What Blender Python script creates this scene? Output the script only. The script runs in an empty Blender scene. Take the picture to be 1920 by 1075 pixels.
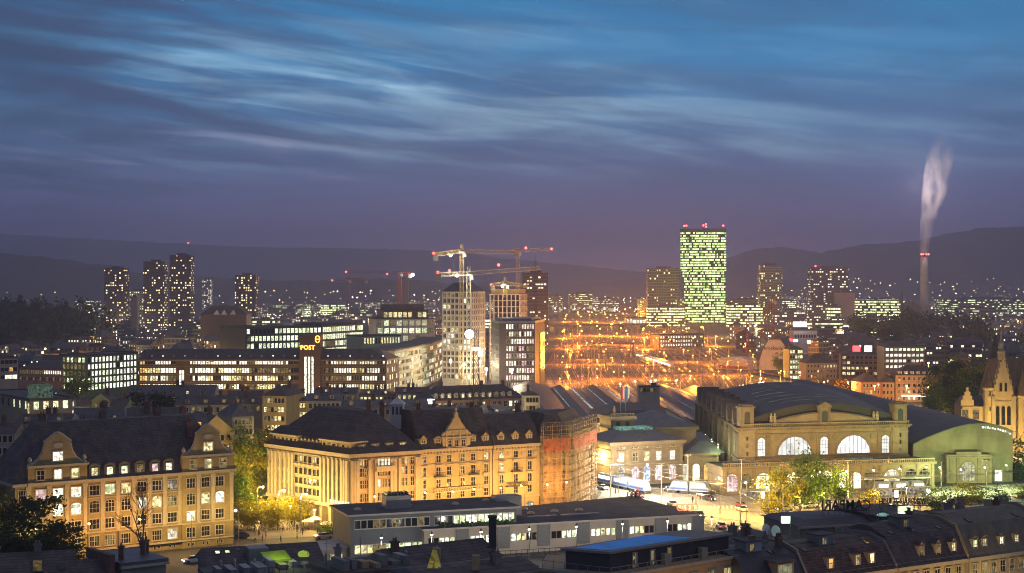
import bpy, math, random
from mathutils import Vector, noise
import numpy as np
C = bpy.context
scene = C.scene
COL = scene.collection
R = math.radians
# ---------------------------------------------------------------- camera, world, sun, exposure
FPX, CAMH, HY = 2950.0, 58.0, 533.0        # focal length in photo pixels, eye height, horizon row
cam = bpy.data.cameras.new('camera'); camo = bpy.data.objects.new('camera', cam); COL.objects.link(camo)
cam.lens = 36*FPX/1920; cam.sensor_width = 36
camo.location = (0, 0, CAMH); camo.rotation_euler = (R(90), 0, 0)
cam.shift_y = (HY-537.5)/1920
cam.clip_start = 1; cam.clip_end = 60000
scene.camera = camo
scene.view_settings.view_transform = 'Standard'; scene.view_settings.look = 'None'
scene.view_settings.exposure = 0.5; scene.view_settings.gamma = 1
cy = scene.cycles
cy.max_bounces = 4; cy.diffuse_bounces = 2; cy.glossy_bounces = 2; cy.transmission_bounces = 2
cy.transparent_max_bounces = 6; cy.volume_bounces = 0
cy.sample_clamp_indirect = 2.0; cy.sample_clamp_direct = 0; cy.use_denoising = True
cy.filter_width = 1.0; cy.use_light_tree = True; cy.caustics_reflective = False; cy.caustics_refractive = False

def NT(m):
    nt = m.node_tree
    return nt, nt.nodes, nt.links
def world():
    w = bpy.data.worlds.new('World'); scene.world = w; w.use_nodes = True
    nt, N, L = NT(w); N.clear()
    def n(t, **k):
        x = N.new(t)
        for a, b in k.items(): setattr(x, a, b)
        return x
    def mth(op, a, b=None, c=None):
        x = n('ShaderNodeMath', operation=op)
        for i, v in enumerate((a, b, c)):
            if v is None: continue
            if isinstance(v, (int, float)): x.inputs[i].default_value = v
            else: L.new(v, x.inputs[i])
        return x.outputs[0]
    tc = n('ShaderNodeTexCoord'); sp = n('ShaderNodeSeparateXYZ'); L.new(tc.outputs['Generated'], sp.inputs[0])
    az = mth('ARCTAN2', sp.outputs[0], sp.outputs[1]); el = sp.outputs[2]
    # dusk gradient of the clear sky by height above the horizon, on top of the sky texture's own twilight
    rp = n('ShaderNodeValToRGB'); cr = rp.color_ramp
    L.new(mth('MULTIPLY_ADD', el, 2.5, 0.25), rp.inputs[0])
    stops = [(0.0, (.05, .042, .07)), (0.235, (.15, .118, .205)), (0.26, (.19, .145, .28)), (.33, (.112, .104, .255)), (.40, (.08, .122, .275)),
             (.50, (.046, .165, .345)), (.60, (.014, .185, .40)), (.71, (.004, .155, .35)), (.82, (.10, .14, .27)), (1, (.20, .19, .255))]
    cr.elements[0].position = stops[0][0]; cr.elements[0].color = (*stops[0][1], 1)
    cr.elements[1].position = stops[-1][0]; cr.elements[1].color = (*stops[-1][1], 1)
    for p, c in stops[1:-1]:
        e = cr.elements.new(p); e.color = (*c, 1)
    # light cloud streaks
    def streak(sx, sy, tilt, seed, det, dist, lo, hi, rough=.55):
        a = mth('MULTIPLY', az, sx)
        b = mth('MULTIPLY', mth('ADD', el, mth('MULTIPLY', az, tilt)), sy)
        cb = n('ShaderNodeCombineXYZ'); L.new(a, cb.inputs[0]); L.new(b, cb.inputs[1]); cb.inputs[2].default_value = seed
        no = n('ShaderNodeTexNoise'); no.inputs['Scale'].default_value = 1; no.inputs['Detail'].default_value = det
        no.inputs['Distortion'].default_value = dist; no.inputs['Roughness'].default_value = rough
        L.new(cb.outputs[0], no.inputs['Vector'])
        mr = n('ShaderNodeMapRange', interpolation_type='SMOOTHSTEP'); L.new(no.outputs[0], mr.inputs[0])
        mr.inputs[1].default_value = lo; mr.inputs[2].default_value = hi
        return mr.outputs[0]
    def mr(v, a, b, c=0, d=1):
        x = n('ShaderNodeMapRange', interpolation_type='SMOOTHSTEP'); L.new(v, x.inputs[0])
        for i, q in enumerate((a, b, c, d)): x.inputs[i+1].default_value = q
        return x.outputs[0]
    def mix(f, a, b, mode='MIX'):
        x = n('ShaderNodeMix', data_type='RGBA', blend_type=mode)
        for s, v in ((0, f), (6, a), (7, b)):
            if isinstance(v, (int, float)): x.inputs[s].default_value = v
            elif isinstance(v, tuple): x.inputs[s].default_value = (*v, 1)
            else: L.new(v, x.inputs[s])
        return x.outputs[2]
    s1 = streak(5.5, 42, .10, 3.1, 6, .5, .43, .70)
    s2 = streak(9, 95, .13, 9.7, 7, .9, .46, .70, .62)
    big = streak(3.0, 14, .08, 5.3, 3, .4, .36, .62)
    # the streaks sit at mid height, denser left of the middle
    band = mth('MULTIPLY', mr(el, .045, .10), mr(el, .20, .12))
    side = mth('MULTIPLY', mr(az, -.36, -.17, .25, 1), mr(az, .33, .0, .35, 1))
    f = mth('MULTIPLY', mth('MULTIPLY', mth('ADD', mth('MULTIPLY', s1, .65), mth('MULTIPLY', s2, .35)), mth('MULTIPLY_ADD', big, .75, .25)), mth('MULTIPLY', band, side))
    col = mix(mth('MULTIPLY', f, 1.0), rp.outputs[0], (.34, .58, .76))
    lowb = streak(7, 75, .11, 21.3, 5, .6, .5, .78)
    f2 = mth('MULTIPLY', mth('MULTIPLY', lowb, mth('MULTIPLY', mr(el, .045, .07), mr(el, .115, .085))), mr(az, .02, -.2, 0, .75))
    col = mix(f2, col, (.42, .40, .58))
    dark = streak(4.5, 30, .10, 14.2, 6, .6, .42, .64)
    f3 = mth('MULTIPLY', mth('MULTIPLY', dark, mr(el, .03, .07)), mr(az, .10, -.30, .38, .95))
    col = mix(f3, col, (.024, .062, .15))
    edge = streak(3.5, 16, .05, 31.0, 4, .5, .28, .62)
    f4 = mth('MULTIPLY', mth('MULTIPLY', edge, mth('ADD', mr(az, -.19, -.33), mr(az, .24, .36, 0, .3))), .8)
    col = mix(f4, col, (.014, .045, .10))
    # corner to the far left is darker, city glow around the middle of the horizon
    glow = mth('MULTIPLY', mth('MULTIPLY', mr(az, -.25, .05), mr(az, .38, .1)), mr(el, .06, .0))
    col = mix(mth('MULTIPLY', glow, .55), col, (.24, .16, .25))
    sky = n('ShaderNodeTexSky', sky_type='NISHITA'); sky.sun_disc = False
    sky.sun_elevation = R(-2); sky.sun_rotation = R(-100)
    skys = n('ShaderNodeVectorMath', operation='SCALE'); L.new(sky.outputs[0], skys.inputs[0]); skys.inputs[3].default_value = .02
    add = n('ShaderNodeVectorMath', operation='ADD'); L.new(col, add.inputs[0]); L.new(skys.outputs[0], add.inputs[1])
    bg = n('ShaderNodeBackground'); L.new(add.outputs[0], bg.inputs[0]); bg.inputs[1].default_value = 1.1
    out = n('ShaderNodeOutputWorld'); L.new(bg.outputs[0], out.inputs[0])
world()
sd = bpy.data.lights.new('sun', 'SUN'); sd.energy = .03; sd.angle = R(20); sd.color = (1, .8, .75)
so = bpy.data.objects.new('sun', sd); COL.objects.link(so); so.rotation_euler = (R(70), 0, R(100))

# ---------------------------------------------------------------- helpers
def P(x, y, Y): return Vector(((x-960)/FPX*Y, Y, CAMH-(y-HY)/FPX*Y))
def G(x, y, z=0.0):
    Y = (CAMH-z)*FPX/(y-HY)
    return Vector(((x-960)/FPX*Y, Y, z))
def PX(x, Y): return (x-960)/FPX*Y
def PZ(y, Y): return CAMH-(y-HY)/FPX*Y

_mats = {}
def mat(name, col, rough=.8, var=.25, scale=.6, metal=0, bump=0, courses=None):
    """surface with uneven tone: two noises over the object's own coordinates"""
    if name in _mats: return _mats[name]
    m = bpy.data.materials.new(name); m.use_nodes = True; nt, N, L = NT(m)
    b = N['Principled BSDF']; b.inputs['Roughness'].default_value = rough; b.inputs['Metallic'].default_value = metal
    if var > 0:
        tc = N.new('ShaderNodeTexCoord')
        n1 = N.new('ShaderNodeTexNoise'); n1.inputs['Scale'].default_value = scale; n1.inputs['Detail'].default_value = 6
        mp = N.new('ShaderNodeMapping'); mp.inputs['Scale'].default_value = (1, 1, .45)
        L.new(tc.outputs['Object'], mp.inputs[0]); L.new(mp.outputs[0], n1.inputs['Vector'])
        mr = N.new('ShaderNodeMapRange'); L.new(n1.outputs[0], mr.inputs[0])
        mr.inputs[1].default_value = .3; mr.inputs[2].default_value = .7; mr.inputs[3].default_value = 1-var; mr.inputs[4].default_value = 1+var*.6
        vm = N.new('ShaderNodeVectorMath'); vm.operation = 'SCALE'; vm.inputs[0].default_value = col; L.new(mr.outputs[0], vm.inputs[3])
        cout = vm.outputs[0]
        if courses:   # horizontal joints or tile courses, each course a little different in tone
            s3 = N.new('ShaderNodeSeparateXYZ'); L.new(tc.outputs['Object'], s3.inputs[0])
            def mth(op, a, c=None):
                x = N.new('ShaderNodeMath'); x.operation = op
                for i, v in enumerate((a, c)):
                    if v is None: continue
                    if isinstance(v, (int, float)): x.inputs[i].default_value = v
                    else: L.new(v, x.inputs[i])
                return x.outputs[0]
            r = mth('DIVIDE', mth('ADD', s3.outputs[2], 200.0), courses[0]); fr_ = mth('FRACT', r)
            jn = mth('MULTIPLY', mth('LESS_THAN', fr_, courses[2]), courses[1])
            cb = N.new('ShaderNodeCombineXYZ'); L.new(mth('FLOOR', r), cb.inputs[2]); L.new(mth('FLOOR', mth('ADD', mth('MULTIPLY', mth('ADD', s3.outputs[0], s3.outputs[1]), .9/courses[0]*.5), mth('MULTIPLY', mth('FLOOR', r), .5))), cb.inputs[0])
            wn = N.new('ShaderNodeTexWhiteNoise'); L.new(cb.outputs[0], wn.inputs['Vector'])
            f = mth('SUBTRACT', mth('ADD', mth('MULTIPLY', wn.outputs['Value'], courses[3]), 1-courses[3]*.5), jn)
            v2 = N.new('ShaderNodeVectorMath'); v2.operation = 'SCALE'; L.new(cout, v2.inputs[0]); L.new(f, v2.inputs[3]); cout = v2.outputs[0]
        L.new(cout, b.inputs['Base Color'])
        if bump:
            bp = N.new('ShaderNodeBump'); bp.inputs['Strength'].default_value = bump; bp.inputs['Distance'].default_value = .1
            n2 = N.new('ShaderNodeTexNoise'); n2.inputs['Scale'].default_value = scale*8; L.new(tc.outputs['Object'], n2.inputs['Vector'])
            L.new(n2.outputs[0], bp.inputs['Height']); L.new(bp.outputs[0], b.inputs['Normal'])
    else:
        b.inputs['Base Color'].default_value = (*col, 1)
    _mats[name] = m; return m
def emat(name, col, s, sample=False):
    if name in _mats: return _mats[name]
    m = bpy.data.materials.new(name); m.use_nodes = True; nt, N, L = NT(m)
    N.clear(); e = N.new('ShaderNodeEmission'); e.inputs[0].default_value = (*col, 1); e.inputs[1].default_value = s
    o = N.new('ShaderNodeOutputMaterial'); L.new(e.outputs[0], o.inputs[0])
    m.cycles.emission_sampling = 'AUTO' if sample else 'NONE'
    _mats[name] = m; return m
def litmat(name, col, col2, s, lo=.35, scale=1.6):
    """a lit room seen through glass: brightness differs per window, furniture and blinds as blocks of tone"""
    if name in _mats: return _mats[name]
    m = bpy.data.materials.new(name); m.use_nodes = True; nt, N, L = NT(m); N.clear()
    oi = N.new('ShaderNodeObjectInfo'); tc = N.new('ShaderNodeTexCoord')
    ad = N.new('ShaderNodeVectorMath'); ad.operation = 'ADD'; L.new(tc.outputs['Object'], ad.inputs[0])
    mu = N.new('ShaderNodeVectorMath'); mu.operation = 'SCALE'; mu.inputs[0].default_value = (31, 17, 53); L.new(oi.outputs['Random'], mu.inputs[3])
    L.new(mu.outputs[0], ad.inputs[1])
    vo = N.new('ShaderNodeTexVoronoi'); vo.distance = 'CHEBYCHEV'; vo.inputs['Scale'].default_value = scale; L.new(ad.outputs[0], vo.inputs['Vector'])
    sx = N.new('ShaderNodeSeparateColor'); L.new(vo.outputs['Color'], sx.inputs[0])
    mr = N.new('ShaderNodeMapRange'); L.new(sx.outputs[0], mr.inputs[0]); mr.inputs[3].default_value = lo; mr.inputs[4].default_value = 1.15
    m2 = N.new('ShaderNodeMapRange'); L.new(oi.outputs['Random'], m2.inputs[0]); m2.inputs[3].default_value = .45; m2.inputs[4].default_value = 1.25
    mm = N.new('ShaderNodeMath'); mm.operation = 'MULTIPLY'; L.new(mr.outputs[0], mm.inputs[0]); L.new(m2.outputs[0], mm.inputs[1])
    m3 = N.new('ShaderNodeMath'); m3.operation = 'MULTIPLY'; L.new(mm.outputs[0], m3.inputs[0]); m3.inputs[1].default_value = s
    cx = N.new('ShaderNodeMix'); cx.data_type = 'RGBA'; L.new(sx.outputs[1], cx.inputs[0]); cx.inputs[6].default_value = (*col, 1); cx.inputs[7].default_value = (*col2, 1)
    e = N.new('ShaderNodeEmission'); L.new(cx.outputs[2], e.inputs[0]); L.new(m3.outputs[0], e.inputs[1])
    o = N.new('ShaderNodeOutputMaterial'); L.new(e.outputs[0], o.inputs[0]); m.cycles.emission_sampling = 'NONE'
    _mats[name] = m; return m
def gridmat(name, wall, sx, sz, ww, wh, p, lit, s, dark=(.012, .014, .02), rowp=.5, z0=0, lit2=None):
    """wall with a grid of windows too far off to be parts; each pane lit or dark by chance, whole storeys more or less busy"""
    if name in _mats: return _mats[name]
    m = bpy.data.materials.new(name); m.use_nodes = True; nt, N, L = NT(m)
    b = N['Principled BSDF']; b.inputs['Roughness'].default_value = .6
    def mth(op, a, c=None):
        x = N.new('ShaderNodeMath'); x.operation = op
        for i, v in enumerate((a, c)):
            if v is None: continue
            if isinstance(v, (int, float)): x.inputs[i].default_value = v
            else: L.new(v, x.inputs[i])
        return x.outputs[0]
    tc = N.new('ShaderNodeTexCoord'); s3 = N.new('ShaderNodeSeparateXYZ'); L.new(tc.outputs['Object'], s3.inputs[0])
    nr = N.new('ShaderNodeSeparateXYZ'); L.new(tc.outputs['Normal'], nr.inputs[0])
    ny = mth('GREATER_THAN', mth('ABSOLUTE', nr.outputs[1]), .7)
    hz = mth('LESS_THAN', mth('ABSOLUTE', nr.outputs[2]), .5)
    mx = N.new('ShaderNodeMix'); L.new(ny, mx.inputs[0]); L.new(s3.outputs[1], mx.inputs[2]); L.new(s3.outputs[0], mx.inputs[3])
    u = mth('DIVIDE', mth('ADD', mx.outputs[0], 500.0*sx), sx); v = mth('DIVIDE', mth('SUBTRACT', s3.outputs[2], z0), sz)
    fu = mth('FRACT', u); fv = mth('FRACT', v)
    mu = mth('LESS_THAN', mth('ABSOLUTE', mth('SUBTRACT', fu, .5)), ww/2)
    mv = mth('LESS_THAN', mth('ABSOLUTE', mth('SUBTRACT', fv, .5)), wh/2)
    mask = mth('MULTIPLY', mth('MULTIPLY', mu, mv), hz)
    oi = N.new('ShaderNodeObjectInfo')
    cb = N.new('ShaderNodeCombineXYZ'); L.new(mth('FLOOR', u), cb.inputs[0]); L.new(mth('FLOOR', v), cb.inputs[1])
    L.new(mth('ADD', mth('MULTIPLY', oi.outputs['Random'], 97.0), mth('MULTIPLY', ny, 13.0)), cb.inputs[2])
    wn = N.new('ShaderNodeTexWhiteNoise'); L.new(cb.outputs[0], wn.inputs['Vector'])
    sc = N.new('ShaderNodeSeparateColor'); L.new(wn.outputs['Color'], sc.inputs[0])
    cb2 = N.new('ShaderNodeCombineXYZ'); L.new(mth('FLOOR', v), cb2.inputs[1]); L.new(mth('MULTIPLY', mth('FLOOR', u), .23), cb2.inputs[0]); L.new(mth('MULTIPLY', oi.outputs['Random'], 41.0), cb2.inputs[2])
    n2 = N.new('ShaderNodeTexNoise'); n2.inputs['Scale'].default_value = .9; L.new(cb2.outputs[0], n2.inputs['Vector'])
    thr = mth('ADD', p, mth('MULTIPLY', mth('SUBTRACT', n2.outputs[0], .5), rowp*2))
    on = mth('MULTIPLY', mth('LESS_THAN', sc.outputs[0], thr), mask)
    st = mth('MULTIPLY', on, mth('MULTIPLY', mth('ADD', mth('MULTIPLY', sc.outputs[1], .9), .3), s))
    sl = N.new('ShaderNodeMapRange'); L.new(mth('GREATER_THAN', mth('ABSOLUTE', mth('SUBTRACT', fv, .5)), .42), sl.inputs[0]); sl.inputs[3].default_value = .8; sl.inputs[4].default_value = 1.9
    wv = N.new('ShaderNodeVectorMath'); wv.operation = 'SCALE'; wv.inputs[0].default_value = wall; L.new(sl.outputs[0], wv.inputs[3])
    cm = N.new('ShaderNodeMix'); cm.data_type = 'RGBA'; L.new(mask, cm.inputs[0]); L.new(wv.outputs[0], cm.inputs[6]); cm.inputs[7].default_value = (*dark, 1)
    L.new(cm.outputs[2], b.inputs['Base Color'])
    lc = N.new('ShaderNodeMix'); lc.data_type = 'RGBA'; L.new(sc.outputs[2], lc.inputs[0]); lc.inputs[6].default_value = (*lit, 1); lc.inputs[7].default_value = (*(lit2 or lit), 1)
    L.new(lc.outputs[2], b.inputs['Emission Color']); L.new(st, b.inputs['Emission Strength'])
    rg = N.new('ShaderNodeMix'); L.new(mask, rg.inputs[0]); rg.inputs[2].default_value = .8; rg.inputs[3].default_value = .25; L.new(rg.outputs[0], b.inputs['Roughness'])
    m.cycles.emission_sampling = 'NONE'
    _mats[name] = m; return m
def glass(name='dark_glass', col=(.015, .017, .022), rough=.12):
    if name in _mats: return _mats[name]
    m = mat(name, col, rough, 0); return m

def inset(pts, d):
    """inset a convex counter-clockwise outline by d"""
    n = len(pts); out = []
    for i in range(n):
        p0, p1, p2 = Vector(pts[i-1][:2]), Vector(pts[i][:2]), Vector(pts[(i+1) % n][:2])
        e1 = (p1-p0).normalized(); e2 = (p2-p1).normalized()
        n1 = Vector((-e1.y, e1.x)); n2 = Vector((-e2.y, e2.x))
        k = 1+n1.dot(n2)
        out.append(p1+(n1+n2)*(d/max(k, .2)))
    return out
class Fr:
    """a wall plane from A to B (left to right seen from outside): a along it, h up, d outward"""
    def __init__(s, A, B, z=0):
        s.A = Vector((A[0], A[1])); B = Vector((B[0], B[1])); s.B = B; s.u = (B-s.A).normalized(); s.n = Vector((s.u.y, -s.u.x)); s.L = (B-s.A).length; s.z = z
        s.rot = math.atan2(s.u.y, s.u.x)
    def pt(s, a, h, d=0):
        q = s.A+s.u*a+s.n*d
        return Vector((q.x, q.y, s.z+h))
    def a(s, px):
        k = (px-960)/FPX
        return (k*s.A.y-s.A.x)/(s.u.x-k*s.u.y)
    def h(s, px, py):
        Y = s.A.y+s.u.y*s.a(px)
        return CAMH-(py-HY)/FPX*Y-s.z
class MB:
    def __init__(s): s.v = []; s.f = []; s.m = []; s.sm = False
    def add(s, vs, fs, m=0):
        k = len(s.v); s.v += [tuple(q) for q in vs]
        for f in fs: s.f.append(tuple(i+k for i in f)); s.m.append(m)
    def hexa(s, q, m=0):   # 8 points: bottom 4 ccw, top 4 ccw
        s.add(q, [(3, 2, 1, 0), (4, 5, 6, 7), (0, 1, 5, 4), (1, 2, 6, 5), (2, 3, 7, 6), (3, 0, 4, 7)], m)
    def box(s, x0, y0, z0, x1, y1, z1, m=0):
        s.hexa([(x0, y0, z0), (x1, y0, z0), (x1, y1, z0), (x0, y1, z0), (x0, y0, z1), (x1, y0, z1), (x1, y1, z1), (x0, y1, z1)], m)
    def fbox(s, fr, a0, a1, h0, h1, d0, d1, m=0):
        if d0 < d1: d0, d1 = d1, d0     # d0 is the outer face
        p = fr.pt
        s.hexa([p(a0, h0, d0), p(a1, h0, d0), p(a1, h0, d1), p(a0, h0, d1), p(a0, h1, d0), p(a1, h1, d0), p(a1, h1, d1), p(a0, h1, d1)], m)
    def fpoly(s, fr, pts, d0, d1, m=0):
        """outline in the wall plane (ccw seen from outside), extruded from d1 (inner) to d0 (outer)"""
        if d0 < d1: d0, d1 = d1, d0
        n = len(pts); vs = [fr.pt(a, h, d0) for a, h in pts]+[fr.pt(a, h, d1) for a, h in pts]
        s.add(vs, [tuple(range(n)), tuple(range(2*n-1, n-1, -1))]+[(i, i+n, (i+1) % n+n, (i+1) % n) for i in range(n)], m)
    def prism(s, pts, z0, z1, m=0, mt=None):
        n = len(pts); vs = [(p[0], p[1], z0) for p in pts]+[(p[0], p[1], z1) for p in pts]
        s.add(vs, [(i, (i+1) % n, (i+1) % n+n, i+n) for i in range(n)], m)
        s.add([vs[i+n] for i in range(n)], [tuple(range(n))], m if mt is None else mt)
    def frustum(s, b, z0, t, z1, m=0, cap=True, mt=None):
        n = len(b); vs = [(p[0], p[1], z0) for p in b]+[(p[0], p[1], z1) for p in t]
        s.add(vs, [(i, (i+1) % n, (i+1) % n+n, i+n) for i in range(n)], m)
        if cap: s.add([vs[i+n] for i in range(n)], [tuple(range(n))], m if mt is None else mt)
    def ring(s, b, z0, z1, out, m=0):
        """a moulding running round a convex outline"""
        o = inset(b, -out); n = len(b)
        vs = [(p[0], p[1], z0) for p in b]+[(p[0], p[1], z0) for p in o]+[(p[0], p[1], z1) for p in o]+[(p[0], p[1], z1) for p in b]
        fs = []
        for i in range(n):
            j = (i+1) % n
            fs += [(i, i+n, j+n, j), (i+n, i+2*n, j+2*n, j+n), (i+2*n, i+3*n, j+3*n, j+2*n)]
        s.add(vs, [f[::-1] for f in fs], m)
    def gable(s, pts4, z0, z1, m=0, mg=None, over=.3):
        """pitched roof over a quad: ridge parallel to edge 0-1"""
        p = [Vector(q[:2]) for q in pts4]
        r0 = (p[0]+p[3])/2; r1 = (p[1]+p[2])/2; e = (r1-r0).normalized()
        b = [Vector((q.x, q.y, z0)) for q in p]; r0 = Vector((r0.x, r0.y, z1)); r1 = Vector((r1.x, r1.y, z1))
        s.add(b+[r0, r1], [(0, 1, 5, 4), (2, 3, 4, 5)], m)
        s.add(b+[r0, r1], [(3, 0, 4), (1, 2, 5)], m if mg is None else mg)
    def tube(s, a, b, r0, r1=None, n=6, m=0):
        r1 = r0 if r1 is None else r1
        a = Vector(a); b = Vector(b); d = (b-a).normalized()
        x = d.cross(Vector((0, 0, 1)) if abs(d.z) < .9 else Vector((1, 0, 0))).normalized(); y = d.cross(x)
        vs = [a+(x*math.cos(t)+y*math.sin(t))*r0 for t in [2*math.pi*i/n for i in range(n)]]+[b+(x*math.cos(t)+y*math.sin(t))*r1 for t in [2*math.pi*i/n for i in range(n)]]
        s.add(vs, [(i, (i+1) % n, (i+1) % n+n, i+n)[::-1] for i in range(n)]+[tuple(range(n)), tuple(range(2*n-1, n-1, -1))], m)
    def lathe(s, c, prof, n=12, m=0):
        """prof: list of (radius, z) bottom to top about a vertical axis at c"""
        vs = []
        for r, z in prof: vs += [(c[0]+r*math.cos(2*math.pi*i/n), c[1]+r*math.sin(2*math.pi*i/n), c[2]+z) for i in range(n)]
        fs = []
        for k in range(len(prof)-1): fs += [(k*n+i, k*n+(i+1) % n, (k+1)*n+(i+1) % n, (k+1)*n+i) for i in range(n)]
        fs += [tuple(range(n-1, -1, -1)), tuple(range((len(prof)-1)*n, len(prof)*n))]
        s.add(vs, fs, m)
    def pieces(s, gap=.04):
        """split into connected pieces; pieces whose boxes touch stay together"""
        par = list(range(len(s.v)))
        def fd(i):
            while par[i] != i: par[i] = par[par[i]]; i = par[i]
            return i
        for f in s.f:
            for i in f[1:]:
                a, b = fd(f[0]), fd(i)
                if a != b: par[b] = a
        isl = {}
        for i in range(len(s.v)): isl.setdefault(fd(i), []).append(i)
        V = np.array(s.v); ks = list(isl); lo = np.array([V[isl[k]].min(0) for k in ks])-gap; hi = np.array([V[isl[k]].max(0) for k in ks])+gap
        g = list(range(len(ks)))
        def fg(i):
            while g[i] != i: i = g[i]
            return i
        for i in range(len(ks)):
            hit = np.nonzero(np.all((lo[i] <= hi) & (lo <= hi[i]), axis=1))[0]
            for j in hit:
                a, b = fg(i), fg(j)
                if a != b: g[b] = a
        gi = {ks[i]: fg(i) for i in range(len(ks))}; out = {}
        for f, m in zip(s.f, s.m):
            q = out.setdefault(gi[fd(f[0])], MB()); q.add([s.v[i] for i in f], [tuple(range(len(f)))], m)
        return list(out.values())
    def mesh(s, name, mats, org=(0, 0, 0)):
        me = bpy.data.meshes.new(name); o = Vector(org)
        me.from_pydata([(v[0]-o.x, v[1]-o.y, v[2]-o.z) for v in s.v], [], s.f)
        for m in (mats if isinstance(mats, (list, tuple)) else [mats]): me.materials.append(m)
        me.polygons.foreach_set('material_index', s.m)
        if s.sm: me.polygons.foreach_set('use_smooth', [True]*len(s.f))
        me.update(); return me
EACH = {'pilaster', 'cornice', 'downpipe', 'coping', 'arcade_pier', 'rosette', 'bay_corbel', 'window_sill', 'column', 'skylight', 'roof_vent', 'awning', 'statue', 'antenna', 'warning_light', 'roof_unit', 'balcony', 'window_band', 'post'}
def tag(o, label=None, cat=None, group=None, kind=None):
    if label: o['label'] = label
    if cat: o['category'] = cat
    if group: o['group'] = group
    if kind: o['kind'] = kind
    return o
def link(name, me, parent=None, loc=(0, 0, 0), rot=0):
    o = bpy.data.objects.new(name, me); COL.objects.link(o); o.location = loc; o.rotation_euler = (0, 0, rot)
    if parent: o.parent = parent
    return o
def struct(name, mb, mats, kind='structure'):
    return tag(link(name, mb.mesh(name, mats)), kind=kind)
class Thing:
    def __init__(s, name, label, cat, loc, group=None):
        s.org = Vector((loc[0], loc[1], loc[2] if len(loc) > 2 else 0))
        s.root = link(name, None, None, s.org); tag(s.root, label, cat, group); s.root.empty_display_size = .5
    def part(s, name, mb, mats, parent=None):
        if name in EACH:
            ps = mb.pieces()
            if len(ps) > 1: return [link(name, q.mesh(name, mats, s.org), parent or s.root) for q in ps][0]
        o = link(name, mb.mesh(name, mats, s.org), parent or s.root); return o
    def at(s, name, me, fr, a, h, d=0, parent=None):
        return link(name, me, parent or s.root, fr.pt(a, h, d)-s.org, fr.rot)
def solo(name, mb, mats, label, cat, loc, group=None):
    """a thing that is one mesh, its origin at its base"""
    o = link(name, mb.mesh(name, mats, loc), None, loc); return tag(o, label, cat, group)

# pane and frame materials
LIT = {
 'w': litmat('lit_white', (1, .95, .68), (1, 1, .84), 1.75, .22),
 'y': litmat('lit_yellow', (1, .78, .30), (1, .92, .52), 1.25, .12),
 'o': litmat('lit_orange', (1, .45, .10), (1, .66, .22), 1.2, .2),
 'g': litmat('lit_greenish', (.80, 1, .45), (.95, 1, .72), 1.5, .12),
 'd': litmat('lit_dim', (.9, .62, .22), (.5, .42, .18), .32, .05),
 'b': litmat('lit_blue', (.25, .45, 1), (.9, .95, 1), 2.0, .2),
 'p': litmat('lit_pink', (1, .55, .6), (1, .8, .75), 1.3, .2),
 'k': glass(),
}
_wm = {}
def win(w, h, kind='k', nx=2, nz=2, arch=0, trim=.18, frame=None, trimm=None, ped=None, sill=True, bars=.07, blind=0):
    """window mesh, origin at the middle of its foot, facing -y: trim 0, frame 1, pane 2"""
    frame = frame or FRAME_W; trimm = trimm or TRIM
    key = (w, h, kind, nx, nz, arch, trim, frame.name, trimm.name, ped, sill, bars)
    if key in _wm: return _wm[key]
    mb = MB(); f = Fr((0, 0), (1, 0)); ARC = 8
    def outline(o, foot=0):
        pts = [(-w/2-o, -foot), (w/2+o, -foot)]
        if arch:
            r = w/2+o; k = arch
            hh = h-w/2*k
            pts += [(r*math.cos(math.pi*i/ARC), hh+r*k*math.sin(math.pi*i/ARC) if k == 1 else hh+(w/2*k+o)*math.sin(math.pi*i/ARC)) for i in range(ARC+1)]
        else: pts += [(w/2+o, h+o), (-w/2-o, h+o)]
        return pts
    if trim > 0:
        a, b = outline(0), outline(trim); n = len(a)
        vs = [f.pt(q[0], q[1], .14) for q in a]+[f.pt(q[0], q[1], .14) for q in b]+[f.pt(q[0], q[1], 0) for q in a]+[f.pt(q[0], q[1], 0) for q in b]
        fs = []
        for i in range(1, n):
            j = (i+1) % n
            fs += [(i, i+n, j+n, j), (i+n, i+3*n, j+3*n, j+n), (i+2*n, i, j, j+2*n)]
        mb.add(vs, fs, 0)
        if sill: mb.fbox(f, -w/2-trim-.08, w/2+trim+.08, -.16, 0, 0, .26, 0)
        t = h+trim
        if ped == 'flat': mb.fbox(f, -w/2-trim-.2, w/2+trim+.2, t+.12, t+.36, 0, .4, 0)
        if ped == 'tri': mb.fpoly(f, [(-w/2-trim-.25, t+.1), (w/2+trim+.25, t+.1), (0, t+.85)], .4, 0, 0)
        if ped == 'seg': mb.fpoly(f, [(-w/2-trim-.2, t+.1)]+[((w/2+trim+.2)*math.cos(math.pi*i/8), t+.15+.5*math.sin(math.pi*i/8)) for i in range(9)], .38, 0, 0)
    mb.fpoly(f, outline(0), .02, 0, 2)
    ht = h
    for i in range(nx+1):
        x = -w/2+w*i/nx; x0 = min(max(x-bars/2, -w/2), w/2-bars)
        top = ht
        if arch:
            xm = min(abs(x0+bars/2)/(w/2), .999); top = h-w/2*arch+w/2*arch*math.sqrt(1-xm*xm)
        if nx: mb.fbox(f, x0, x0+bars, 0, top, .02, .06, 1)
    for i in range(nz+1):
        z = h*i/nz if not arch else (h-w/2*arch)*i/max(nz, 1)
        z0 = min(max(z-bars/2, 0), h-bars)
        mb.fbox(f, -w/2, w/2, z0, z0+bars, .02, .055, 1)
    me = mb.mesh('window', [trimm, frame, LIT[kind]]); _wm[key] = me
    return me
FRAME_W = mat('frame_white', (.55, .52, .45), .5, 0); FRAME_D = mat('frame_dark', (.05, .05, .05), .5, 0); FRAME_B = mat('frame_brown', (.16, .09, .05), .6, 0)
TRIM = mat('sandstone_trim', (.42, .36, .26), .85, .15, 2)
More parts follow.
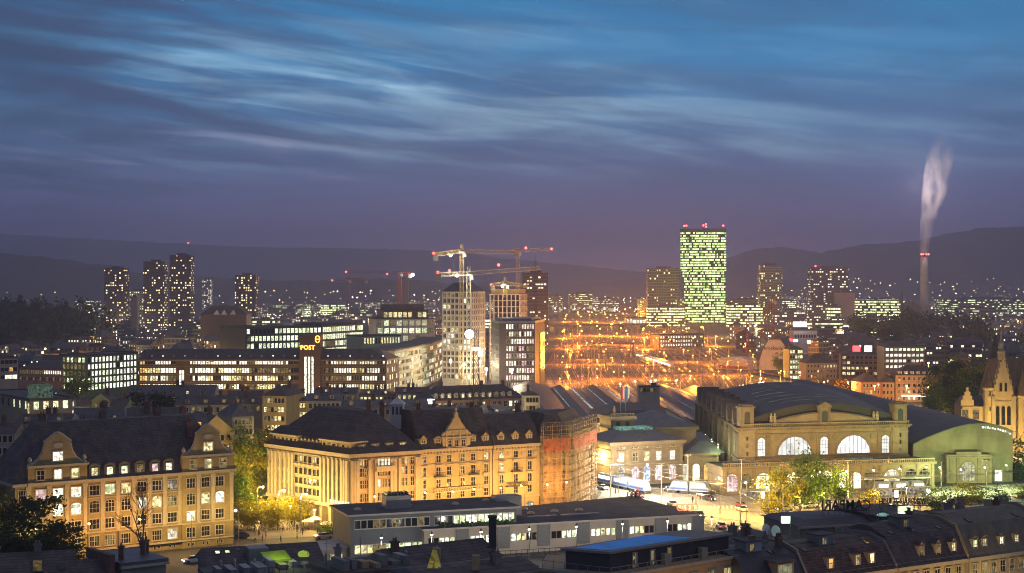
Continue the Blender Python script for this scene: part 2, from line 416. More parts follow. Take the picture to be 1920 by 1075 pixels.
ROOF_D = mat('roof_dark_tiles', (.095, .072, .06), .75, .4, .5, bump=.3, courses=(.32, .35, .3, .45))
ROOF_S = mat('roof_slate', (.09, .085, .085), .6, .35, .5, bump=.2, courses=(.3, .3, .28, .4))
ROOF_F = mat('roof_flat_felt', (.09, .085, .08), .9, .4, .25)
ROOF_M = mat('roof_sheet_metal', (.11, .115, .125), .45, .25, .7, metal=.3)
STONE_Y = mat('stone_yellow', (.36, .30, .19), .85, .2, .35, bump=.1)
STONE_P = mat('stone_pale', (.40, .33, .21), .85, .18, .35, bump=.1)
METAL = mat('metal_grey', (.25, .25, .25), .45, .15, 2, metal=.5)
METAL_D = mat('metal_dark', (.04, .04, .042), .5, .1, 2)
PLASTER_W = mat('plaster_white', (.62, .60, .55), .85, .12, .4)
BRICK_C = mat('chimney_brick', (.16, .085, .06), .9, .3, 2)
CONC = mat('concrete', (.33, .32, .30), .85, .2, .4)
rnd = random.Random(7)

# ---- lamps: each carries its own light
_pl = {}
def plight(key, col, power, rad=.25, spot=None):
    k = (key, col, power, rad, spot)
    if k not in _pl:
        d = bpy.data.lights.new(key, 'SPOT' if spot else 'POINT'); d.color = col; d.energy = power; d.shadow_soft_size = rad
        if spot: d.spot_size = R(spot); d.spot_blend = .6
        _pl[k] = d
    return _pl[k]
BULB = {'o': emat('bulb_sodium', (1, .52, .14), 9), 'y': emat('bulb_warm', (1, .82, .42), 12), 'w': emat('bulb_white', (1, .97, .85), 16), 'g': emat('bulb_green', (.55, 1, .45), 10),
        's': emat('bulb_yard', (1, .48, .08), 5), 'm': emat('bulb_site', (1, .9, .65), 12), 'r': emat('bulb_red', (1, .06, .05), 9), 'b': emat('bulb_blue', (.2, .4, 1), 9)}
LC = {'o': (1, .50, .12), 's': (1, .33, .025), 'y': (1, .66, .19), 'm': (1, .80, .50), 'w': (1, .90, .70), 'g': (.72, 1, .42)}
_lm = {}
def street_lamp(x, y, h, c, power, label, group, arm=1.6, ang=0, bulb=.28, z=0, name='street_lamp', cat='street lamp'):
    k = (h, c, arm, bulb)
    if k not in _lm:
        p = MB(); p.tube((0, 0, 0), (0, 0, h), .11, .07, 6)
        if arm: p.tube((0, 0, h-.1), (arm, 0, h+.25), .05, .04, 5)
        hd = MB(); hd.box(arm-.45, -.18, h+.22, arm+.45, .18, h+.40) if arm else hd.lathe((0, 0, h), [(.1, 0), (.3, .1), (.12, .7)], 8)
        b = MB(); b.sm = True
        b.lathe((arm, 0, h-.05 if arm else h+.12), [(.03, -bulb), (bulb*.75, -bulb*.65), (bulb, 0), (bulb*.75, bulb*.65), (.03, bulb)], 10)
        _lm[k] = (p.mesh('pole', METAL), hd.mesh('lamp_head', METAL_D), b.mesh('bulb', BULB[c]))
    r = link(name, None, None, (x, y, z), ang); tag(r, label, cat, group)
    for n, me in zip(('pole', 'lamp_head', 'bulb'), _lm[k]): link(n, me, r)
    if power:
        l = bpy.data.objects.new('lamp_light', plight('lamp', LC[c], power, max(.3, bulb))); COL.objects.link(l); l.parent = r; l.location = (arm, 0, h-.6-bulb)
    return r
# ---------------------------------------------------------------- ground, streets, hills
asphalt = mat('asphalt', (.055, .053, .05), .8, .35, .08)
paving = mat('paving', (.22, .19, .15), .85, .3, .15)
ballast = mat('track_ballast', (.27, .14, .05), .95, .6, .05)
grass_m = mat('ground_green', (.035, .05, .02), .95, .4, .05)
mb = MB(); mb.add([(-9000, -400, 0), (9000, -400, 0), (9000, 14000, 0), (-9000, 14000, 0)], [(0, 1, 2, 3)])
struct('ground', mb, mat('town_ground', (.045, .042, .038), .95, .5, .01))
def sheet(name, pts, z, m):
    mb = MB(); mb.add([(p[0], p[1], z) for p in pts], [tuple(range(len(pts)))]); return struct(name, mb, m)
forest = mat('hill_forest', (.022, .03, .02), 1, .5, .004)
def hill(Yr, depth, prof, seed, rough=8, nx=160, ny=14):
    """a hill whose crest stands at distance Yr with the crest heights given as photo rows, falling to the plain in front and behind"""
    xs = [p[0] for p in prof]; ys = [p[1] for p in prof]
    mb = MB(); x0, x1 = xs[0], xs[-1]
    for j in range(ny+1):
        t = j/ny; Y = Yr-depth+depth*1.6*t
        tt = Y-(Yr-depth); s = min(1, tt/depth); k = (3*s*s-2*s**3) if tt <= depth else max(0, 1-((tt-depth)/(depth*.6))**1.5)
        for i in range(nx+1):
            px = x0+(x1-x0)*i/nx; X = PX(px, Yr)
            cz = PZ(np.interp(px, xs, ys), Yr)
            n = noise.fractal(Vector((X*.0018, Y*.0018, seed)), 1.0, 2.0, 5)
            n2 = noise.fractal(Vector((X*.02, Y*.02, seed+4)), 1.0, 2.0, 3)
            mb.v.append((X, Y, max(-3, cz*k*(1+.10*n*(1-k))+rough*n2*min(1, k*3))))
    for j in range(ny):
        for i in range(nx):
            a = j*(nx+1)+i; mb.f.append((a, a+1, a+nx+2, a+nx+1)); mb.m.append(0)
    mb.sm = True
    return struct('hills', mb, forest)
hill(10800, 2600, [(-900, 420), (-300, 425), (0, 438), (150, 446), (300, 455), (500, 464), (700, 466), (850, 472), (1000, 490), (1150, 505), (1300, 520)], 1.0, 10)
hill(4300, 1000, [(-900, 470), (-200, 468), (0, 474), (100, 483), (180, 496), (260, 512), (380, 520), (520, 526), (640, 529), (720, 522), (800, 527), (900, 534), (1000, 540)], 7.0, 9)
hill(8200, 2400, [(950, 545), (1050, 536), (1150, 527), (1250, 515), (1320, 500), (1380, 478), (1420, 466), (1460, 464), (1510, 472), (1560, 482), (1640, 488), (1750, 500), (1900, 510)], 3.0, 8)
hill(6600, 2300, [(1400, 540), (1500, 500), (1560, 468), (1620, 458), (1690, 455), (1750, 446), (1800, 434), (1840, 428), (1900, 426), (2000, 424), (2300, 420), (2800, 430)], 5.0, 9)
# streets and squares
sheet('road', [G(380, 1075), (95, 330), (160, 400), (200, 470), (165, 455), (110, 425), (60, 422), (38, 445), (22, 470), (14, 440), (20, 405), (-32, 362), (-55, 400), (-90, 440), (-95, 436), (-64, 388), (-57, 352), (-105, 318), (-130, 300)], .06, asphalt)
sheet('station_square', [(20, 406), (95, 345), (170, 420), (150, 458), (58, 431), (52, 449), (27, 449)], .064, paving)
sheet('cafe_square', [(-60, 357), (-40, 363), (-38, 371), (-62, 398), (-70, 392)], .068, paving)
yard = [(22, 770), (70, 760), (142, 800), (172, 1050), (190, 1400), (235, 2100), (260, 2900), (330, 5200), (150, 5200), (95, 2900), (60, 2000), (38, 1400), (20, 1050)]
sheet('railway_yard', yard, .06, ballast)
# ---------------------------------------------------------------- the long office house with two curved gables
def dormer(T, fr, a, h, w, hh, kind, depth=2.2, roofm=None, wallm=None, style='seg', frame=None, setback=1.0, lab=None):
    """a roof dormer whose front stands setback behind the wall plane: front wall > window, own little roof"""
    mb = MB(); d0 = -setback; d1 = -setback-depth
    if style == 'seg':
        front = [(a-w/2, h), (a+w/2, h), (a+w/2, h+hh)]+[(a+w/2*math.cos(math.pi*i/6), h+hh+w*.28*math.sin(math.pi*i/6)) for i in range(1, 6)]+[(a-w/2, h+hh)]
    elif style == 'tri': front = [(a-w/2, h), (a+w/2, h), (a+w/2, h+hh), (a, h+hh+w*.5), (a-w/2, h+hh)]
    else: front = [(a-w/2, h), (a+w/2, h), (a+w/2, h+hh), (a-w/2, h+hh)]
    mb.fpoly(fr, front, d0, d1, 0)
    o = T.part('dormer', mb, [wallm or STONE_Y])
    rb = MB(); c = (a, h+hh*.5)
    top = [(c[0]+(q[0]-c[0])*1.16, c[1]+(q[1]-c[1])*1.12) for q in front if q[1] >= h+hh]
    inn = [(q[0], q[1]+.02) for q in front if q[1] >= h+hh]
    rb.fpoly(fr, top+inn[::-1], d0+.18, d1, 0)
    r = T.part('dormer_roof', rb, [roofm or ROOF_D], o)
    me = win(round(w*.62, 2), round(hh*.85, 2), kind, 2, 2, 0, .1, frame or FRAME_W, wallm or TRIM, None, False)
    T.at('window', me, fr, a, h+hh*.08, d0, o)
    return o
def chimney(T, x, y, z0, z1, w=.9, m=None, pots=2, rot=0):
    mb = MB(); c, s = math.cos(rot), math.sin(rot)
    def q(dx, dy): return (x+dx*c-dy*s, y+dx*s+dy*c)
    mb.prism([q(-w/2, -w/2), q(w/2, -w/2), q(w/2, w/2), q(-w/2, w/2)], z0, z1, 0)
    k = w/2+.12; mb.prism([q(-k, -k), q(k, -k), q(k, k), q(-k, k)], z1-.25, z1, 0)
    for i in range(pots):
        p = q((i-(pots-1)/2)*w*.45, 0); mb.lathe((p[0], p[1], z1-.02), [(.16, 0), (.13, .55)], 7)
    return T.part('chimney', mb, [m or BRICK_C])
def rect4(fr, a0, a1, depth, d=0):
    """ccw footprint of the block behind a wall plane"""
    return [tuple(fr.pt(a0, 0, d).xy), tuple(fr.pt(a1, 0, d).xy), tuple(fr.pt(a1, 0, d-depth).xy), tuple(fr.pt(a0, 0, d-depth).xy)]
STONE_O = mat('stone_office', (.30, .235, .105), .85, .25, .3, bump=.1, courses=(.55, .12, .08, .16))
f1 = Fr(G(28, 1061), G(436, 1019)); Lf = f1.L
T = Thing('office_building', 'five storey yellow stone office house with two tall curved gables and dark roof', 'office building', f1.pt(Lf/2, 0))
ax = lambda px: f1.a(px)
aG0, aG1, aH0 = ax(51), ax(162), ax(340)
base = rect4(f1, 0, Lf, 17)
mb = MB(); mb.prism(base, 0, 16.3)
for a0, a1 in ((aG0, aG1), (aH0, Lf)): mb.fbox(f1, a0, a1, 0, 20.1, .5, -.6)
T.part('wall', mb, [STONE_O])
mb = MB()
mb.ring(base, 16.1, 16.75, .65)
for a0, a1 in ((aG0, aG1), (aH0, Lf)):
    mb.fbox(f1, a0-.2, a1+.2, 16.2, 16.8, 1.0, .5); mb.fbox(f1, a0-.25, a1+.25, 19.9, 20.35, 1.0, .5)
mb.fbox(f1, 0, Lf, 1.55, 1.85, .72, -.1); mb.fbox(f1, 0, Lf, 5.25, 5.5, .70, -.1); mb.fbox(f1, aG1+.02, aH0-.02, 12.55, 12.75, .2, -.1)
T.part('cornice', mb, [TRIM])
mb = MB()
for px in (51.5, 91, 124, 158, 192, 221, 251, 280, 308.5, 337, 370, 397, 432):
    a = ax(px); dd = .5 if (aG0 <= a <= aG1 or a >= aH0) else 0
    mb.fbox(f1, a-.42, a+.42, 5.5, 15.7, dd+.22, dd); mb.fbox(f1, a-.55, a+.55, 15.3, 16.1, dd+.34, dd)
T.part('pilaster', mb, [TRIM])
mb = MB()
for px in (163, 341, 221.5): mb.tube(f1.pt(ax(px), 0, .3 if px != 221.5 else .12), f1.pt(ax(px), 16, .3 if px != 221.5 else .12), .11)
T.part('downpipe', mb, [METAL_D])
# main roof
e = inset(base, -.5); t1 = inset(base, 1.6); t2 = inset(base, 6.8)
mb = MB(); mb.frustum(e, 16.75, t1, 20.6, 0, False); mb.frustum(t1, 20.6, t2, 28.6, 0)
for i in range(14): mb.fbox(f1, 4+i*3.2, 4.06+i*3.2, 23, 23.1, -3.0, -3.3)
T.part('roof', mb, [ROOF_D])
# curved gables
for a0, a1, hk, ks in ((aG0, aG1, 'w', ('k', 'w', 'y')), (aH0, Lf, 'y', ('d', 'y', 'd'))):
    m_, w = (a0+a1)/2, (a1-a0)/2
    half = [(w, 20.3), (w*.80, 20.7), (w*.62, 21.6), (w*.50, 22.8), (w*.44, 24.0), (w*.42, 24.6), (w*.46, 24.7), (w*.46, 24.95), (w*.30, 25.6), (w*.16, 26.4), (0, 26.9)]
    o = [(m_+x, h) for x, h in half]+[(m_-x, h) for x, h in half[:-1][::-1]]
    mb = MB(); mb.fpoly(f1, o, .45, -.35, 0)
    g = T.part('gable', mb, [STONE_O])
    mb = MB()
    edge = [(m_+x, h) for x, h in half]+[(m_-x, h) for x, h in half[:-1][::-1]]
    for p, q in zip(edge[:-1], edge[1:]):
        a = f1.pt(p[0], p[1], .05); b = f1.pt(q[0], q[1], .05)
        if (b-a).length > .3: mb.tube(f1.pt(p[0], p[1]+.05, .1), f1.pt(q[0], q[1]+.05, .1), .36, None, 4)
    for sx in (-1, 1): mb.lathe(f1.pt(m_+sx*(w-.5), 20.3, .1), [(.4, 0), (.4, .5), (.2, .6), (.5, 1.0), (.42, 1.5), (.08, 1.9)], 8)
    T.part('coping', mb, [TRIM], g)
    mb = MB(); c = f1.pt(m_, 24.3, .45)
    for k in (-1, 1): mb.fpoly(f1, [(m_+k*.2+.9*math.cos(t*math.pi/4)*(1 if k > 0 else 1), 24.35+.55*math.sin(t*math.pi/4)) for t in range(8)], .6+.02*k, .45, 0)
    T.part('relief', mb, [TRIM], g)
    T.at('window', win(2.2, 1.9, hk, 3, 2, 0, .2, FRAME_W), f1, m_, 21.1, .45, g)
    # roof of the gable running back
    mb = MB(); r0, r1 = f1.pt(m_, 26.2, -.3), f1.pt(m_, 26.2, -8)
    for sx in (-1, 1):
        q = [f1.pt(m_+sx*w*.62, 20.4, -.3), f1.pt(m_+sx*w*.62, 20.4, -8), r1, r0]; mb.add(q if sx < 0 else q[::-1], [(0, 1, 2, 3)])
    T.part('gable_roof', mb, [ROOF_D])
    for k, kk in zip((-.58, 0, .58), ks): T.at('window', win(1.6, 2.0, kk, 2, 2, 0, .18, FRAME_W), f1, m_+k*w, 17.3, .5)
cols = [(41, 0, 1.5)]+[(p, .5, 2.15) for p in (75, 107, 141)]+[(p, 0, 2.15) for p in (177, 206, 236, 266, 294, 323)]+[(p, .5, 2.0) for p in (356, 383.5, 410)]
lit5 = {75: 'p', 107: 'w', 141: 'w', 206: 'g', 236: 'y'}; lit4 = {107: 'w', 141: 'w', 266: 'w', 294: 'y', 323: 'd', 383.5: 'y', 410: 'w'}; lit3 = {356: 'w'}; lit2 = {323: 'w', 177: 'd', 206: 'd'}
for px, d, w in cols:
    a = ax(px)
    for h, hh, lit, ar, nx in ((13.2, 2.15, lit5, 0, 3), (9.5, 2.5, lit4, .55, 3), (6.0, 2.15, lit3, 0, 3), (2.35, 2.2, lit2, 0, 4 if 170 < px < 330 else 3)):
        T.at('window', win(w, hh, lit.get(px, 'k'), nx, 2, ar, .14, FRAME_W), f1, a, h, d)
    for k in (-.5, .5): T.at('cellar_window', win(.55, .7, 'k', 1, 1, 0, .1, FRAME_W, None, None, False), f1, a+k*1.0, .45, d)
for px, k in zip((177, 205.5, 233, 262, 290, 316), 'yggdpw'): dormer(T, f1, ax(px), 17.2, 2.3, 2.0, k, setback=-.1, frame=FRAME_W, wallm=mat('dormer_zinc', (.12, .13, .11), .6, .2))
for a, d, z in ((9, -10, 30.2), (22, -9, 30), (35, -10, 30.4), (40, -4, 27.6)): q = f1.pt(a, 0, d); chimney(T, q.x, q.y, 24, z, 1.3, rot=f1.rot)
# ---------------------------------------------------------------- the corner restaurant house
Cn = Vector((-38.3, 372)); Lw = Vector((-61.4, 397)); Rn = Vector((6.6, 398))
f2l = Fr(Lw, Cn); f2r = Fr(Cn, Rn); aR = f2r.a(787)
R2 = f2r.pt(aR, 0).xy
STONE_H = mat('stone_hotel', (.43, .34, .21), .85, .2, .3, bump=.1, courses=(.55, .12, .08, .14))
T = Thing('corner_house', 'big corner house with tall pilasters, dark hipped roof and restaurant lettering over its arcade', 'commercial building', (-45, 390, 0))
Lb = f2l.pt(0, 0, -20).xy; Rb = f2r.pt(aR, 0, -20).xy
fp = [tuple(Lw), tuple(Cn), tuple(R2), tuple(Rb), tuple(Lb)]
mb = MB(); mb.prism(fp, 5.4, 17.4)
fi = [tuple(q) for q in inset(fp, 2.2)]; mb.prism(fi, 0, 5.4); T.part('wall', mb, [STONE_H])
mb = MB(); mb.ring(fp, 4.6, 5.5, .5); mb.ring(fp, 17.0, 17.8, .8); mb.ring(fp, 16.2, 16.5, .3); T.part('cornice', mb, [TRIM])
# arcade piers and vertical pilasters
mb = MB()
for i in range(10): mb.fbox(f2l, .1+i*3.65, 1.1+i*3.65, 0, 4.6, .15, -1.0)
for i in range(7): mb.fbox(f2r, .2+i*(aR-1)/6, 1.2+i*(aR-1)/6, 0, 4.6, .15, -1.0)
T.part('arcade_pier', mb, [STONE_H])
mb = MB()
pl = [f2l.a(p) for p in (507, 513.5, 520, 528, 537, 545, 551, 604, 611, 619, 627, 635, 643, 648, 653)]
for a in pl: mb.fbox(f2l, a-.42, a+.42, 5.5, 16.2, .62, -.1)
for p in (660, 664, 670, 733.5, 740, 748.5, 780, 786, 704, 692):
    a = min(f2r.a(p), aR-.4); mb.fbox(f2r, a-.38, a+.38, 5.5, 16.2, .55, -.1)
T.part('pilaster', mb, [TRIM])
for p in (510, 524, 532.5, 541, 548, 607.5, 615, 623, 631, 639):
    for h in (6.4, 9.3, 12.3): T.at('window', win(1.0, 2.1, 'd' if rnd.random() < .25 else 'k', 1, 3, 0, 0, FRAME_D), f2l, f2l.a(p), h)
for p in (556, 564.5, 573, 581.5, 590, 598):
    for h, k in ((6.6, 'd'), (9.0, 'k'), (11.4, 'k'), (14.4, 'y' if p in (564.5, 590) else 'k')): T.at('window', win(1.3, 1.55, k, 2, 1, 0, .12, FRAME_D, TRIM), f2l, f2l.a(p), h)
mb = MB()
for p in (556, 564.5, 573, 581.5, 590, 598): mb.lathe(f2l.pt(f2l.a(p), 13.4, .2), [(.1, 0), (.65, .3), (.7, .6), (.1, .62)], 8)
T.part('bay_corbel', mb, [TRIM])
for p, n in ((676.5, 'kdk'), (683, 'dkk'), (686.5, 'kkd'), (711, 'kwk'), (717, 'kdk'), (723, 'wdk'), (728.5, 'kkk'), (755, 'kky'), (760.5, 'kdk'), (773, 'kkk')):
    for h, k in zip((6.2, 9.4, 12.2, 14.6), n+('w' if 700 < p < 730 else 'y' if p in (683, 676.5, 760.5) else 'k')):
        T.at('window', win(.95, 2.0, k, 2, 2, 0, .1, FRAME_W, STONE_H), f2r, f2r.a(p), h)
mb = MB(); mb.fbox(f2r, f2r.a(702), f2r.a(738), 13.4, 13.75, 1.3, 0); mb.fbox(f2r, f2r.a(702), f2r.a(738), 13.75, 14.6, 1.3, 1.15); T.part('balcony', mb, [TRIM])
# attic pavilions on the left wing, pointed dormers between
for p0, p1 in ((508, 554), (600, 654)):
    mb = MB(); a0, a1 = f2l.a(p0), f2l.a(p1); mb.fbox(f2l, a0, a1, 17.8, 20.2, -.6, -5); g = T.part('attic_pavilion', mb, [STONE_H])
    n = 6
    for i in range(n): T.at('window', win(1.1, 1.4, 'd' if i % 2 else 'k', 1, 1, 0, .1, FRAME_D), f2l, a0+(a1-a0)*(i+.5)/n, 18.3, -.6, g)
    mb = MB(); mb.fbox(f2l, a0-.5, a1+.5, 20.2, 20.6, .1, -5.4); T.part('eave', mb, [TRIM], g)
    mb = MB(); q = rect4(f2l, a0-.5, a1+.5, 5.5, .1); mb.frustum(q, 20.6, inset(q, 1.9), 22.4); T.part('pavilion_roof', mb, [ROOF_D], g)
for i in range(6):
    a = f2l.a(560)+(f2l.a(596)-f2l.a(560))*i/5; dormer(T, f2l, a, 18.0, 1.5, 1.5, 'y' if i % 2 else 'd', 3, style='tri', wallm=STONE_H, setback=.9)
for p, k in ((680, 'd'), (706, 'd'), (732, 'd'), (757, 'y')): dormer(T, f2r, f2r.a(p), 18.0, 2.2, 1.9, k, 3, style='box', wallm=STONE_H, setback=.7)
e = inset(fp, -.7); t1 = inset(fp, 3.4); t2 = inset(fp, 8.5)
mb = MB(); mb.frustum(e, 17.8, t1, 22.3, 0, False); mb.frustum(t1, 22.3, t2, 27.2, 0); T.part('roof', mb, [ROOF_D])
q = (PX(745, 392), 392); mb = MB(); mb.prism([(q[0]-1.6, q[1]-1.6), (q[0]+1.6, q[1]-1.6), (q[0]+1.6, q[1]+1.6), (q[0]-1.6, q[1]+1.6)], 22, 28.2); mb.frustum([(q[0]-2, q[1]-2), (q[0]+2, q[1]-2), (q[0]+2, q[1]+2), (q[0]-2, q[1]+2)], 28.2, [(q[0]-.2, q[1]-.2), (q[0]+.2, q[1]-.2), (q[0]+.2, q[1]+.2), (q[0]-.2, q[1]+.2)], 29.8, 0, True)
for k in (-1, 0, 1): mb.box(q[0]+k*.95-.3, q[1]-1.66, 25.6, q[0]+k*.95+.3, q[1]-1.6, 27.6, 1)
T.part('roof_turret', mb, [PLASTER_W, METAL_D])
for a, d, z in ((9, -9, 29.4), (14, -12, 28.8)): q = f2r.pt(a, 0, d); chimney(T, q.x, q.y, 24, z, 1.1)
def text_mesh(body, size, depth=.12, mirror=False, m=None, sx=1.0):
    cu = bpy.data.curves.new('lettering', 'FONT'); cu.body = body; cu.size = size; cu.extrude = depth/2; cu.align_x = 'CENTER'; cu.resolution_u = 2; cu.offset = size*.012
    o = bpy.data.objects.new('lettering', cu); dg = C.evaluated_depsgraph_get(); COL.objects.link(o); dg = C.evaluated_depsgraph_get()
    me = bpy.data.meshes.new_from_object(o.evaluated_get(dg)); bpy.data.objects.remove(o)
    for v in me.vertices:
        x, y, z = v.co; v.co = (x*sx*(-1 if mirror else 1), -z, y)
    if mirror: me.flip_normals()
    me.materials.clear(); me.materials.append(m or METAL); return me
T.at('restaurant_lettering', text_mesh('RESTAURANT', 1.25, .15, m=emat('letters_warm', (1, .85, .6), 1.3)), f2l, f2l.a(640), 5.62, .55)
# ---------------------------------------------------------------- hotel with the scrolled gable, and its neighbour
STONE_M = mat('stone_gabled', (.42, .34, .18), .85, .22, .3, bump=.1, courses=(.5, .1, .08, .12))
def street_house(name, label, px0, px1, stone, cols, gable=None, dorm=(), ridge=25.5, floors=(), roofm=None, ped='seg', shop='y'):
    a0, a1 = f2r.a(px0), f2r.a(px1); c = f2r.pt((a0+a1)/2, 0)
    T = Thing(name, label, 'hotel' if gable else 'town house', c)
    fp = rect4(f2r, a0, a1, 15); mb = MB(); mb.prism(fp, 0, 17.6); T.part('wall', mb, [stone])
    mb = MB(); mb.fbox(f2r, a0, a1, 17.2, 17.9, .7, -.2); mb.fbox(f2r, a0, a1, 16.5, 16.75, .25, -.1); mb.fbox(f2r, a0, a1, 4.4, 4.9, .45, -.1); mb.fbox(f2r, a0, a1, 14.0, 14.2, .2, -.1)
    k = a0+.3
    while k < a1: mb.fbox(f2r, k, k+.35, 16.8, 17.2, .5, -.1); k += .9
    T.part('cornice', mb, [TRIM])
    mb = MB()
    for a in (a0+.35, a1-.35): mb.fbox(f2r, a-.32, a+.32, 4.9, 16.5, .25, -.1)
    T.part('pilaster', mb, [TRIM])
    mb = MB(); e = rect4(f2r, a0, a1, 15.6, .6); t1 = rect4(f2r, a0, a1, 12, -1.8); t2 = rect4(f2r, a0, a1, 6, -5); mb.frustum(e, 17.9, t1, 21.8, 0, False); mb.frustum(t1, 21.8, t2, ridge, 0); T.part('roof', mb, [roofm or ROOF_D])
    for i, (p, kinds, pd) in enumerate(cols):
        a = f2r.a(p)
        for (h, hh), kk, pe in zip(((5.6, 1.9), (8.3, 2.1), (11.3, 2.1), (14.5, 1.7)), kinds, pd):
            T.at('window', win(1.25, hh, kk, 2, 2, 0, .2, FRAME_W, TRIM, pe), f2r, a, h)
        if 'B' in str(pd):
            pass
        T.at('shop_window', win(2.2, 2.9, shop if i % 3 else 'o', 3, 1, .5, .2, FRAME_D), f2r, a, .5)
    for p, h in dorm: dormer(T, f2r, f2r.a(p), 18.3, 1.9, 2.0, 'd', 2.6, style='tri' if h else 'seg', wallm=stone, setback=.2)
    return T, a0, a1
def balcony(T, fr, a, h, w=2.4):
    mb = MB(); mb.fbox(fr, a-w/2, a+w/2, h-.25, h, 1.1, 0)
    for i in range(9): k = a-w/2+.05+i*(w-.1)/8; mb.fbox(fr, k-.03, k+.03, h, h+.9, 1.08, 1.02)
    mb.fbox(fr, a-w/2, a+w/2, h+.9, h+.98, 1.1, 1.0); return T.part('balcony', mb, [METAL_D])
N_, S_, T_, F_ = None, 'seg', 'tri', 'flat'
T, a0, a1 = street_house('hotel', 'ornate yellow hotel with scrolled stone gable between the corner house and its plainer neighbour', 788, 922, STONE_M,
    [(794.5, 'kkdk', (N_, S_, F_, N_)), (822, 'kdkk', (S_, F_, F_, N_)), (842, 'kkkd', (T_, F_, F_, N_)), (867, 'kkdd', (T_, F_, F_, N_)), (887, 'kkkk', (S_, F_, F_, N_)), (911.5, 'kddy', (N_, S_, F_, N_))],
    gable=1, dorm=((794.5, 1), (822, 0), (887, 0), (911, 1)), ridge=27)
m_, w = f2r.a(855), (f2r.a(880)-f2r.a(829))/2
half = [(w, 17.9), (w, 20.4), (w*1.08, 20.6), (w*1.05, 21.2), (w*.9, 21.8), (w*.72, 22.0), (w*.66, 22.6), (w*.5, 23.4), (w*.32, 24.2), (w*.26, 24.9), (w*.14, 25.3), (w*.1, 26.3), (0, 26.8)]
mb = MB(); mb.fpoly(f2r, [(m_+x, h) for x, h in half]+[(m_-x, h) for x, h in half[:-1][::-1]], .35, -.5); g = T.part('gable', mb, [STONE_M])
mb = MB(); mb.fbox(f2r, m_-w*1.12, m_+w*1.12, 20.3, 20.6, .6, .35); mb.fbox(f2r, m_-w*.8, m_+w*.8, 22.0, 22.2, .5, .35)
for k in (-.75, -.25, .25, .75): mb.fbox(f2r, m_+k*w-.22, m_+k*w+.22, 17.9, 22, .5, .35)
mb.lathe(f2r.pt(m_, 26.8, 0), [(.3, -.2), (.12, .2), (.35, .6), (.05, 1.2)], 8); T.part('coping', mb, [TRIM], g)
for k in (-.5, 0, .5): T.at('window', win(1.0, 1.6, 'k', 2, 2, 0, .15, FRAME_W), f2r, m_+k*w, 18.2, .35, g)
mb = MB(); r0, r1 = f2r.pt(m_, 25.8, -.3), f2r.pt(m_, 25.8, -9)
for sx in (-1, 1):
    q = [f2r.pt(m_+sx*w, 20, -.3), f2r.pt(m_+sx*w, 20, -9), r1, r0]; mb.add(q if sx < 0 else q[::-1], [(0, 1, 2, 3)])
T.part('gable_roof', mb, [ROOF_D])
for p in (822, 887): balcony(T, f2r, f2r.a(p), 11.2, 2.6)
mb = MB(); mb.fbox(f2r, f2r.a(812), f2r.a(900), 7.2, 7.5, 1.2, 0)
for i in range(30): k = f2r.a(813)+i*(f2r.a(899)-f2r.a(813))/29; mb.fbox(f2r, k-.08, k+.08, 7.5, 8.2, 1.15, 1.0)
mb.fbox(f2r, f2r.a(812), f2r.a(900), 8.2, 8.35, 1.2, .95); T.part('balcony', mb, [TRIM])
for a, d, z in ((a0+3, -7, 28.5), (a1-2, -7, 28)): q = f2r.pt(a, 0, d); chimney(T, q.x, q.y, 24, z, 1.0)
T, a0, a1 = street_house('town_house', 'yellow town house with round plaster rosettes and three scrolled dormers next to the scaffolding', 923.5, 1011, mat('stone_rosette', (.47, .38, .19), .85, .18, .3),
    [(940, 'kdyy', (N_, F_, F_, N_)), (967, 'kdkk', (F_, F_, S_, N_)), (993, 'kkkk', (N_, F_, F_, N_))], dorm=((940, 1), (967, 1), (993, 1)), ridge=25.2, shop='w')
balcony(T, f2r, f2r.a(967), 11.2, 2.8)
mb = MB()
for p in (930, 953, 981, 1004):
    c = f2r.pt(f2r.a(p), 15.4, .1); mb.fpoly(f2r, [(f2r.a(p)+.55*math.cos(t*math.pi/6), 15.4+.55*math.sin(t*math.pi/6)) for t in range(12)], .14, 0)
T.part('rosette', mb, [TRIM])
mb = MB(); mb.fbox(f2r, f2r.a(948), f2r.a(986), 7.3, 7.55, 1.0, 0); mb.fbox(f2r, f2r.a(948), f2r.a(986), 8.2, 8.35, 1.0, .85)
for i in range(16): k = f2r.a(949)+i*(f2r.a(985)-f2r.a(949))/15; mb.fbox(f2r, k-.06, k+.06, 7.55, 8.2, .97, .87)
T.part('balcony', mb, [METAL_D])
for k, (p, z) in enumerate(((923, 27), (1000, 27.5))): q = f2r.pt(f2r.a(p), 0, -8); chimney(T, q.x, q.y, 22, z, 1.2)
# ---------------------------------------------------------------- house wrapped in scaffolding
a0, a1 = f2r.a(1013), f2r.a(1064); f3 = Fr(f2r.pt(a0, 0), f2r.pt(a1, 0)); E = f2r.pt(a1, 0).xy
f3r = Fr(E, (PX(1108, 424), 424))
T = Thing('house_under_repair', 'house under repair behind red netting beside the yellow rosette house', 'town house', f3.pt(5, 0))
Bk = f3r.pt(f3r.L, 0).xy; Bl = f3.pt(0, 0, -16).xy
fp = [tuple(f3.A), tuple(E), tuple(Bk), tuple(Bl)]
mb = MB(); mb.prism(fp, 0, 19.5); T.part('wall', mb, [mat('stone_repair', (.40, .31, .20), .9, .3, .3)])
mb = MB(); mb.frustum(inset(fp, -.4), 19.5, inset(fp, 3), 25); T.part('roof', mb, [ROOF_D])
for i in range(3):
    for h in (5.2, 8.4, 11.6, 14.8): T.at('window', win(1.2, 2.0, 'k', 2, 2, 0, .2, FRAME_W), f3, f3.L*(i+.5)/3, h)
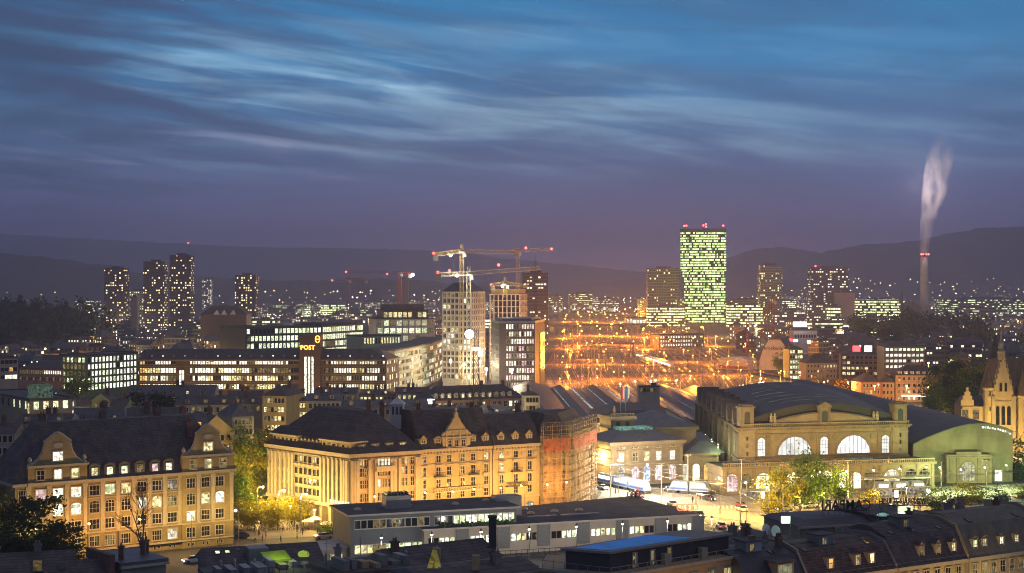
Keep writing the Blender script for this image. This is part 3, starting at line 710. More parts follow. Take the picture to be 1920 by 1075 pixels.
for i in range(5):
    for h in (5.2, 8.4, 11.6, 14.8): T.at('window', win(1.2, 2.0, 'd' if (i+int(h)) % 3 == 0 else 'k', 2, 2, 0, .2, FRAME_W), f3r, f3r.L*(i+.5)/5, h)
T = Thing('scaffolding', 'pipe scaffolding with decks, red netting and a railed top stage wrapped round a house', 'scaffolding', f3r.pt(1, 0))
mb = MB(); dk = MB()
for fr, n in ((f3, 6), (f3r, 11)):
    for i in range(n+1):
        a = fr.L*i/n
        for d in (.5, 1.5): mb.tube(fr.pt(a, 0, d), fr.pt(a, 22.6, d), .05, None, 4)
    for k in range(11):
        h = 2*k+1.9
        for d in (.5, 1.5): mb.tube(fr.pt(-.3, h+1, d), fr.pt(fr.L+1, h+1, d), .04, None, 4)
        dk.fbox(fr, -.2, fr.L+1.2, h, h+.08, 1.5, .5)
        if k % 2 == 0:
            for i in range(0, n, 2): mb.tube(fr.pt(fr.L*i/n, h, 1.55), fr.pt(fr.L*(i+1)/n, h+2, 1.55), .035, None, 4)
T.part('pipes', mb, [mat('scaffold_pipe', (.34, .25, .16), .5, .1, 2, metal=.3)]); T.part('decks', dk, [mat('scaffold_plank', (.36, .26, .15), .9, .3, 1)])
def netmat(name, col, op):
    m = bpy.data.materials.new(name); m.use_nodes = True; nt, N, L = NT(m); b = N['Principled BSDF']; b.inputs['Base Color'].default_value = (*col, 1); b.inputs['Roughness'].default_value = .9
    tc = N.new('ShaderNodeTexCoord'); no = N.new('ShaderNodeTexNoise'); no.inputs['Scale'].default_value = .5; no.inputs['Detail'].default_value = 6; L.new(tc.outputs['Object'], no.inputs['Vector'])
    mr = N.new('ShaderNodeMapRange'); L.new(no.outputs[0], mr.inputs[0]); mr.inputs[1].default_value = .3; mr.inputs[2].default_value = .7; mr.inputs[3].default_value = op-.25; mr.inputs[4].default_value = op+.25
    L.new(mr.outputs[0], b.inputs['Alpha']); return m
mb = MB()
for fr in (f3, f3r):
    n = 14
    for i in range(n):
        a, b = fr.L*i/n, fr.L*(i+1)/n; o = .06*math.sin(i*2.3); q = .06*math.sin((i+1)*2.3)
        mb.add([fr.pt(a, 15.6, 1.62+o), fr.pt(b, 15.6, 1.62+q), fr.pt(b, 18.9, 1.62-q), fr.pt(a, 18.9, 1.62-o)], [(0, 1, 2, 3)], 0)
        if rnd.random() < .8: mb.add([fr.pt(a, 2+rnd.random()*2, 1.62+o), fr.pt(b, 2+rnd.random()*2, 1.62+q), fr.pt(b, 15.5, 1.62-q), fr.pt(a, 15.5, 1.62-o)], [(0, 1, 2, 3)], 1)
T.part('netting', mb, [netmat('net_red', (.46, .13, .07), .6), netmat('net_pale', (.5, .31, .17), .34)])
# ---------------------------------------------------------------- low modern block by the river
f5 = Fr(G(657, 965, 10.5), G(966, 949, 10.5)); f5 = Fr(f5.A, f5.A+f5.u*80)
GREYP = mat('panel_grey', (.13, .14, .16), .6, .12, .5); BEIGE = mat('panel_beige', (.38, .32, .27), .7, .1, .4)
aL = 36.5
T = Thing('market_hall', 'low modern block with flat black roof, grey panels and green lit window bands', 'commercial building', f5.pt(40, 0))
fp = rect4(f5, 0, aL, 15); mb = MB(); mb.prism(fp, 0, 10.1, 0); T.part('wall', mb, [GREYP])
mb = MB(); o = inset(fp, -.7); mb.prism(o, 10.1, 10.5, 1, 0)
T.part('roof', mb, [ROOF_F, mat('fascia', (.42, .36, .33), .6, .1)])
a_lo0 = f5.a(786); a_lo1 = f5.a(1303)
fpl = [tuple(f5.pt(a_lo0, 0, 2.5).xy), tuple(f5.pt(a_lo1, 0, 2.5).xy), (28.9, 379), tuple(f5.pt(a_lo0, 0, -15).xy)]
mb = MB(); mb.prism(inset(fpl, .5), 0, 6.6, 0)
T.part('low_wall', mb, [BEIGE]); mb = MB(); mb.prism(fpl, 6.6, 7.0, 1, 0); T.part('low_roof', mb, [ROOF_F, mat('fascia', (.4, .4, .4))])
mb = MB()
for h0 in (2.2, 7.35):
    mb.fbox(f5, .8, 17, h0-.1, h0, .12, 0); mb.fbox(f5, .8, 17, h0+1.85, h0+1.95, .12, 0)
mb.fbox(f5, 18, aL-.3, 7.25, 7.35, .12, 0); mb.fbox(f5, 18, aL-.3, 9.2, 9.3, .12, 0)
T.part('window_sill', mb, [FRAME_W])
for i in range(12):
    T.at('window', win(1.28, 1.8, 'd' if i in (3, 4, 6, 10) else 'k', 1, 1, 0, 0, FRAME_W), f5, 1.5+i*1.36, 7.38)
    T.at('window', win(1.28, 1.8, 'g' if i > 4 else ('y' if i < 3 else 'd'), 1, 1, 0, 0, FRAME_W), f5, 1.5+i*1.36, 2.25)
for i in range(13): T.at('window', win(1.28, 1.8, 'k' if i < 3 else ('w' if i in (5, 6) else 'g'), 1, 1, 0, 0, FRAME_W), f5, 18.8+i*1.38, 7.38)
fl = Fr(f5.pt(a_lo0, 0, 2.0), f5.pt(a_lo1, 0, 2.0))
x = 6.0; i = 0
for i in range(7):
    a = 1.2+i*9.2
    mb = MB(); mb.fbox(fl, a+6.2, a+9.0, 2.0, 6.5, .25, 0)
    for k in range(16): mb.fbox(fl, a+6.25, a+8.95, 2.15+k*.27, 2.25+k*.27, .33, .25)
    T.part('louvre_panel', mb, [mat('louvre_grey', (.16, .16, .17), .6, .1)])
    for k in range(5):
        lit = 'kkgwgywgy'[(i*3+k) % 9]
        if a+6 < fl.L: T.at('window', win(1.05, 1.6, lit, 1, 1, 0, 0, FRAME_B), fl, a+.7+k*1.18, 3.4, .02)
mb = MB(); mb.fbox(fl, 0, fl.L, 1.0, 1.12, 2.2, 2.08); mb.fbox(fl, 0, fl.L, 1.7, 1.82, 2.2, 2.08); mb.fbox(fl, 0, fl.L, .1, .5, 2.4, 0)
for k in range(52): a = k*fl.L/51; mb.fbox(fl, max(a-.06, 0), a+.06, .5, 1.7, 2.2, 2.1)
T.part('railing', mb, [METAL_D])
for (a0, a1, d0, d1) in ((20, 27, -6, -7.4), (27.6, 34, -6, -7.4), (41, 48, -5, -6.2), (49, 58, -5, -6.2)):
    if a0 > aL: mb = MB(); mb.fbox(f5, a0, a1, 7.0, 7.25, d0, d1); T.part('skylight', mb, [mat('skylight_pane', (.30, .28, .25), .35, .2)])
for a, d in ((3, -6), (15, -9), (25, -7), (33, -10)): mb = MB(); q = f5.pt(a, 10.5, d); mb.lathe(q, [(.9, 0), (.85, .2), (.5, .45), (.1, .55)], 10); T.part('roof_dome', mb, [mat('dome_plastic', (.5, .42, .25), .4, .1)])
for a, d in ((44, -11), (50, -12), (56, -12), (45, -18)): mb = MB(); q = f5.pt(a, 7.0, d); mb.lathe(q, [(.9, 0), (.85, .2), (.5, .45), (.1, .55)], 10); T.part('roof_dome', mb, [mat('dome_plastic', (.5, .42, .25))])
mb = MB(); mb.fbox(f5, 9, 14.5, 10.5, 13.2, -5, -8.5); T.part('roof_plant_room', mb, [mat('plant_room', (.36, .33, .29), .7, .1)])
mb = MB()
for i in range(7): mb.fbox(f5, 9.3+i*.72, 9.7+i*.72, 13.2, 13.8, -5.3, -8.2)
T.part('roof_vent', mb, [METAL_D])
mb = MB(); mb.fbox(f5, aL-2, aL+4, 7.0, 11.6, -7.5, -11); T.part('roof_plant_room', mb, [mat('plant_room', (.36, .33, .29))])
leafy = mat('plant_green', (.05, .11, .02), .8, .5, 2)
mb = MB()
for i in range(260):
    a = 19+rnd.random()*16.5; q = f5.pt(a, 7.0+rnd.random()*.7, .4+rnd.random()*1.3); s = .15+rnd.random()*.25
    t = Vector((rnd.uniform(-1, 1), rnd.uniform(-1, 1), rnd.uniform(.2, 1)))*s; u_ = Vector((rnd.uniform(-1, 1), rnd.uniform(-1, 1), rnd.uniform(-.3, .3)))*s
    mb.add([q-t-u_, q+t-u_, q+t+u_, q-t+u_], [(0, 1, 2, 3)])
T.part('planter_greenery', mb, [leafy])
# ---------------------------------------------------------------- the station: two-storey front house
STONE_S = mat('stone_station', (.22, .165, .10), .85, .22, .3, bump=.1, courses=(.6, .2, .1, .2))
STONE_L = mat('stone_station_light', (.27, .205, .12), .85, .25, .3, bump=.1, courses=(.6, .16, .1, .18))
f6 = Fr((28.4, 451), (49.9, 460)); L6 = f6.L
T = Thing('station_house', 'two storey sandstone house with arched shop windows and low hipped roof by the tram stop', 'station building', f6.pt(L6/2, 0))
fp = rect4(f6, 0, L6, 18); mb = MB(); mb.prism(fp, 0, 12.2); T.part('wall', mb, [STONE_S])
mb = MB(); mb.ring(fp, 11.7, 12.6, .8); mb.ring(fp, 5.9, 6.3, .3); mb.ring(fp, 10.0, 10.2, .15); mb.ring(fp, 0, .8, .15); T.part('cornice', mb, [STONE_L])
mb = MB()
for a in (.5, f6.a(1176), L6-.5):
    for h0, h1 in ((.8, 5.9), (6.3, 10.0)): mb.fbox(f6, a-.45, a+.45, h0, h1, .18, 0)
T.part('pilaster', mb, [STONE_L])
mb = MB(); q = inset(fp, -.8); mb.frustum(q, 12.6, inset(fp, 7), 15.4); T.part('roof', mb, [ROOF_M])
q4 = inset(fp, 6.5); c = (Vector(q4[0])+Vector(q4[2]))/2
mb = MB(); mb.prism(q4, 15.0, 16.0); T.part('roof_light', mb, [litmat('skylight_teal', (.35, .75, .6), (.5, .9, .75), .28, .2)])
for px, ku, kl in ((1165, 'w', 'w'), (1191, 'd', 'p'), (1212.6, 'y', 'b'), (1235, 'w', 'p'), (1260.5, 'w', 'p')):
    a = f6.a(px)
    T.at('window', win(1.7, 2.6, ku, 2, 2, 0, .3, FRAME_W, STONE_L, 'flat'), f6, a, 6.9)
    T.at('arched_window', win(2.3, 4.4, kl, 3, 1, 1, .35, FRAME_D, STONE_L, None), f6, a, 1.0)
    for k in (-.8, 0, .8): T.at('frieze_window', win(.5, .5, 'd', 1, 1, 0, .06, FRAME_W, STONE_L, None, False), f6, a+k, 10.6)
mb = MB(); a = f6.a(1165); mb.fbox(f6, a-2.2, a+2.2, 3.5, 3.7, 2.0, .1); T.part('awning', mb, [METAL])
# south corner building with flags
f7 = Fr((29.5, 470), (56, 478)); f7s = Fr((27, 545), (29.5, 470))
T = Thing('station_wing', 'bright floodlit station corner building with balustraded tower block behind the two storey house', 'station building', (40, 500, 0))
fp = [tuple(f7.A), tuple(f7.B), (53.5, 548), (27, 545)]
mb = MB(); mb.prism(fp, 0, 14.5); T.part('wall', mb, [STONE_P])
mb = MB(); mb.ring(fp, 13.9, 14.8, .8); mb.ring(fp, 7, 7.4, .3); T.part('cornice', mb, [STONE_L])
q = [tuple(f7.pt(0, 0, .2).xy), tuple(f7.pt(7.5, 0, .2).xy), tuple(f7.pt(7.5, 0, -9).xy), tuple(f7.pt(-.3, 0, -9).xy)]
mb = MB(); mb.prism(q, 0, 18.2); mb.ring(q, 17.4, 18.4, .5); mb.ring(q, 14.2, 14.9, .5); T.part('tower_block', mb, [STONE_P])
mb = MB()
for k in range(8): a = .2+k*1.0; mb.fbox(f7, a-.1, a+.1, 18.4, 19.1, .2, 0)
mb.fbox(f7, 0, 7.5, 19.1, 19.35, .35, -.1); T.part('balustrade', mb, [STONE_L])
for a in (2.2, 5.2): T.at('window', win(1.0, 1.2, 'k', 1, 1, 0, .2, FRAME_D, STONE_L), f7, a, 15.6, .2)
for i in range(9):
    for h in (1.5, 8.5): T.at('window', win(1.8, 3.4, 'y' if (i+int(h)) % 4 == 0 else 'k', 2, 2, 1, .3, FRAME_D, STONE_L), f7s, 4+i*8, h)
mb = MB(); q2 = [tuple(f7.pt(8, 0, .6).xy), tuple(f7.pt(28, 0, .6).xy), tuple(f7.pt(28, 0, -22).xy), tuple(f7.pt(8, 0, -22).xy)]
mb.frustum(q2, 14.8, inset(q2, 9.5), 19.0)
for k in range(18): mb.fbox(f7, 9+k*1.05, 9.08+k*1.05, 14.9, 15.0, .5, .3)
T.part('hipped_roof', mb, [ROOF_M])
mb = MB(); q3 = inset([tuple(f7.pt(-.3, 0, -22).xy), tuple(f7.pt(28, 0, -22).xy), (53.5, 548), (27, 545)], .2); mb.frustum(q3, 14.6, inset(q3, 8), 17.5); T.part('rear_roof', mb, [ROOF_D])
mb = MB(); p = f7.pt(1.5, 18.4, -1)
mb.lathe(p, [(.6, 0), (.5, .8), (.35, .9), (.5, 1.6), (.35, 2.4), (.2, 2.6), (.25, 3.0), (.05, 3.2)], 8); T.part('statue', mb, [STONE_L])
for k, (cols_) in enumerate((((.55, .03, .03), (.6, .6, .6)), ((.1, .2, .55), (.65, .65, .65)))):
    p = f7.pt(3.6+k*1.6, 18.4, -1.2); t = Thing('flag', 'limp red and white flag on a tall pole over the station corner' if k == 0 else 'limp blue and white flag on a tall pole over the station corner', 'flag', p, 'flags over the station corner')
    mb = MB(); mb.tube(p, p+Vector((0, 0, 9.5)), .1, .05); t.part('pole', mb, [METAL])
    mb = MB()
    for j in range(6):
        x0 = .1+.18*j; x1 = x0+.18
        mb.add([p+Vector((x0, .12*math.sin(j*1.7), 4.2+.25*j)), p+Vector((x1, .12*math.sin(j*1.7+1.7), 4.45+.25*j)), p+Vector((x1, .12*math.sin(j*1.7+1.7), 9.0-.1*j)), p+Vector((x0, .12*math.sin(j*1.7), 9.1-.1*j))], [(0, 1, 2, 3)], 0 if j < 3 else 1)
    t.part('cloth', mb, [mat('flag_a%d' % k, cols_[0], .9, .1), mat('flag_b%d' % k, cols_[1], .9, .1)])
mb = MB(); p0 = Vector((PX(1143, 535), 535, 0)); T = Thing('neon_sign', 'long blue neon sign on the roof behind the floodlit station corner', 'sign', (p0.x, p0.y, 15))
x = 0
while x < 8.2:
    w_ = rnd.choice((.5, .7, .9)); mb.box(p0.x+x, p0.y, 16.0, p0.x+x+w_, p0.y+.2, 16.9); x += w_+.2
T.part('letters', mb, [emat('neon_blue', (.08, .15, 1), 4)])
mb = MB(); mb.box(p0.x, p0.y+.2, 15.0, p0.x+8.4, p0.y+.3, 15.9); T.part('frame', mb, [METAL_D])
# ---------------------------------------------------------------- main hall
f8 = Fr((64.5, 446), (115.3, 458)); L8 = f8.L
f8s = Fr((64.5, 548), (64.5, 446))
T = Thing('station_hall', 'great station hall with two arched windows, corner towers, arcade and dark barrel roof', 'station hall', f8.pt(L8/2, 0))
fp = [tuple(f8.A), tuple(f8.B), (121, 548), (64.5, 548)]
def arc_hole_wall(mb, fr, a0, a1, h0, h1, d0, d1, m=0): mb.fbox(fr, a0, a1, h0, h1, d0, d1, m)
mb = MB(); mb.prism(fp, 0, 16.4); T.part('wall', mb, [STONE_L])
mb = MB(); mb.ring(fp, 16.3, 16.9, .5); mb.ring(fp, 16.9, 17.4, 1.0); mb.ring(fp, 15.0, 15.4, .25); mb.ring(fp, 7.6, 8.4, .4); T.part('cornice', mb, [STONE_S])
mb = MB(); k = .3
while k < L8: mb.fbox(f8, k, k+.45, 16.45, 16.9, .85, .5); k += .95
k = .2
while k < L8: mb.fbox(f8, k, k+.22, 17.4, 18.1, .75, .45); k += .6
mb.fbox(f8, 0, L8, 18.1, 18.4, .9, .3)
T.part('balustrade', mb, [STONE_L])
# segmental attic with aedicule and statues
a0, a1 = f8.a(1448), f8.a(1645); am = f8.a(1545)
pts = [(a0, 17.5), (a1, 17.5)]+[(a1+(a0-a1)*t, 18.6+2.4*math.sin(math.pi*t)**.9) for t in [i/16 for i in range(17)]]
mb = MB(); mb.fpoly(f8, pts, .2, -1.0)
for i in range(16):
    p, q = pts[2+i], pts[3+i]; mb.tube(f8.pt(p[0], p[1], 0), f8.pt(q[0], q[1], 0), .42, None, 4)
T.part('attic', mb, [STONE_L])
def aedicule(name, ac, w, h0, h1, arch_w, ped):
    mb = MB(); g = T.part(name, (lambda b: (b.fbox(f8, ac-w/2, ac+w/2, h0, h1, .5, -2.6), b)[1])(mb), [STONE_L])
    mb = MB(); mb.fbox(f8, ac-w/2-.3, ac+w/2+.3, h1, h1+.5, .85, -2.9)
    if ped: mb.fpoly(f8, [(ac-w/2-.3, h1+.5), (ac+w/2+.3, h1+.5), (ac, h1+1.7)], .85, -2.9)
    else: mb.fbox(f8, ac-w/2+.3, ac+w/2-.3, h1+.5, h1+1.0, .4, -2.4)
    T.part('coping', mb, [STONE_S], g)
    mb = MB(); r = arch_w/2
    mb.fpoly(f8, [(ac-r, h0+.6), (ac+r, h0+.6)]+[(ac+r*math.cos(math.pi*i/8), h1-.9-r+r*math.sin(math.pi*i/8)) for i in range(9)], .53, .45); T.part('niche_shade', mb, [METAL_D], g)  # dark panel painted in for the shade of the arch opening
    mb = MB()
    for k in (-1, 1): mb.fbox(f8, ac+k*(w/2-.35)-.25, ac+k*(w/2-.35)+.25, h0, h1, .72, .5)
    T.part('column', mb, [STONE_S], g); return g
aedicule('central_niche', am, 3.6, 17.5, 22.6, 1.8, True)
tL, tR = f8.a(1400), f8.a(1687)
for ac in (tL, tR):
    g = aedicule('corner_tower', ac, 4.0, 17.5, 22.8, 1.7, False)
    mb = MB(); mb.fbox(f8, ac-2.4, ac+2.4, 8.4, 16.3, .35, 0); T.part('tower_shaft', mb, [STONE_L])
    for h in (9.2, 11.6, 13.6): T.at('slit_window', win(.5, 1.1, 'k', 1, 1, 0, .15, FRAME_D, STONE_S, None, False), f8, ac, h, .35)
for p in (1450, 1642):
    mb = MB(); q = f8.pt(f8.a(p), 18.4, -.2)
    for k in (-.5, .5): mb.lathe(q+Vector((k, 0, 0)), [(.5, 0), (.55, .7), (.4, 1.3), (.5, 1.9), (.25, 2.2), (.3, 2.6), (.06, 2.9)], 8)
    T.part('statue', mb, [STONE_P])
FR_ST = mat('frame_iron', (.10, .10, .10), .5, .1)
LIT['h'] = litmat('lit_hall', (1, .97, .9), (1, 1, .97), 1.0, .6, .6); LIT['m'] = litmat('lit_museum', (.8, .8, .45), (.9, .85, .5), .5, .3)
for p in (1490, 1600): T.at('great_arched_window', win(10.4, 5.4, 'h', 8, 2, 1, .7, FR_ST, STONE_S, None, True, .12), f8, f8.a(p), 9.0)
for p in (1427.5, 1545, 1660): T.at('arched_window', win(2.4, 5.2, 'h', 3, 4, 1, .45, FR_ST, STONE_S, None, True, .09), f8, f8.a(p), 9.0)
mb = MB()
for p in (1456, 1524, 1566, 1636): a = f8.a(p); mb.fpoly(f8, [(a+.8*math.cos(t*math.pi/6), 14+.8*math.sin(t*math.pi/6)) for t in range(12)], .22, 0)
T.part('rosette', mb, [STONE_S])
mb = MB()
for p in (1415, 1440, 1533, 1557, 1648, 1672): a = f8.a(p); mb.fbox(f8, a-.45, a+.45, 8.4, 15, .25, 0)
T.part('pilaster', mb, [STONE_S])
# side wall: arched windows and pointed gables
for i in range(8):
    a = 7+i*12.3
    T.at('side_window', win(3.4, 7.6, 'm', 3, 4, 1, .5, FR_ST, STONE_S, None, True, .1), f8s, a, 7.6)
    mb = MB(); mb.fpoly(f8s, [(a-2.6, 17.4), (a+2.6, 17.4), (a+2.2, 18.2), (a, 22.4), (a-2.2, 18.2)], .7, -.6); g = T.part('side_gable', mb, [STONE_L])
    mb = MB(); p = [f8s.pt(a-2.7, 18.1, .8), f8s.pt(a, 22.7, .8), f8s.pt(a, 22.7, -7), f8s.pt(a-2.7, 18.1, -5)]
    q = [f8s.pt(a+2.7, 18.1, .8), f8s.pt(a, 22.7, .8), f8s.pt(a, 22.7, -7), f8s.pt(a+2.7, 18.1, -5)]
    mb.add(p, [(3, 2, 1, 0)]); mb.add(q, [(0, 1, 2, 3)]); T.part('gable_roof', mb, [ROOF_D], g)
    for k in (-6.1,):
        mb = MB(); mb.fbox(f8s, a+k-.7, a+k+.7, 0, 17.4, .9, 0); T.part('buttress', mb, [STONE_S])
# barrel roof
ROOF_H = mat('roof_hall', (.032, .028, .027), .6, .4, .12, bump=.2, courses=(.8, .3, .12, .3))
mb = MB(); n, ny = 18, 12
def hall_pt(t, s, dz=0):
    Y = s; xl = 64.5-.6; fr_y0 = 446+12*t
    x0, x1 = xl, 115.3+.6+(121-115.3)*max(0, (s-458)/90)
    yy = fr_y0+.9+(549-fr_y0-.9)*(s-446)/102
    return Vector((x0+(x1-x0)*t, yy, 17.45+dz+6.4*math.sin(math.pi*t)**.8))
for j in range(ny+1):
    for i in range(n+1): mb.v.append(tuple(hall_pt(i/n, 446+102*j/ny)))
for j in range(ny):
    for i in range(n): a = j*(n+1)+i; mb.f.append((a, a+1, a+n+2, a+n+1)); mb.m.append(0)
mb.add([hall_pt(i/n, 548) for i in range(n+1)], [tuple(range(n+1))]); mb.add([hall_pt(i/n, 446) for i in range(n, -1, -1)], [tuple(range(n+1))])
mb.sm = True; T.part('barrel_roof', mb, [ROOF_H])
for s, t0, t1 in ((460, .30, .80), (470, .25, .62), (482, .2, .5), (482, .56, .7), (495, .22, .42), (508, .24, .52), (521, .3, .45), (533, .34, .6)):
    mb = MB(); m_ = 10
    for i in range(m_):
        u0, u1 = t0+(t1-t0)*i/m_, t0+(t1-t0)*(i+1)/m_
        mb.add([hall_pt(u0, s, .12), hall_pt(u1, s, .12), hall_pt(u1, s+.8, .12), hall_pt(u0, s+.8, .12)], [(0, 1, 2, 3)])
    T.part('roof_skylight', mb, [litmat('skylight_glow', (.8, .85, .55), (.6, .7, .5), .26, .1, .35)])
# arcade in front
f8a = Fr((58, 433), (120, 447)); La = f8a.L
fpa = [tuple(f8a.A), tuple(f8a.B), tuple(f8a.pt(La, 0, -12).xy), tuple(f8a.pt(0, 0, -12).xy)]
mb = MB(); mb.prism(fpa, 0, 7.5); T.part('arcade', mb, [STONE_L])
mb = MB(); mb.ring(fpa, 7.0, 7.7, .5); mb.ring(fpa, 0, .7, .2); mb.ring(fpa, 4.9, 5.1, .15)
T.part('cornice', mb, [STONE_S])
mb = MB(); k = .2
while k < La: mb.fbox(f8a, k, k+.25, 7.7, 8.4, .2, -.05); k += .65
mb.fbox(f8a, 0, La, 8.4, 8.7, .35, -.2); T.part('balustrade', mb, [STONE_L])
LIT['e'] = litmat('lit_arcade', (1, .85, .5), (1, .95, .75), 2.2, .2, .5)
for p, k, w_ in ((1372, 'p', 3.4), (1398, 'd', 3.4), (1431, 'e', 4.2), (1455, 'y', 3), (1480, 'e', 3), (1505, 'd', 3), (1528, 'e', 3), (1550, 'e', 3.4), (1581, 'w', 2.6), (1593, 'd', 1.6), (1605, 'e', 3.0), (1628, 'd', 2.4), (1672, 'e', 5.0), (1708, 'd', 3.4), (1733, 'd', 3.4)):
    T.at('arcade_opening', win(w_, 5.4 if w_ > 3 else 5.0, k, 3 if w_ > 3 else 2, 1, 1, .4, FR_ST, STONE_S, None, False, .1), f8a, f8a.a(p), .3)
mb = MB()
for p in (1360, 1385, 1414, 1445, 1468, 1493, 1517, 1539, 1563, 1617, 1641, 1652, 1692, 1720, 1748): a = f8a.a(p); mb.fbox(f8a, a-.4, a+.4, .7, 7.0, .3, 0)
T.part('pilaster', mb, [STONE_S])
mb = MB(); mb.fbox(f8a, f8a.a(1618), f8a.a(1730), 3.5, 3.9, 4.5, .3); T.part('canopy', mb, [METAL])
mb = MB(); mb.fbox(f8a, f8a.a(1575), f8a.a(1640), 8.0, 8.9, -1, -1.4); T.part('roof_light', mb, [litmat('skylight_teal', (.35, .75, .6), (.5, .9, .75), .28)])
# low linking wing with three lit arches
fl = Fr((50.6, 462), (61, 464)); T = Thing('linking_wing', 'low wing with lit arched doors between the two storey house and the great hall', 'station building', fl.pt(5, 0))
fp = [tuple(fl.A), tuple(fl.B), (63.8, 545), (57, 546)]
mb = MB(); mb.prism(fp, 0, 8.0); T.part('wall', mb, [STONE_L]); mb = MB(); mb.ring(fp, 7.6, 8.2, .4); T.part('cornice', mb, [STONE_S])
mb = MB(); q = [tuple(fl.pt(0, 0, .3).xy), tuple(fl.pt(fl.L+2, 0, .3).xy), (64.3, 500), (52.5, 500)]; mb.frustum(q, 8.2, inset(q, 4.6), 11.5); T.part('roof', mb, [ROOF_M])
mb = MB(); q = [(52.5, 502), (64, 502), (64, 544), (56, 544)]; mb.frustum(q, 8.2, inset(q, 4.5), 12.5); T.part('rear_roof', mb, [ROOF_D])
for p in (1284.5, 1305, 1326): T.at('arched_door', win(2.2, 5.0, 'e' if p < 1320 else 'o', 2, 2, 1, .35, FR_ST, STONE_S, None, False), fl, fl.a(p), .2)
# ---------------------------------------------------------------- right wing with the green lit gable wall
T = Thing('station_annex', 'curved roofed station annex with green lit blank front wall and arched portal', 'station hall', (131, 461, 0))
tt = [0, .08, .18, .3, .42, .55, .65, .75, .85, .93, 1]; zz = [11.0, 12.2, 13.4, 14.8, 15.9, 16.7, 16.9, 16.8, 16.3, 15.6, 14.6]
A0, B0, A1, B1 = Vector((117.5, 461)), Vector((147, 462)), Vector((112, 672)), Vector((130.5, 672))
f9 = Fr(A0, B0)
mb = MB(); vs = [(0, 0), (f9.L, 0)]+[(f9.L*t, z) for t, z in list(zip(tt, zz))[::-1]]
mb.fpoly(f9, vs, 0, -.6); T.part('front_wall', mb, [mat('annex_plaster', (.24, .21, .115), .85, .4, .22, courses=(1.3, .14, .05, .14))])
mb = MB()
for s in (0, 1):
    for t, z in zip(tt, zz): p = (A0.lerp(B0, t) if s == 0 else A1.lerp(B1, t)); mb.v.append((p.x, p.y-(.9 if s == 0 else 0), z+.35))
n = len(tt)
for i in range(n-1): mb.f.append((i, i+1, i+1+n, i+n)); mb.m.append(0)
mb.add([(A0.lerp(B0, t).x, A0.y+t-.9, z+.35) for t, z in zip(tt, zz)]+[(A0.lerp(B0, t).x, A0.y+t-.9, z-.05) for t, z in zip(tt[::-1], zz[::-1])], [tuple(range(2*n-1, -1, -1))], 1)
T.part('curved_roof', mb, [ROOF_H, mat('eave_board', (.12, .13, .09), .7, .1)])
mb = MB(); mb.add([(B0.x, B0.y, 0), (B1.x, B1.y, 0), (B1.x, B1.y, 14.6), (B0.x, B0.y, 14.6)], [(0, 1, 2, 3)]); T.part('side_wall', mb, [STONE_L])
for i in range(12): T.at('clerestory_window', win(.75, .75, 'w', 1, 1, 0, 0, FRAME_D), f9, f9.L*.70+i*.74, float(np.interp(.70+i*.025, tt, zz))-1.25, 0)
mb = MB(); p0, p1 = f9.a(1769), f9.a(1853); mb.fbox(f9, p0, p1, 0, 8.3, 3.0, 0); mb.fbox(f9, p0-.3, p1+.3, 7.4, 7.8, 3.4, 0); mb.fbox(f9, p0+3, p1-3, 8.3, 9.1, 2.8, .2); g = T.part('portal', mb, [STONE_L])
pa = f9.a(1809)
T.at('portal_window', win(4.0, 5.6, 'm', 4, 2, 1, .5, FR_ST, STONE_S, None, False, .1), f9, pa, .6, 3.0, g)
for p in (1778, 1790, 1829, 1845): mb = MB(); a = f9.a(p); mb.fbox(f9, a-.5, a+.5, 0, 7.4, 3.3, 3.0); T.part('pilaster', mb, [STONE_S], g)
T.at('lit_door', win(2.2, 3.2, 'w', 1, 1, 0, .2, FRAME_D), f9, f9.a(1872), .2, 0)
for p, w_, s, c in ((1700, 1.4, .2, 'r'), (1755, 1.6, .3, 'r'), (1785, 1.6, .5, 'r')):
    pass
for (t, s, w_, l_) in ((.12, .12, 3.2, 10), (.55, .30, 1.2, 3.2), (.8, .20, 1.2, 3.2), (.05, .45, 1.6, 6)):
    p = A0.lerp(B0, t).lerp(A1.lerp(B1, t), s); z = float(np.interp(t, tt, zz))+.45; z2 = float(np.interp(t+w_/28, tt, zz))+.45
    mb = MB(); mb.add([(p.x, p.y, z), (p.x+w_, p.y, z2), (p.x+w_-.3, p.y+l_, z2), (p.x-.3, p.y+l_, z)], [(0, 1, 2, 3)])
    T.part('roof_skylight', mb, [emat('skylight_blue', (.35, .6, .75), .55) if l_ > 5 else emat('skylight_rose', (1, .6, .55), .8)])
# ---------------------------------------------------------------- turreted museum at the right edge
STONE_C = mat('stone_castle', (.46, .36, .20), .85, .18, .25, bump=.15)
ROOF_C = mat('roof_castle', (.22, .13, .06), .8, .25, .8, bump=.2)
Yc = 545; f10 = Fr((PX(1803, Yc), Yc), (PX(1990, Yc), Yc)); A = lambda px: f10.a(px); Hh = lambda py: PZ(py, Yc)
T = Thing('castle_museum', 'floodlit castle like museum with crow stepped gable, pointed turrets and brown roof', 'museum', f10.pt(16, 0))
mb = MB(); mb.fbox(f10, A(1858), A(1896), 0, Hh(742), 3, -14); mb.fbox(f10, A(1896), A(1990), 0, Hh(738), 0, -14); mb.fbox(f10, A(1803), A(1846), 0, Hh(762), 1, -9); T.part('wall', mb, [STONE_C])
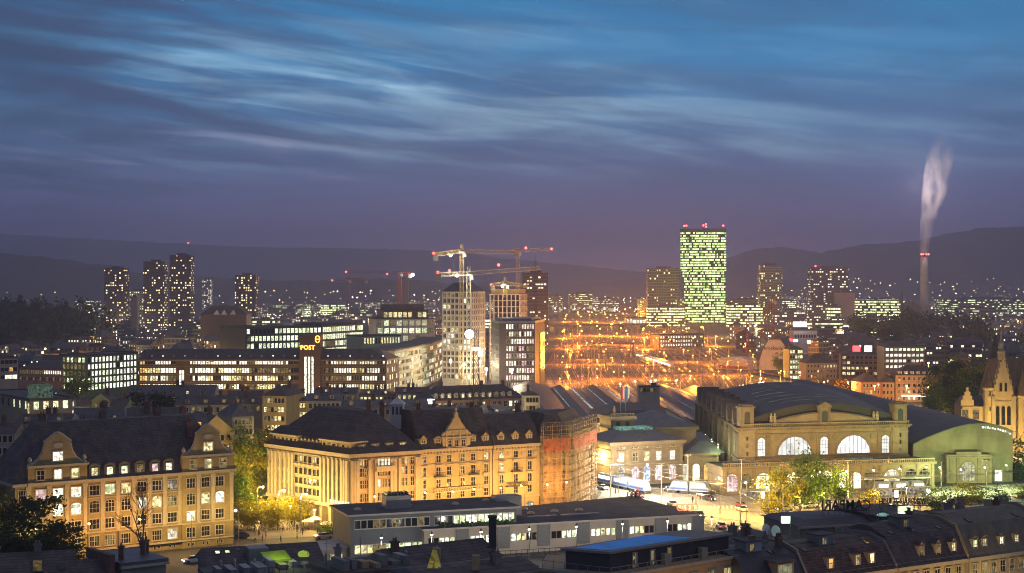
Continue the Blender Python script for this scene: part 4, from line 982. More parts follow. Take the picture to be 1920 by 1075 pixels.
# stepped gable
m_, w_, hb, ht = A(1876), A(1895)-A(1876), Hh(742), Hh(668); st = []
for i in range(7): st += [(w_*(1-i/7.0), hb+(ht-hb)*i/7), (w_*(1-i/7.0), hb+(ht-hb)*(i+1)/7)]
mb = MB(); mb.fpoly(f10, [(m_+x, h) for x, h in st]+[(m_-x, h) for x, h in st[::-1]], 3, 1.8); g = T.part('stepped_gable', mb, [STONE_C])
mb = MB()
for i in range(7):
    for sx in (-1, 1): p = f10.pt(m_+sx*w_*(1-i/7), hb+(ht-hb)*(i+1)/7, 2.4); mb.lathe(p, [(.22, 0), (.18, .8), (.3, 1.0), (.03, 1.9)], 6)
mb.lathe(f10.pt(m_-.4, ht, 2.0), [(1.3, -1), (1.3, 1.5), (1.6, 1.7), (1.0, 2.0), (.9, 4.2), (1.1, 4.4), (.5, 5.2), (.25, 7.5), (.3, 7.8), (.05, 10)], 8)
T.part('coping', mb, [STONE_P], g)
for k in (-.55, 0, .55): T.at('lancet_window', win(1.3, 6.5, 'k', 1, 2, 1, .35, FRAME_D, STONE_P), f10, m_+k*w_, 9.5, 3)
for k in (-.25, .25): T.at('lancet_window', win(.9, 3.0, 'k', 1, 2, 1, .25, FRAME_D, STONE_P), f10, m_+k*w_, 21, 3, g)
mb = MB()
for sx in (-1, 1): mb.fbox(f10, m_+sx*w_-.6, m_+sx*w_+.6, 0, hb, 3.6, 2.9)
mb.fbox(f10, m_-w_, m_+w_, 17.3, 17.7, 3.3, 2.9); T.part('pilaster', mb, [STONE_P])
mb = MB(); r0, r1 = f10.pt(m_, ht-1, 2), f10.pt(m_, ht-1, -14)
for sx in (-1, 1):
    q = [f10.pt(m_+sx*w_, hb, 2), f10.pt(m_+sx*w_, hb, -14), r1, r0]; mb.add(q if sx < 0 else q[::-1], [(0, 1, 2, 3)])
q = [f10.pt(A(1890), Hh(738), .5), f10.pt(A(1990), Hh(738), .5), f10.pt(A(1990), Hh(672), -7), f10.pt(A(1886), Hh(672), -7)]; mb.add(q, [(0, 1, 2, 3)])
q2 = [f10.pt(A(1886), Hh(672), -7), f10.pt(A(1990), Hh(672), -7), f10.pt(A(1990), Hh(738), -14.5), f10.pt(A(1886), Hh(738), -14.5)]; mb.add(q2, [(0, 1, 2, 3)]); T.part('roof', mb, [ROOF_C])
def turret(px, r, ztop, apex, d, name='turret'):
    mb = MB(); p = f10.pt(A(px), 0, d); mb.lathe(p, [(r, 0), (r, ztop-.8), (r+.3, ztop-.5), (r+.3, ztop)], 10); g = T.part(name, mb, [STONE_C])
    mb = MB(); mb.lathe(p, [(r+.45, ztop), (r*.62, ztop+(apex-ztop)*.4), (r*.25, ztop+(apex-ztop)*.75), (.08, apex), (.14, apex+.3), (.03, apex+2.2)], 10); T.part('cone_roof', mb, [mat('roof_turret', (.13, .09, .055), .7, .3, 1)], g)
    for h in (ztop-3, ztop-8): T.at('slit_window', win(.5, 1.4, 'k', 1, 1, 0, .1, FRAME_D, STONE_P, None, False), f10, A(px), h, d+r)
    return g
turret(1851, 1.75, Hh(726), Hh(680), 1.5); turret(1916, 2.3, Hh(741), Hh(690), 1.0); turret(1884, 1.9, Hh(676), Hh(622), -11)
mb = MB(); a0, a1 = A(1803), A(1846); q = [f10.pt(a0-.3, Hh(762), 1.3), f10.pt(a1, Hh(762), 1.3), f10.pt(a1, Hh(742), -4), f10.pt(a0+1.2, Hh(742), -4)]; mb.add(q, [(0, 1, 2, 3)]); q = [f10.pt(a0-.3, Hh(762), 1.3), f10.pt(a0+1.2, Hh(742), -4), f10.pt(a0-.3, Hh(762), -9)]; mb.add(q, [(0, 1, 2)]); T.part('low_roof', mb, [ROOF_S])
st = [(2.2, 16), (2.2, 18), (1.6, 18), (1.6, 19.4), (1.0, 19.4), (1.0, 20.8), (.4, 20.8), (.4, 22.3)]; c_ = A(1812)
mb = MB(); mb.fpoly(f10, [(c_+x, h) for x, h in st]+[(c_-x, h) for x, h in st[::-1]], 1.3, .5); T.part('small_gable', mb, [STONE_C])
for p in (1808, 1828): T.at('mullioned_window', win(2.2, 3.4, 'd', 2, 2, 0, .25, FRAME_D, STONE_P), f10, A(p), 11.2, 1)
# ---------------------------------------------------------------- platform roofs
PLAT = mat('platform_roof', (.032, .028, .032), .55, .3, .2); LITSTRIP = litmat('strip_skylight', (.75, .8, .85), (.5, .55, .55), .75, .08, .25)
for i, (xc, w_) in enumerate(((14, 17.5), (30.5, 16.6), (47, 16.6), (63.5, 16.6), (80, 16.6), (96.5, 16.6))):
    ys, ye = (585 if i else 530), 775; sk = -.03
    T = Thing('platform_roof', ['wide dark platform shed roof beside the pink dormered house', 'ridged dark platform roof with pale glazing strip, left of the flag poles', 'ridged dark platform roof behind the flag poles', 'ridged dark platform roof behind the grey concrete tower', 'ridged dark platform roof right of the grey concrete tower', 'ridged dark platform roof nearest the great hall'][i], 'platform roof', (xc, ys, 0), 'platform roofs behind the station')
    x = lambda X_, Y_: X_+sk*(Y_-600)
    mb = MB(); z0, z1 = (6.2, 8.6) if i else (8, 10.5)
    for s0, s1, za, zb in ((-w_/2, -w_*.1, z0, z1), (-w_*.1, w_/2, z1, z0)):
        mb.add([(x(xc+s0, ys), ys, za), (x(xc+s1, ys), ys, zb), (x(xc+s1, ye), ye, zb), (x(xc+s0, ye), ye, za)], [(0, 1, 2, 3)])
    mb.add([(x(xc-w_/2, ys), ys+.1, z0), (x(xc+w_/2, ys), ys+.1, z0), (x(xc-w_*.1, ys), ys+.1, z1)], [(0, 1, 2)])
    T.part('roof', mb, [PLAT])
    if i:
        for s, z in ((-.32, z0+.62*(z1-z0)*.72), (.16, z0+(z1-z0)*.57)):
            mb = MB(); zz_ = z0+(z1-z0)*((s+.5)/.4 if s < -.1 else (.5-s)/.6)+.15
            k = ys+4
            while k < ye-8:
                X0 = xc+s*w_; mb.add([(x(X0, k), k, zz_-.12), (x(X0+1.3, k), k, zz_+.2 if s < 0 else zz_-.35), (x(X0+1.3, k+4), k+4, zz_+.2 if s < 0 else zz_-.35), (x(X0, k+4), k+4, zz_-.12)], [(0, 1, 2, 3)]); k += 5
            T.part('glazing_strip', mb, [LITSTRIP])
    mb = MB(); k = ys+2
    while k < ye: mb.box(x(xc, k)-.2, k, 0, x(xc, k)+.2, k+.4, z1-.3); k += 24
    T.part('post', mb, [METAL])
    mb = MB(); mb.box(x(xc-w_/2, ys), ys-.4, z0-.7, x(xc+w_/2, ys), ys, z0); T.part('fascia', mb, [BEIGE])
Yt = 562; T = Thing('control_tower', 'grey concrete signal tower with a window strip above the platform roofs', 'tower', (PX(1217, Yt), Yt, 0))
ft = Fr((PX(1197.5, Yt), Yt), (PX(1237, Yt), Yt)); mb = MB(); mb.fbox(ft, 0, ft.L, 0, PZ(726, Yt), 0, -6.5); T.part('wall', mb, [CONC]); mb = MB(); mb.fbox(ft, -.2, ft.L+.2, PZ(726, Yt), PZ(726, Yt)+.4, .2, -6.7); mb.fbox(ft, 4.5, 6.5, PZ(726, Yt)+.4, PZ(719, Yt), -2, -4); T.part('roof', mb, [METAL_D])
for k in range(5): T.at('window', win(1.15, 1.3, 'd' if k in (0, 3) else 'k', 1, 1, 0, .05, FRAME_D), ft, .9+k*1.25, PZ(735, Yt))
# ---------------------------------------------------------------- window rows: the first hundred as parts, the rest of a big front as one
def wins(T, fr, cols, rows, w, h, pick, nx=1, nz=1, trim=0, frame=None, trimm=None, d=0, arch=0, budget=None):
    """pick(i, j) -> kind of pane for column i, row j"""
    budget = budget if budget is not None else getattr(T, 'left', 100)
    rest = {}
    for j, hh in enumerate(rows):
        for i, a in enumerate(cols):
            k = pick(i, j)
            if k is None: continue
            if budget > 0:
                T.at('window', win(w, h, k, nx, nz, arch, trim, frame, trimm, None, trim > 0), fr, a, hh, d); budget -= 1
            else: rest.setdefault(k, []).append((a, hh))
    T.left = budget
    if rest:
        ks = list(rest); mb = MB()
        for k in ks:
            for a, hh in rest[k]:
                mb.fbox(fr, a-w/2, a+w/2, hh, hh+h, d+.04, d, ks.index(k)); mb.fbox(fr, a-w/2-.06, a+w/2+.06, hh-.08, hh, d+.09, d, len(ks))
        o = T.part('windows', mb, [LIT[k] for k in ks]+[frame or FRAME_D]); o['kind'] = 'stuff'
def picker(weights, seed=0):
    r = random.Random(seed); ks = list(weights); ws = [weights[k] for k in ks]; memo = {}
    def f(i, j):
        if (i, j) not in memo:
            # neighbours along a storey tend to share a state
            memo[(i, j)] = memo[(i-1, j)] if (i-1, j) in memo and r.random() < .45 else r.choices(ks, ws)[0]
        return memo[(i, j)]
    return f
def lin(a, b, n): return [a+(b-a)*(i+.5)/n for i in range(n)]
BRICK_P = mat('post_brick', (.14, .085, .05), .85, .25, .3)
# ---------------------------------------------------------------- post office
Yp = 770; fp_ = Fr((PX(260, Yp), Yp), (PX(724, Yp), Yp)); pz = lambda y: PZ(y, Yp)
T = Thing('post_office', 'long brown post office with rows of lit windows and a square tower reading POST', 'post office', fp_.pt(60, 0))
e2 = Fr(fp_.B, (PX(748, Yp+25), Yp+25))
pts = [tuple(fp_.A), tuple(fp_.B), tuple(e2.B), (e2.B.x-4, Yp+40), (fp_.A.x, Yp+22)]
mb = MB(); mb.prism(pts, 0, pz(676)); T.part('wall', mb, [BRICK_P])
mb = MB(); mb.ring(pts, pz(677.5), pz(674.5), .6)
for y in (688, 702, 717): mb.fbox(fp_, 0, fp_.L, pz(y)-.15, pz(y)+.15, .15, 0)
T.part('cornice', mb, [mat('post_trim', (.26, .19, .11), .8, .1)])
mb = MB(); q = [tuple(p) for p in inset(pts, -.6)]; q2 = [tuple(fp_.pt(3, 0, -9).xy), tuple(fp_.pt(fp_.L-7, 0, -9).xy), tuple(fp_.pt(fp_.L-4, 0, -12).xy), tuple(fp_.pt(fp_.L-7, 0, -15).xy), tuple(fp_.pt(3, 0, -14).xy)]
mb.frustum(q, pz(674.5), q2, pz(656)); T.part('roof', mb, [ROOF_D])
t0, t1 = fp_.a(562), fp_.a(601); mb = MB(); mb.fbox(fp_, t0, t1, 0, pz(630), 1.2, -9); mb.fbox(fp_, t0-.2, t1+.2, pz(630), pz(627.5), 1.4, -9.2); T.part('tower', mb, [BRICK_P])
for k in (-1, 0, 1):
    mb = MB(); c = fp_.a(580)+k*1.75; mb.fbox(fp_, c-.5, c+.5, 3, pz(669), 1.26, 1.2); T.part('stair_window', mb, [LIT['w']])
T.at('post_lettering', text_mesh('POST', 3.0, .2, m=emat('letters_orange', (1, .42, .04), 5)), fp_, fp_.a(577.5), pz(655.5), 1.25)
mb = MB(); c = fp_.a(596); hc = pz(636)
for i in range(14):
    a, b = 2*math.pi*i/14, 2*math.pi*(i+1)/14; mb.tube(fp_.pt(c+1.05*math.cos(a), hc+1.7*math.sin(a), 1.3), fp_.pt(c+1.05*math.cos(b), hc+1.7*math.sin(b), 1.3), .2, None, 4)
mb.tube(fp_.pt(c-.9, hc, 1.3), fp_.pt(c+.9, hc, 1.3), .16, None, 4); T.part('clock_ring', mb, [emat('letters_orange', (1, .42, .04), 5)])
rows = [pz(y)+.05 for y in (683.5, 699.5, 714, 730)]; hh = 2.3
mainp = picker({'w': 6, 'y': 2, 'd': 1.2, 'k': 1.2}, 3)
wins(T, fp_, lin(fp_.a(606), fp_.a(722), 24), rows, .95, hh, lambda i, j: 'kd'[i % 2] if i < 3 else mainp(i, j), frame=FRAME_W)
wins(T, fp_, lin(fp_.a(356), fp_.a(560), 42), rows, .95, hh, lambda i, j: 'k' if (i > 38 or (j == 2 and i in (2, 9, 10, 11, 24))) else mainp(i+100, j), frame=FRAME_W)
wins(T, fp_, lin(fp_.a(262), fp_.a(330), 14), rows, .95, hh, lambda i, j: mainp(i+200, j) if i > 1 else 'o', frame=FRAME_W)
wins(T, e2, lin(1, e2.L-2, 5), rows, 1.3, hh, lambda i, j: 'wyd'[(i+j) % 3], frame=FRAME_W)
for p in (338, 343): mb = MB(); a = fp_.a(p); mb.fbox(fp_, a-.5, a+.5, 1, pz(695), .1, 0); T.part('stair_window', mb, [LIT['w']])
for k in range(22):
    a = 6+k*5.4
    if t0-2 < a < t1+2: continue
    mb = MB(); mb.fbox(fp_, a-.5, a+.5, pz(671), pz(666), -2.2, -5); o = T.part('roof_dormer', mb, [ROOF_S]); T.at('window', win(.7, 1.0, 'w' if k % 5 in (1, 3) else 'd', 1, 1, 0, 0, FRAME_D), fp_, a, pz(670.5), -2.2, o)
# ---------------------------------------------------------------- generic block with real window rows
def block(name, label, cat, px0, Y0, px1, Y1, ytop, depth, wall, nc, rows, ww, wh, pick, roofm=None, z0=0, frame=None, trim=0, nz=1, nx=1, side=None, par=.5, group=None, gap=0, trimm=None, roof='flat', ridge=3.5, d_first=3.4):
    fr = Fr((PX(px0, Y0), Y0), (PX(px1, Y1), Y1)); zt = PZ(ytop, (Y0+Y1)/2)
    T = Thing(name, label, cat, fr.pt(fr.L/2, 0), group); T.fr = fr; T.zt = zt
    fp = rect4(fr, 0, fr.L, depth); T.fp = fp
    mb = MB(); mb.prism(fp, 0, zt); T.part('wall', mb, [wall])
    mb = MB()
    if roof == 'flat': mb.ring(fp, zt-.3, zt+par, .15); mb.prism(inset(fp, .02), zt, zt+.12); T.part('roof', mb, [roofm or ROOF_F])
    else: mb.frustum(inset(fp, -.5), zt, inset(fp, min(depth*.42, fr.L*.4)), zt+ridge); T.part('roof', mb, [roofm or ROOF_D])
    step = wh+gap
    hs = [zt-d_first-step*j for j in range(rows)]
    wins(T, fr, lin(.6, fr.L-.6, nc), hs, ww, wh, pick, nx, nz, trim, frame, trimm)
    if side:
        fs = Fr(fr.B, fr.pt(fr.L, 0, -depth).xy) if side[0] == 'r' else Fr(fr.pt(0, 0, -depth).xy, fr.A)
        T.fs = fs; wins(T, fs, lin(.6, fs.L-.6, side[1]), hs, side[2], wh, picker(side[3], 5), nx, nz, trim, frame, trimm)
    return T
GREEN_F = mat('frame_green', (.16, .22, .08), .6, .1, 1); W_PAN = mat('panel_white', (.50, .50, .47), .6, .1, .3)
block('office_block', 'green glass office block with every storey brightly lit beside the post office', 'office block', 162, 800, 258, 838, 664, 16, GREEN_F, 14, 5, 1.75, 2.55, picker({'w': 9, 'g': 1.3, 'k': .5}, 2), gap=.95, d_first=3.6, frame=GREEN_F, side=('l', 6, 1.6, {'d': 2, 'g': 1}))
block('low_office', 'salmon coloured low office with hipped dark roof left of the green lit block', 'office block', 35, 815, 117, 805, 691, 20, mat('plaster_salmon', (.36, .19, .11), .85, .15, .3), 19, 2, .9, 1.9, lambda i, j: ('w' if i > 10 else 'd') if j == 0 else ('k' if i % 3 else 'd'), gap=1.6, roof='hip', d_first=2.9, frame=FRAME_W, side=('r', 4, 1, {'y': 1, 'k': 1}))
block('corner_block', 'grey block cut by the left picture edge with an orange lit window', 'apartment block', -40, 700, 34, 715, 672, 14, mat('plaster_grey', (.28, .26, .22), .85, .15, .3), 9, 3, 2.2, 1.9, lambda i, j: 'o' if (i, j) == (7, 1) else ('w' if j == 2 and i > 5 else 'k'), gap=1.5, d_first=2.8, frame=FRAME_W)
T = block('modern_corner_house', 'modern concrete corner house with a lit glass stair and roof pavilion', 'office block', -30, 545, 55, 505, 742, 14, mat('concrete_warm', (.30, .25, .16), .85, .15, .2), 8, 1, 1.6, 2.6, lambda i, j: 'g' if i > 4 else 'k', d_first=3.2, frame=FRAME_D, side=('r', 4, 1.8, {'g': 2, 'y': 1}))
mb = MB(); fr = T.fr; mb.fbox(fr, fr.L-8, fr.L-1, T.zt, T.zt+4.5, -2, -8); T.part('roof_pavilion', mb, [litmat('pavilion_glass', (.45, .7, .5), (.25, .4, .3), .3, .2)])
mb = MB(); mb.fbox(fr, fr.L-1.2, fr.L-.1, 0, T.zt-1, .2, 0); T.part('stair_glass', mb, [LIT['y']])
T = block('white_house', 'white house with four lit skylights in its grey mansard', 'town house', 66, 565, 142, 585, 752, 13, mat('plaster_cool', (.5, .5, .46), .85, .1), 13, 2, 1.0, 1.9, picker({'w': 4, 'k': 2, 'y': 1}, 8), gap=1.3, d_first=2.7, roof='hip', ridge=4.4, roofm=ROOF_S, frame=FRAME_D)
fr = T.fr
for k in range(4): dormer(T, fr, 4.5+k*2.6, T.zt+1.6, 1.5, 1.5, 'k' if k == 0 else 'y', 2, style='box', wallm=METAL, setback=1.2)
# glass offices by the tracks
T = block('glass_office', 'dark glass office with green and white lit storeys behind the post office tower', 'office block', 460, 925, 604, 960, 613, 30, mat('facade_green_dark', (.05, .075, .06), .5, .1), 19, 3, 2.1, 3.0, picker({'g': 3, 'w': 1.5, 'k': 1.4, 'd': 1}, 12), gap=1.35, d_first=3.9, frame=METAL)
fr = T.fr; fs = Fr(fr.B, (PX(681, 1015), 1015)); mb = MB(); mb.prism([tuple(fs.A), tuple(fs.B), (fs.B.x-25, 1020), (fr.A.x+20, 990)], 0, T.zt-.05); mb.prism(inset([tuple(fs.A), tuple(fs.B), (fs.B.x-25, 1020), (fr.A.x+20, 990)], 3), T.zt, T.zt+1.4, 1); T.part('rear_wing', mb, [mat('facade_green_dark', (0, 0, 0)), ROOF_F])
T.left = 60; wins(T, fs, lin(.6, fs.L-.6, 20), [T.zt-3.9-4.35*j for j in range(4)], 2.3, 3.1, picker({'g': 3, 'w': 2, 'd': .6}, 13), frame=METAL)
T = block('terraced_office', 'pale stepped office with set back glazed top storey under a wide dark roof', 'office block', 705, 1045, 815, 1055, 598, 30, W_PAN, 9, 3, 3.4, 3.6, picker({'d': 2, 'm': 1, 'g': 1.3, 'k': .6}, 21), gap=1.5, d_first=4.6, frame=W_PAN, nx=3)
fr = T.fr; zt = T.zt
mb = MB(); mb.fbox(fr, 5, fr.L-4, zt, zt+5.3, -4, -24); T.part('upper_storey', mb, [METAL_D]); mb = MB(); mb.fbox(fr, 3.5, fr.L-2.5, zt+5.3, zt+6.0, -2.4, -26); mb.fbox(fr, 7, fr.L-6, zt+6, zt+9.5, -7, -22); T.part('upper_roof', mb, [ROOF_F])
wins(T, fr, lin(5.5, fr.L-4.5, 9), [zt+.9], 2.6, 3.6, picker({'y': 3, 'w': 1, 'k': 1}, 4), d=-4, frame=METAL)
block('lit_office_wing', 'low office wing with tall greenish windows in front of the stepped office', 'office block', 680, 930, 752, 945, 630, 20, mat('panel_greenish', (.38, .40, .25), .7, .1), 13, 1, 1.1, 3.6, picker({'g': 2, 'y': 2, 'k': 1}, 9), d_first=4.6, frame=FRAME_D)
# long curved beige front
T = Thing('curved_office', 'long beige office front curving away beside the post office', 'office block', (PX(790, 900), 900, 0))
pp = [(PX(700, 800), 800), (PX(740, 812), 812), (PX(775, 850), 850), (PX(805, 905), 905), (PX(824, 955), 955), (PX(833, 1000), 1000)]
BEI = mat('stone_beige', (.36, .33, .22), .8, .15, .2); back = [(p[0]-16, p[1]+10) for p in pp]
mb = MB()
for i in range(5): mb.prism([pp[i], pp[i+1], back[i+1], back[i]], 0, 23.6)
T.part('wall', mb, [BEI]); mb = MB()
for i in range(5): mb.prism([(pp[i][0]+.5, pp[i][1]-.6), (pp[i+1][0]+.5, pp[i+1][1]-.6), back[i+1], back[i]], 23.6, 24.4)
T.part('roof', mb, [ROOF_F]); T.left = 100
for i in range(5):
    fr = Fr(pp[i], pp[i+1]); n = max(3, int(fr.L/2.7)); wins(T, fr, lin(.3, fr.L-.3, n), [1.5, 5, 8.7, 12.4, 16.1, 19.8], 1.6, 2.2, picker({'g': 1.3, 'y': 2.4, 'd': 2, 'k': 1.3, 'w': 1}, 30+i), frame=FRAME_W)
# ---------------------------------------------------------------- towers by the station
T = Thing('apartment_tower', 'pale tower under a dark hipped top with the yellow crane in front', 'tower block', (PX(865, 905), 905, 0))
ft = Fr((PX(829, 900), 900), (PX(884, 893), 893)); fs = Fr(ft.B, (PX(909, 918), 918)); zt = PZ(547, 900)
fp = [tuple(ft.A), tuple(ft.B), tuple(fs.B), tuple(Vector(ft.A)+(fs.B-fs.A))]
PALE = mat('tower_pale', (.46, .42, .36), .75, .12, .2)
mb = MB(); mb.prism(fp, 0, zt); T.part('wall', mb, [PALE]); mb = MB(); mb.frustum(inset(fp, -.3), zt, inset(fp, 5.5), PZ(530, 900)); T.part('roof', mb, [METAL_D])
rows = [zt-3.1-3.32*j for j in range(15)]
wins(T, ft, lin(.4, ft.L-.4, 7), rows, 1.75, 2.3, picker({'y': 1, 'w': 1, 'd': 2, 'k': 3}, 41), frame=PALE, nx=2); T.left = 0
wins(T, fs, lin(.3, fs.L-.3, 7), rows, .9, 2.3, picker({'d': 1, 'k': 4}, 42), frame=PALE)
mb = MB()
for k in range(8): a = .4+(ft.L-.8)*k/7; mb.fbox(ft, a-.16, a+.16, 0, zt, .35, 0)
for k in range(8): a = .3+(fs.L-.6)*k/7; mb.fbox(fs, max(a-.16, .4), a+.16, 0, zt, .35, 0)
T.part('fin', mb, [PALE])
# tower still under construction: floor slabs and columns, open between
T = Thing('unfinished_tower', 'unfinished white concrete tower of open floors below the second crane', 'tower block', (PX(950, 960), 960, 0))
fu = Fr((PX(918, 955), 955), (PX(975, 958), 958)); fus = Fr(fu.B, (PX(988, 980), 980)); zt = PZ(552, 957)
q = [tuple(fu.A), tuple(fu.B), tuple(fus.B), tuple(Vector(fu.A)+(fus.B-fus.A))]
WC = mat('concrete_white', (.55, .52, .48), .8, .15, .3)
mb = MB(); n = 14
for k in range(n+1): z = zt*k/n; mb.prism(inset(q, -.25), z-.42, z, 0)
for fr, m_ in ((fu, 7), (fus, 5)):
    for k in range(m_+1): a = min(max(fr.L*k/m_, .3), fr.L-.3); mb.fbox(fr, a-.32, a+.32, 0, zt, .22, -.5)
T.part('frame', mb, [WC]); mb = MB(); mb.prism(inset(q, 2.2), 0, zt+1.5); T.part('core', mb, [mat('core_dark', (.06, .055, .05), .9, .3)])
mb = MB(); mb.ring(inset(q, 1), zt, zt+3.2, .3); T.part('top_shuttering', mb, [mat('shuttering', (.4, .34, .15), .8, .2)])
# dark tower with white window rows, green glass side
T = Thing('dark_tower', 'dark grid fronted tower with rows of lit windows and a green glass edge', 'tower block', (PX(965, 800), 800, 0))
ft = Fr((PX(936, 795), 795), (PX(1003, 800), 800)); fs = Fr(ft.B, (PX(1021, 842), 842)); fl_ = Fr((PX(921, 825), 825), ft.A); zt = PZ(605, 797)
q = [tuple(ft.A), tuple(ft.B), tuple(fs.B), tuple(fl_.A)]
mb = MB(); mb.prism(q, 0, zt); T.part('wall', mb, [mat('tower_dark', (.075, .06, .055), .6, .15)]); mb = MB(); mb.ring(q, zt-.4, zt+.8, .2); mb.prism(inset(q, 2), zt, zt+2); T.part('roof', mb, [METAL])
rows = [zt-3.4-3.7*j for j in range(10)]
pk = picker({'w': 3, 'p': 1.5, 'd': 1, 'k': .7}, 51)
wins(T, ft, lin(3.5, ft.L-.3, 11), rows, .95, 2.5, lambda i, j: 'p' if j == 0 and i > 8 else pk(i, j), frame=WC, nz=1)
T.left = 0; wins(T, fl_, lin(.3, fl_.L-.3, 7), rows, .8, 2.4, picker({'k': 3, 'd': 1}, 52), frame=METAL)
mb = MB(); mb.fbox(fs, fs.L*.5, fs.L, 0, zt-6, .3, 0); T.part('glass_edge', mb, [mat('glass_green', (.05, .085, .05), .2, .2, .1)])
# pink house with dormers in front
T = block('pink_house', 'pink house with a long row of white dormers below the construction site', 'town house', 805, 622, 985, 640, 749, 16, mat('plaster_pink', (.45, .28, .22), .85, .12, .3), 17, 2, 1.5, 2.2, picker({'w': 2, 'k': 3, 'y': 1.5}, 61), gap=1.6, d_first=3.2, roof='hip', ridge=5.2, frame=FRAME_W, trim=.15, nx=2, nz=2)
for k in range(12): dormer(T, T.fr, 3+k*2.95, T.zt+.7, 1.7, 1.7, 'y' if k < 10 and k % 3 else 'd', 2.5, style='seg', wallm=PLASTER_W, setback=.7)
for k in (.2, .62, .85): q = T.fr.pt(T.fr.L*k, 0, -8); chimney(T, q.x, q.y, T.zt+3, T.zt+7, 1.4, METAL_D, 0)
# ---------------------------------------------------------------- cranes
CR_Y = mat('crane_yellow', (.50, .38, .13), .5, .2, 1); CR_R = mat('crane_red', (.30, .06, .045), .5, .2, 1); CR_G = mat('crane_grey', (.60, .56, .44), .5, .2, 1)
def lattice(mb, a, b, w, n, r=.12, tri=False):
    a, b = Vector(a), Vector(b); d = (b-a).normalized(); x = d.cross(Vector((0, 0, 1)) if abs(d.z) < .9 else Vector((0, 1, 0))).normalized(); y = x.cross(d)
    cs = [x*w/2-y*w/2, x*-w/2-y*w/2, y*w/2] if tri else [x*w/2+y*w/2, x*-w/2+y*w/2, x*-w/2-y*w/2, x*w/2-y*w/2]
    for c in cs: mb.tube(a+c, b+c, r, None, 4)
    for i in range(n):
        p, q = a.lerp(b, i/n), a.lerp(b, (i+1)/n)
        for k in range(len(cs)): c0, c1 = cs[k], cs[(k+1) % len(cs)]; mb.tube(p+c0, q+c1, r*.6, None, 3) if i % 2 else mb.tube(p+c1, q+c0, r*.6, None, 3)
def blob(c, r):
    mb = MB(); mb.sm = True; mb.lathe((c[0], c[1], c[2]-r), [(.05*r, 0), (.7*r, .3*r), (r, r), (.7*r, 1.7*r), (.05*r, 2*r)], 10); return mb
def crane(label, px, Y, ybase, ytop, jib, cj, m, reds=(), flood=None, z_base=0, apex=4, w=2.0, dy=0, fpow=8000, fl_r=.8):
    X_ = PX(px, Y); zt = PZ(ytop, Y); T = Thing('tower_crane', label, 'crane', (X_, Y, z_base), 'tower cranes over the building site'); T.zt = zt
    mb = MB(); lattice(mb, (X_, Y, z_base), (X_, Y, zt), w, max(6, int((zt-z_base)/3)), .16); T.part('mast', mb, [m])
    if jib:
        jx, jy = PX(jib[0], Y+dy), PZ(jib[1], Y+dy); mb = MB(); lattice(mb, (X_, Y, zt+1), (jx, Y+dy, jy), 1.8, 22, .15, True); T.part('jib', mb, [m])
    if cj:
        cx, cz = PX(cj[0], Y-dy*.3), PZ(cj[1], Y-dy*.3); mb = MB(); lattice(mb, (X_, Y, zt+1), (cx, Y-dy*.3, cz), 1.9, 7, .2); T.part('counter_jib', mb, [m])
        mb = MB(); s = 1 if cx < X_ else -1; mb.box(min(cx, cx+2.6*s), Y-dy*.3-.9, cz-3.2, max(cx, cx+2.6*s), Y-dy*.3+.9, cz+.3); T.part('counterweight', mb, [CONC])
    mb = MB(); mb.box(X_-1.6, Y-1.6, zt-.4, X_+1.6, Y+1.6, zt+.6); mb.box(X_+.6, Y-2.6, zt-2.4, X_+2.4, Y-.9, zt-.2); T.part('cab', mb, [PLASTER_W])
    if apex: mb = MB(); lattice(mb, (X_, Y, zt+.6), (X_, Y, zt+.6+apex), 1.3, 3, .14); T.part('apex', mb, [m])
    for rx, ry in reds: c = P(rx, ry, Y+(dy if jib and abs(rx-jib[0]) < 12 else 0)); T.part('warning_lamp', blob(c, .75), [BULB['r']])
    if flood:
        c = P(flood[0], flood[1], Y-2); T.part('floodlight', blob(c, fl_r), [BULB['w']])
        l = bpy.data.objects.new('lamp_light', plight('crane', (1, .85, .6), fpow, 1.0)); COL.objects.link(l); l.parent = T.root; l.location = c+Vector((3, -7, -3))-T.org
    return T
crane('tall yellow tower crane with the highest jib and a white floodlight on its counter jib', 866, 860, 700, 474, (968, 473), (812, 478), CR_Y, ((813, 475),), (845, 479), dy=20)
crane('yellow grey tower crane turned right whose mast stands behind the unfinished tower', 971, 1000, 560, 472, (1036, 467.5), (962, 470), CR_G, ((1034, 467), (986, 465)), None)
crane('grey lattice tower crane with the lower jib and paired white lamps beside the pale tower', 879, 830, 700, 516, (1012, 503), (818, 515), CR_G, ((821, 511), (843, 508), (935, 497)), (857, 517), dy=30)
crane('red tower crane over the left quarter with a lamp at its short end', 750, 1300, 565, 513, (648, 510), (772, 514.5), CR_R, ((649, 510), (726, 514)), (774, 515.5), fl_r=1.3)
crane('small red tower crane farther left whose jib points left', 654, 1500, 560, 526, (622, 526), (690, 525), CR_R, ((623, 526),), None)
crane('small crane on the unfinished tower with a red lamp at its tip', 947, 940, 560, 534, (990, 537), (920, 535), CR_Y, ((921, 534),), (942, 537), z_base=50, fpow=3000)
crane('near tower crane seen end on with a glaring floodlight before the building site', 893, 520, 790, 655, None, None, METAL_D, (), (880, 627), apex=6, dy=0, fpow=5000, w=1.8, fl_r=1.5)
crane('red lattice tower crane standing between the yard and the brockenhaus gable', 1449, 1150, 640, 565, None, (1432, 600), CR_R, (), None)
crane('short red lattice crane mast left of the brockenhaus gable', 1402, 1250, 660, 605, None, None, CR_R, (), None)
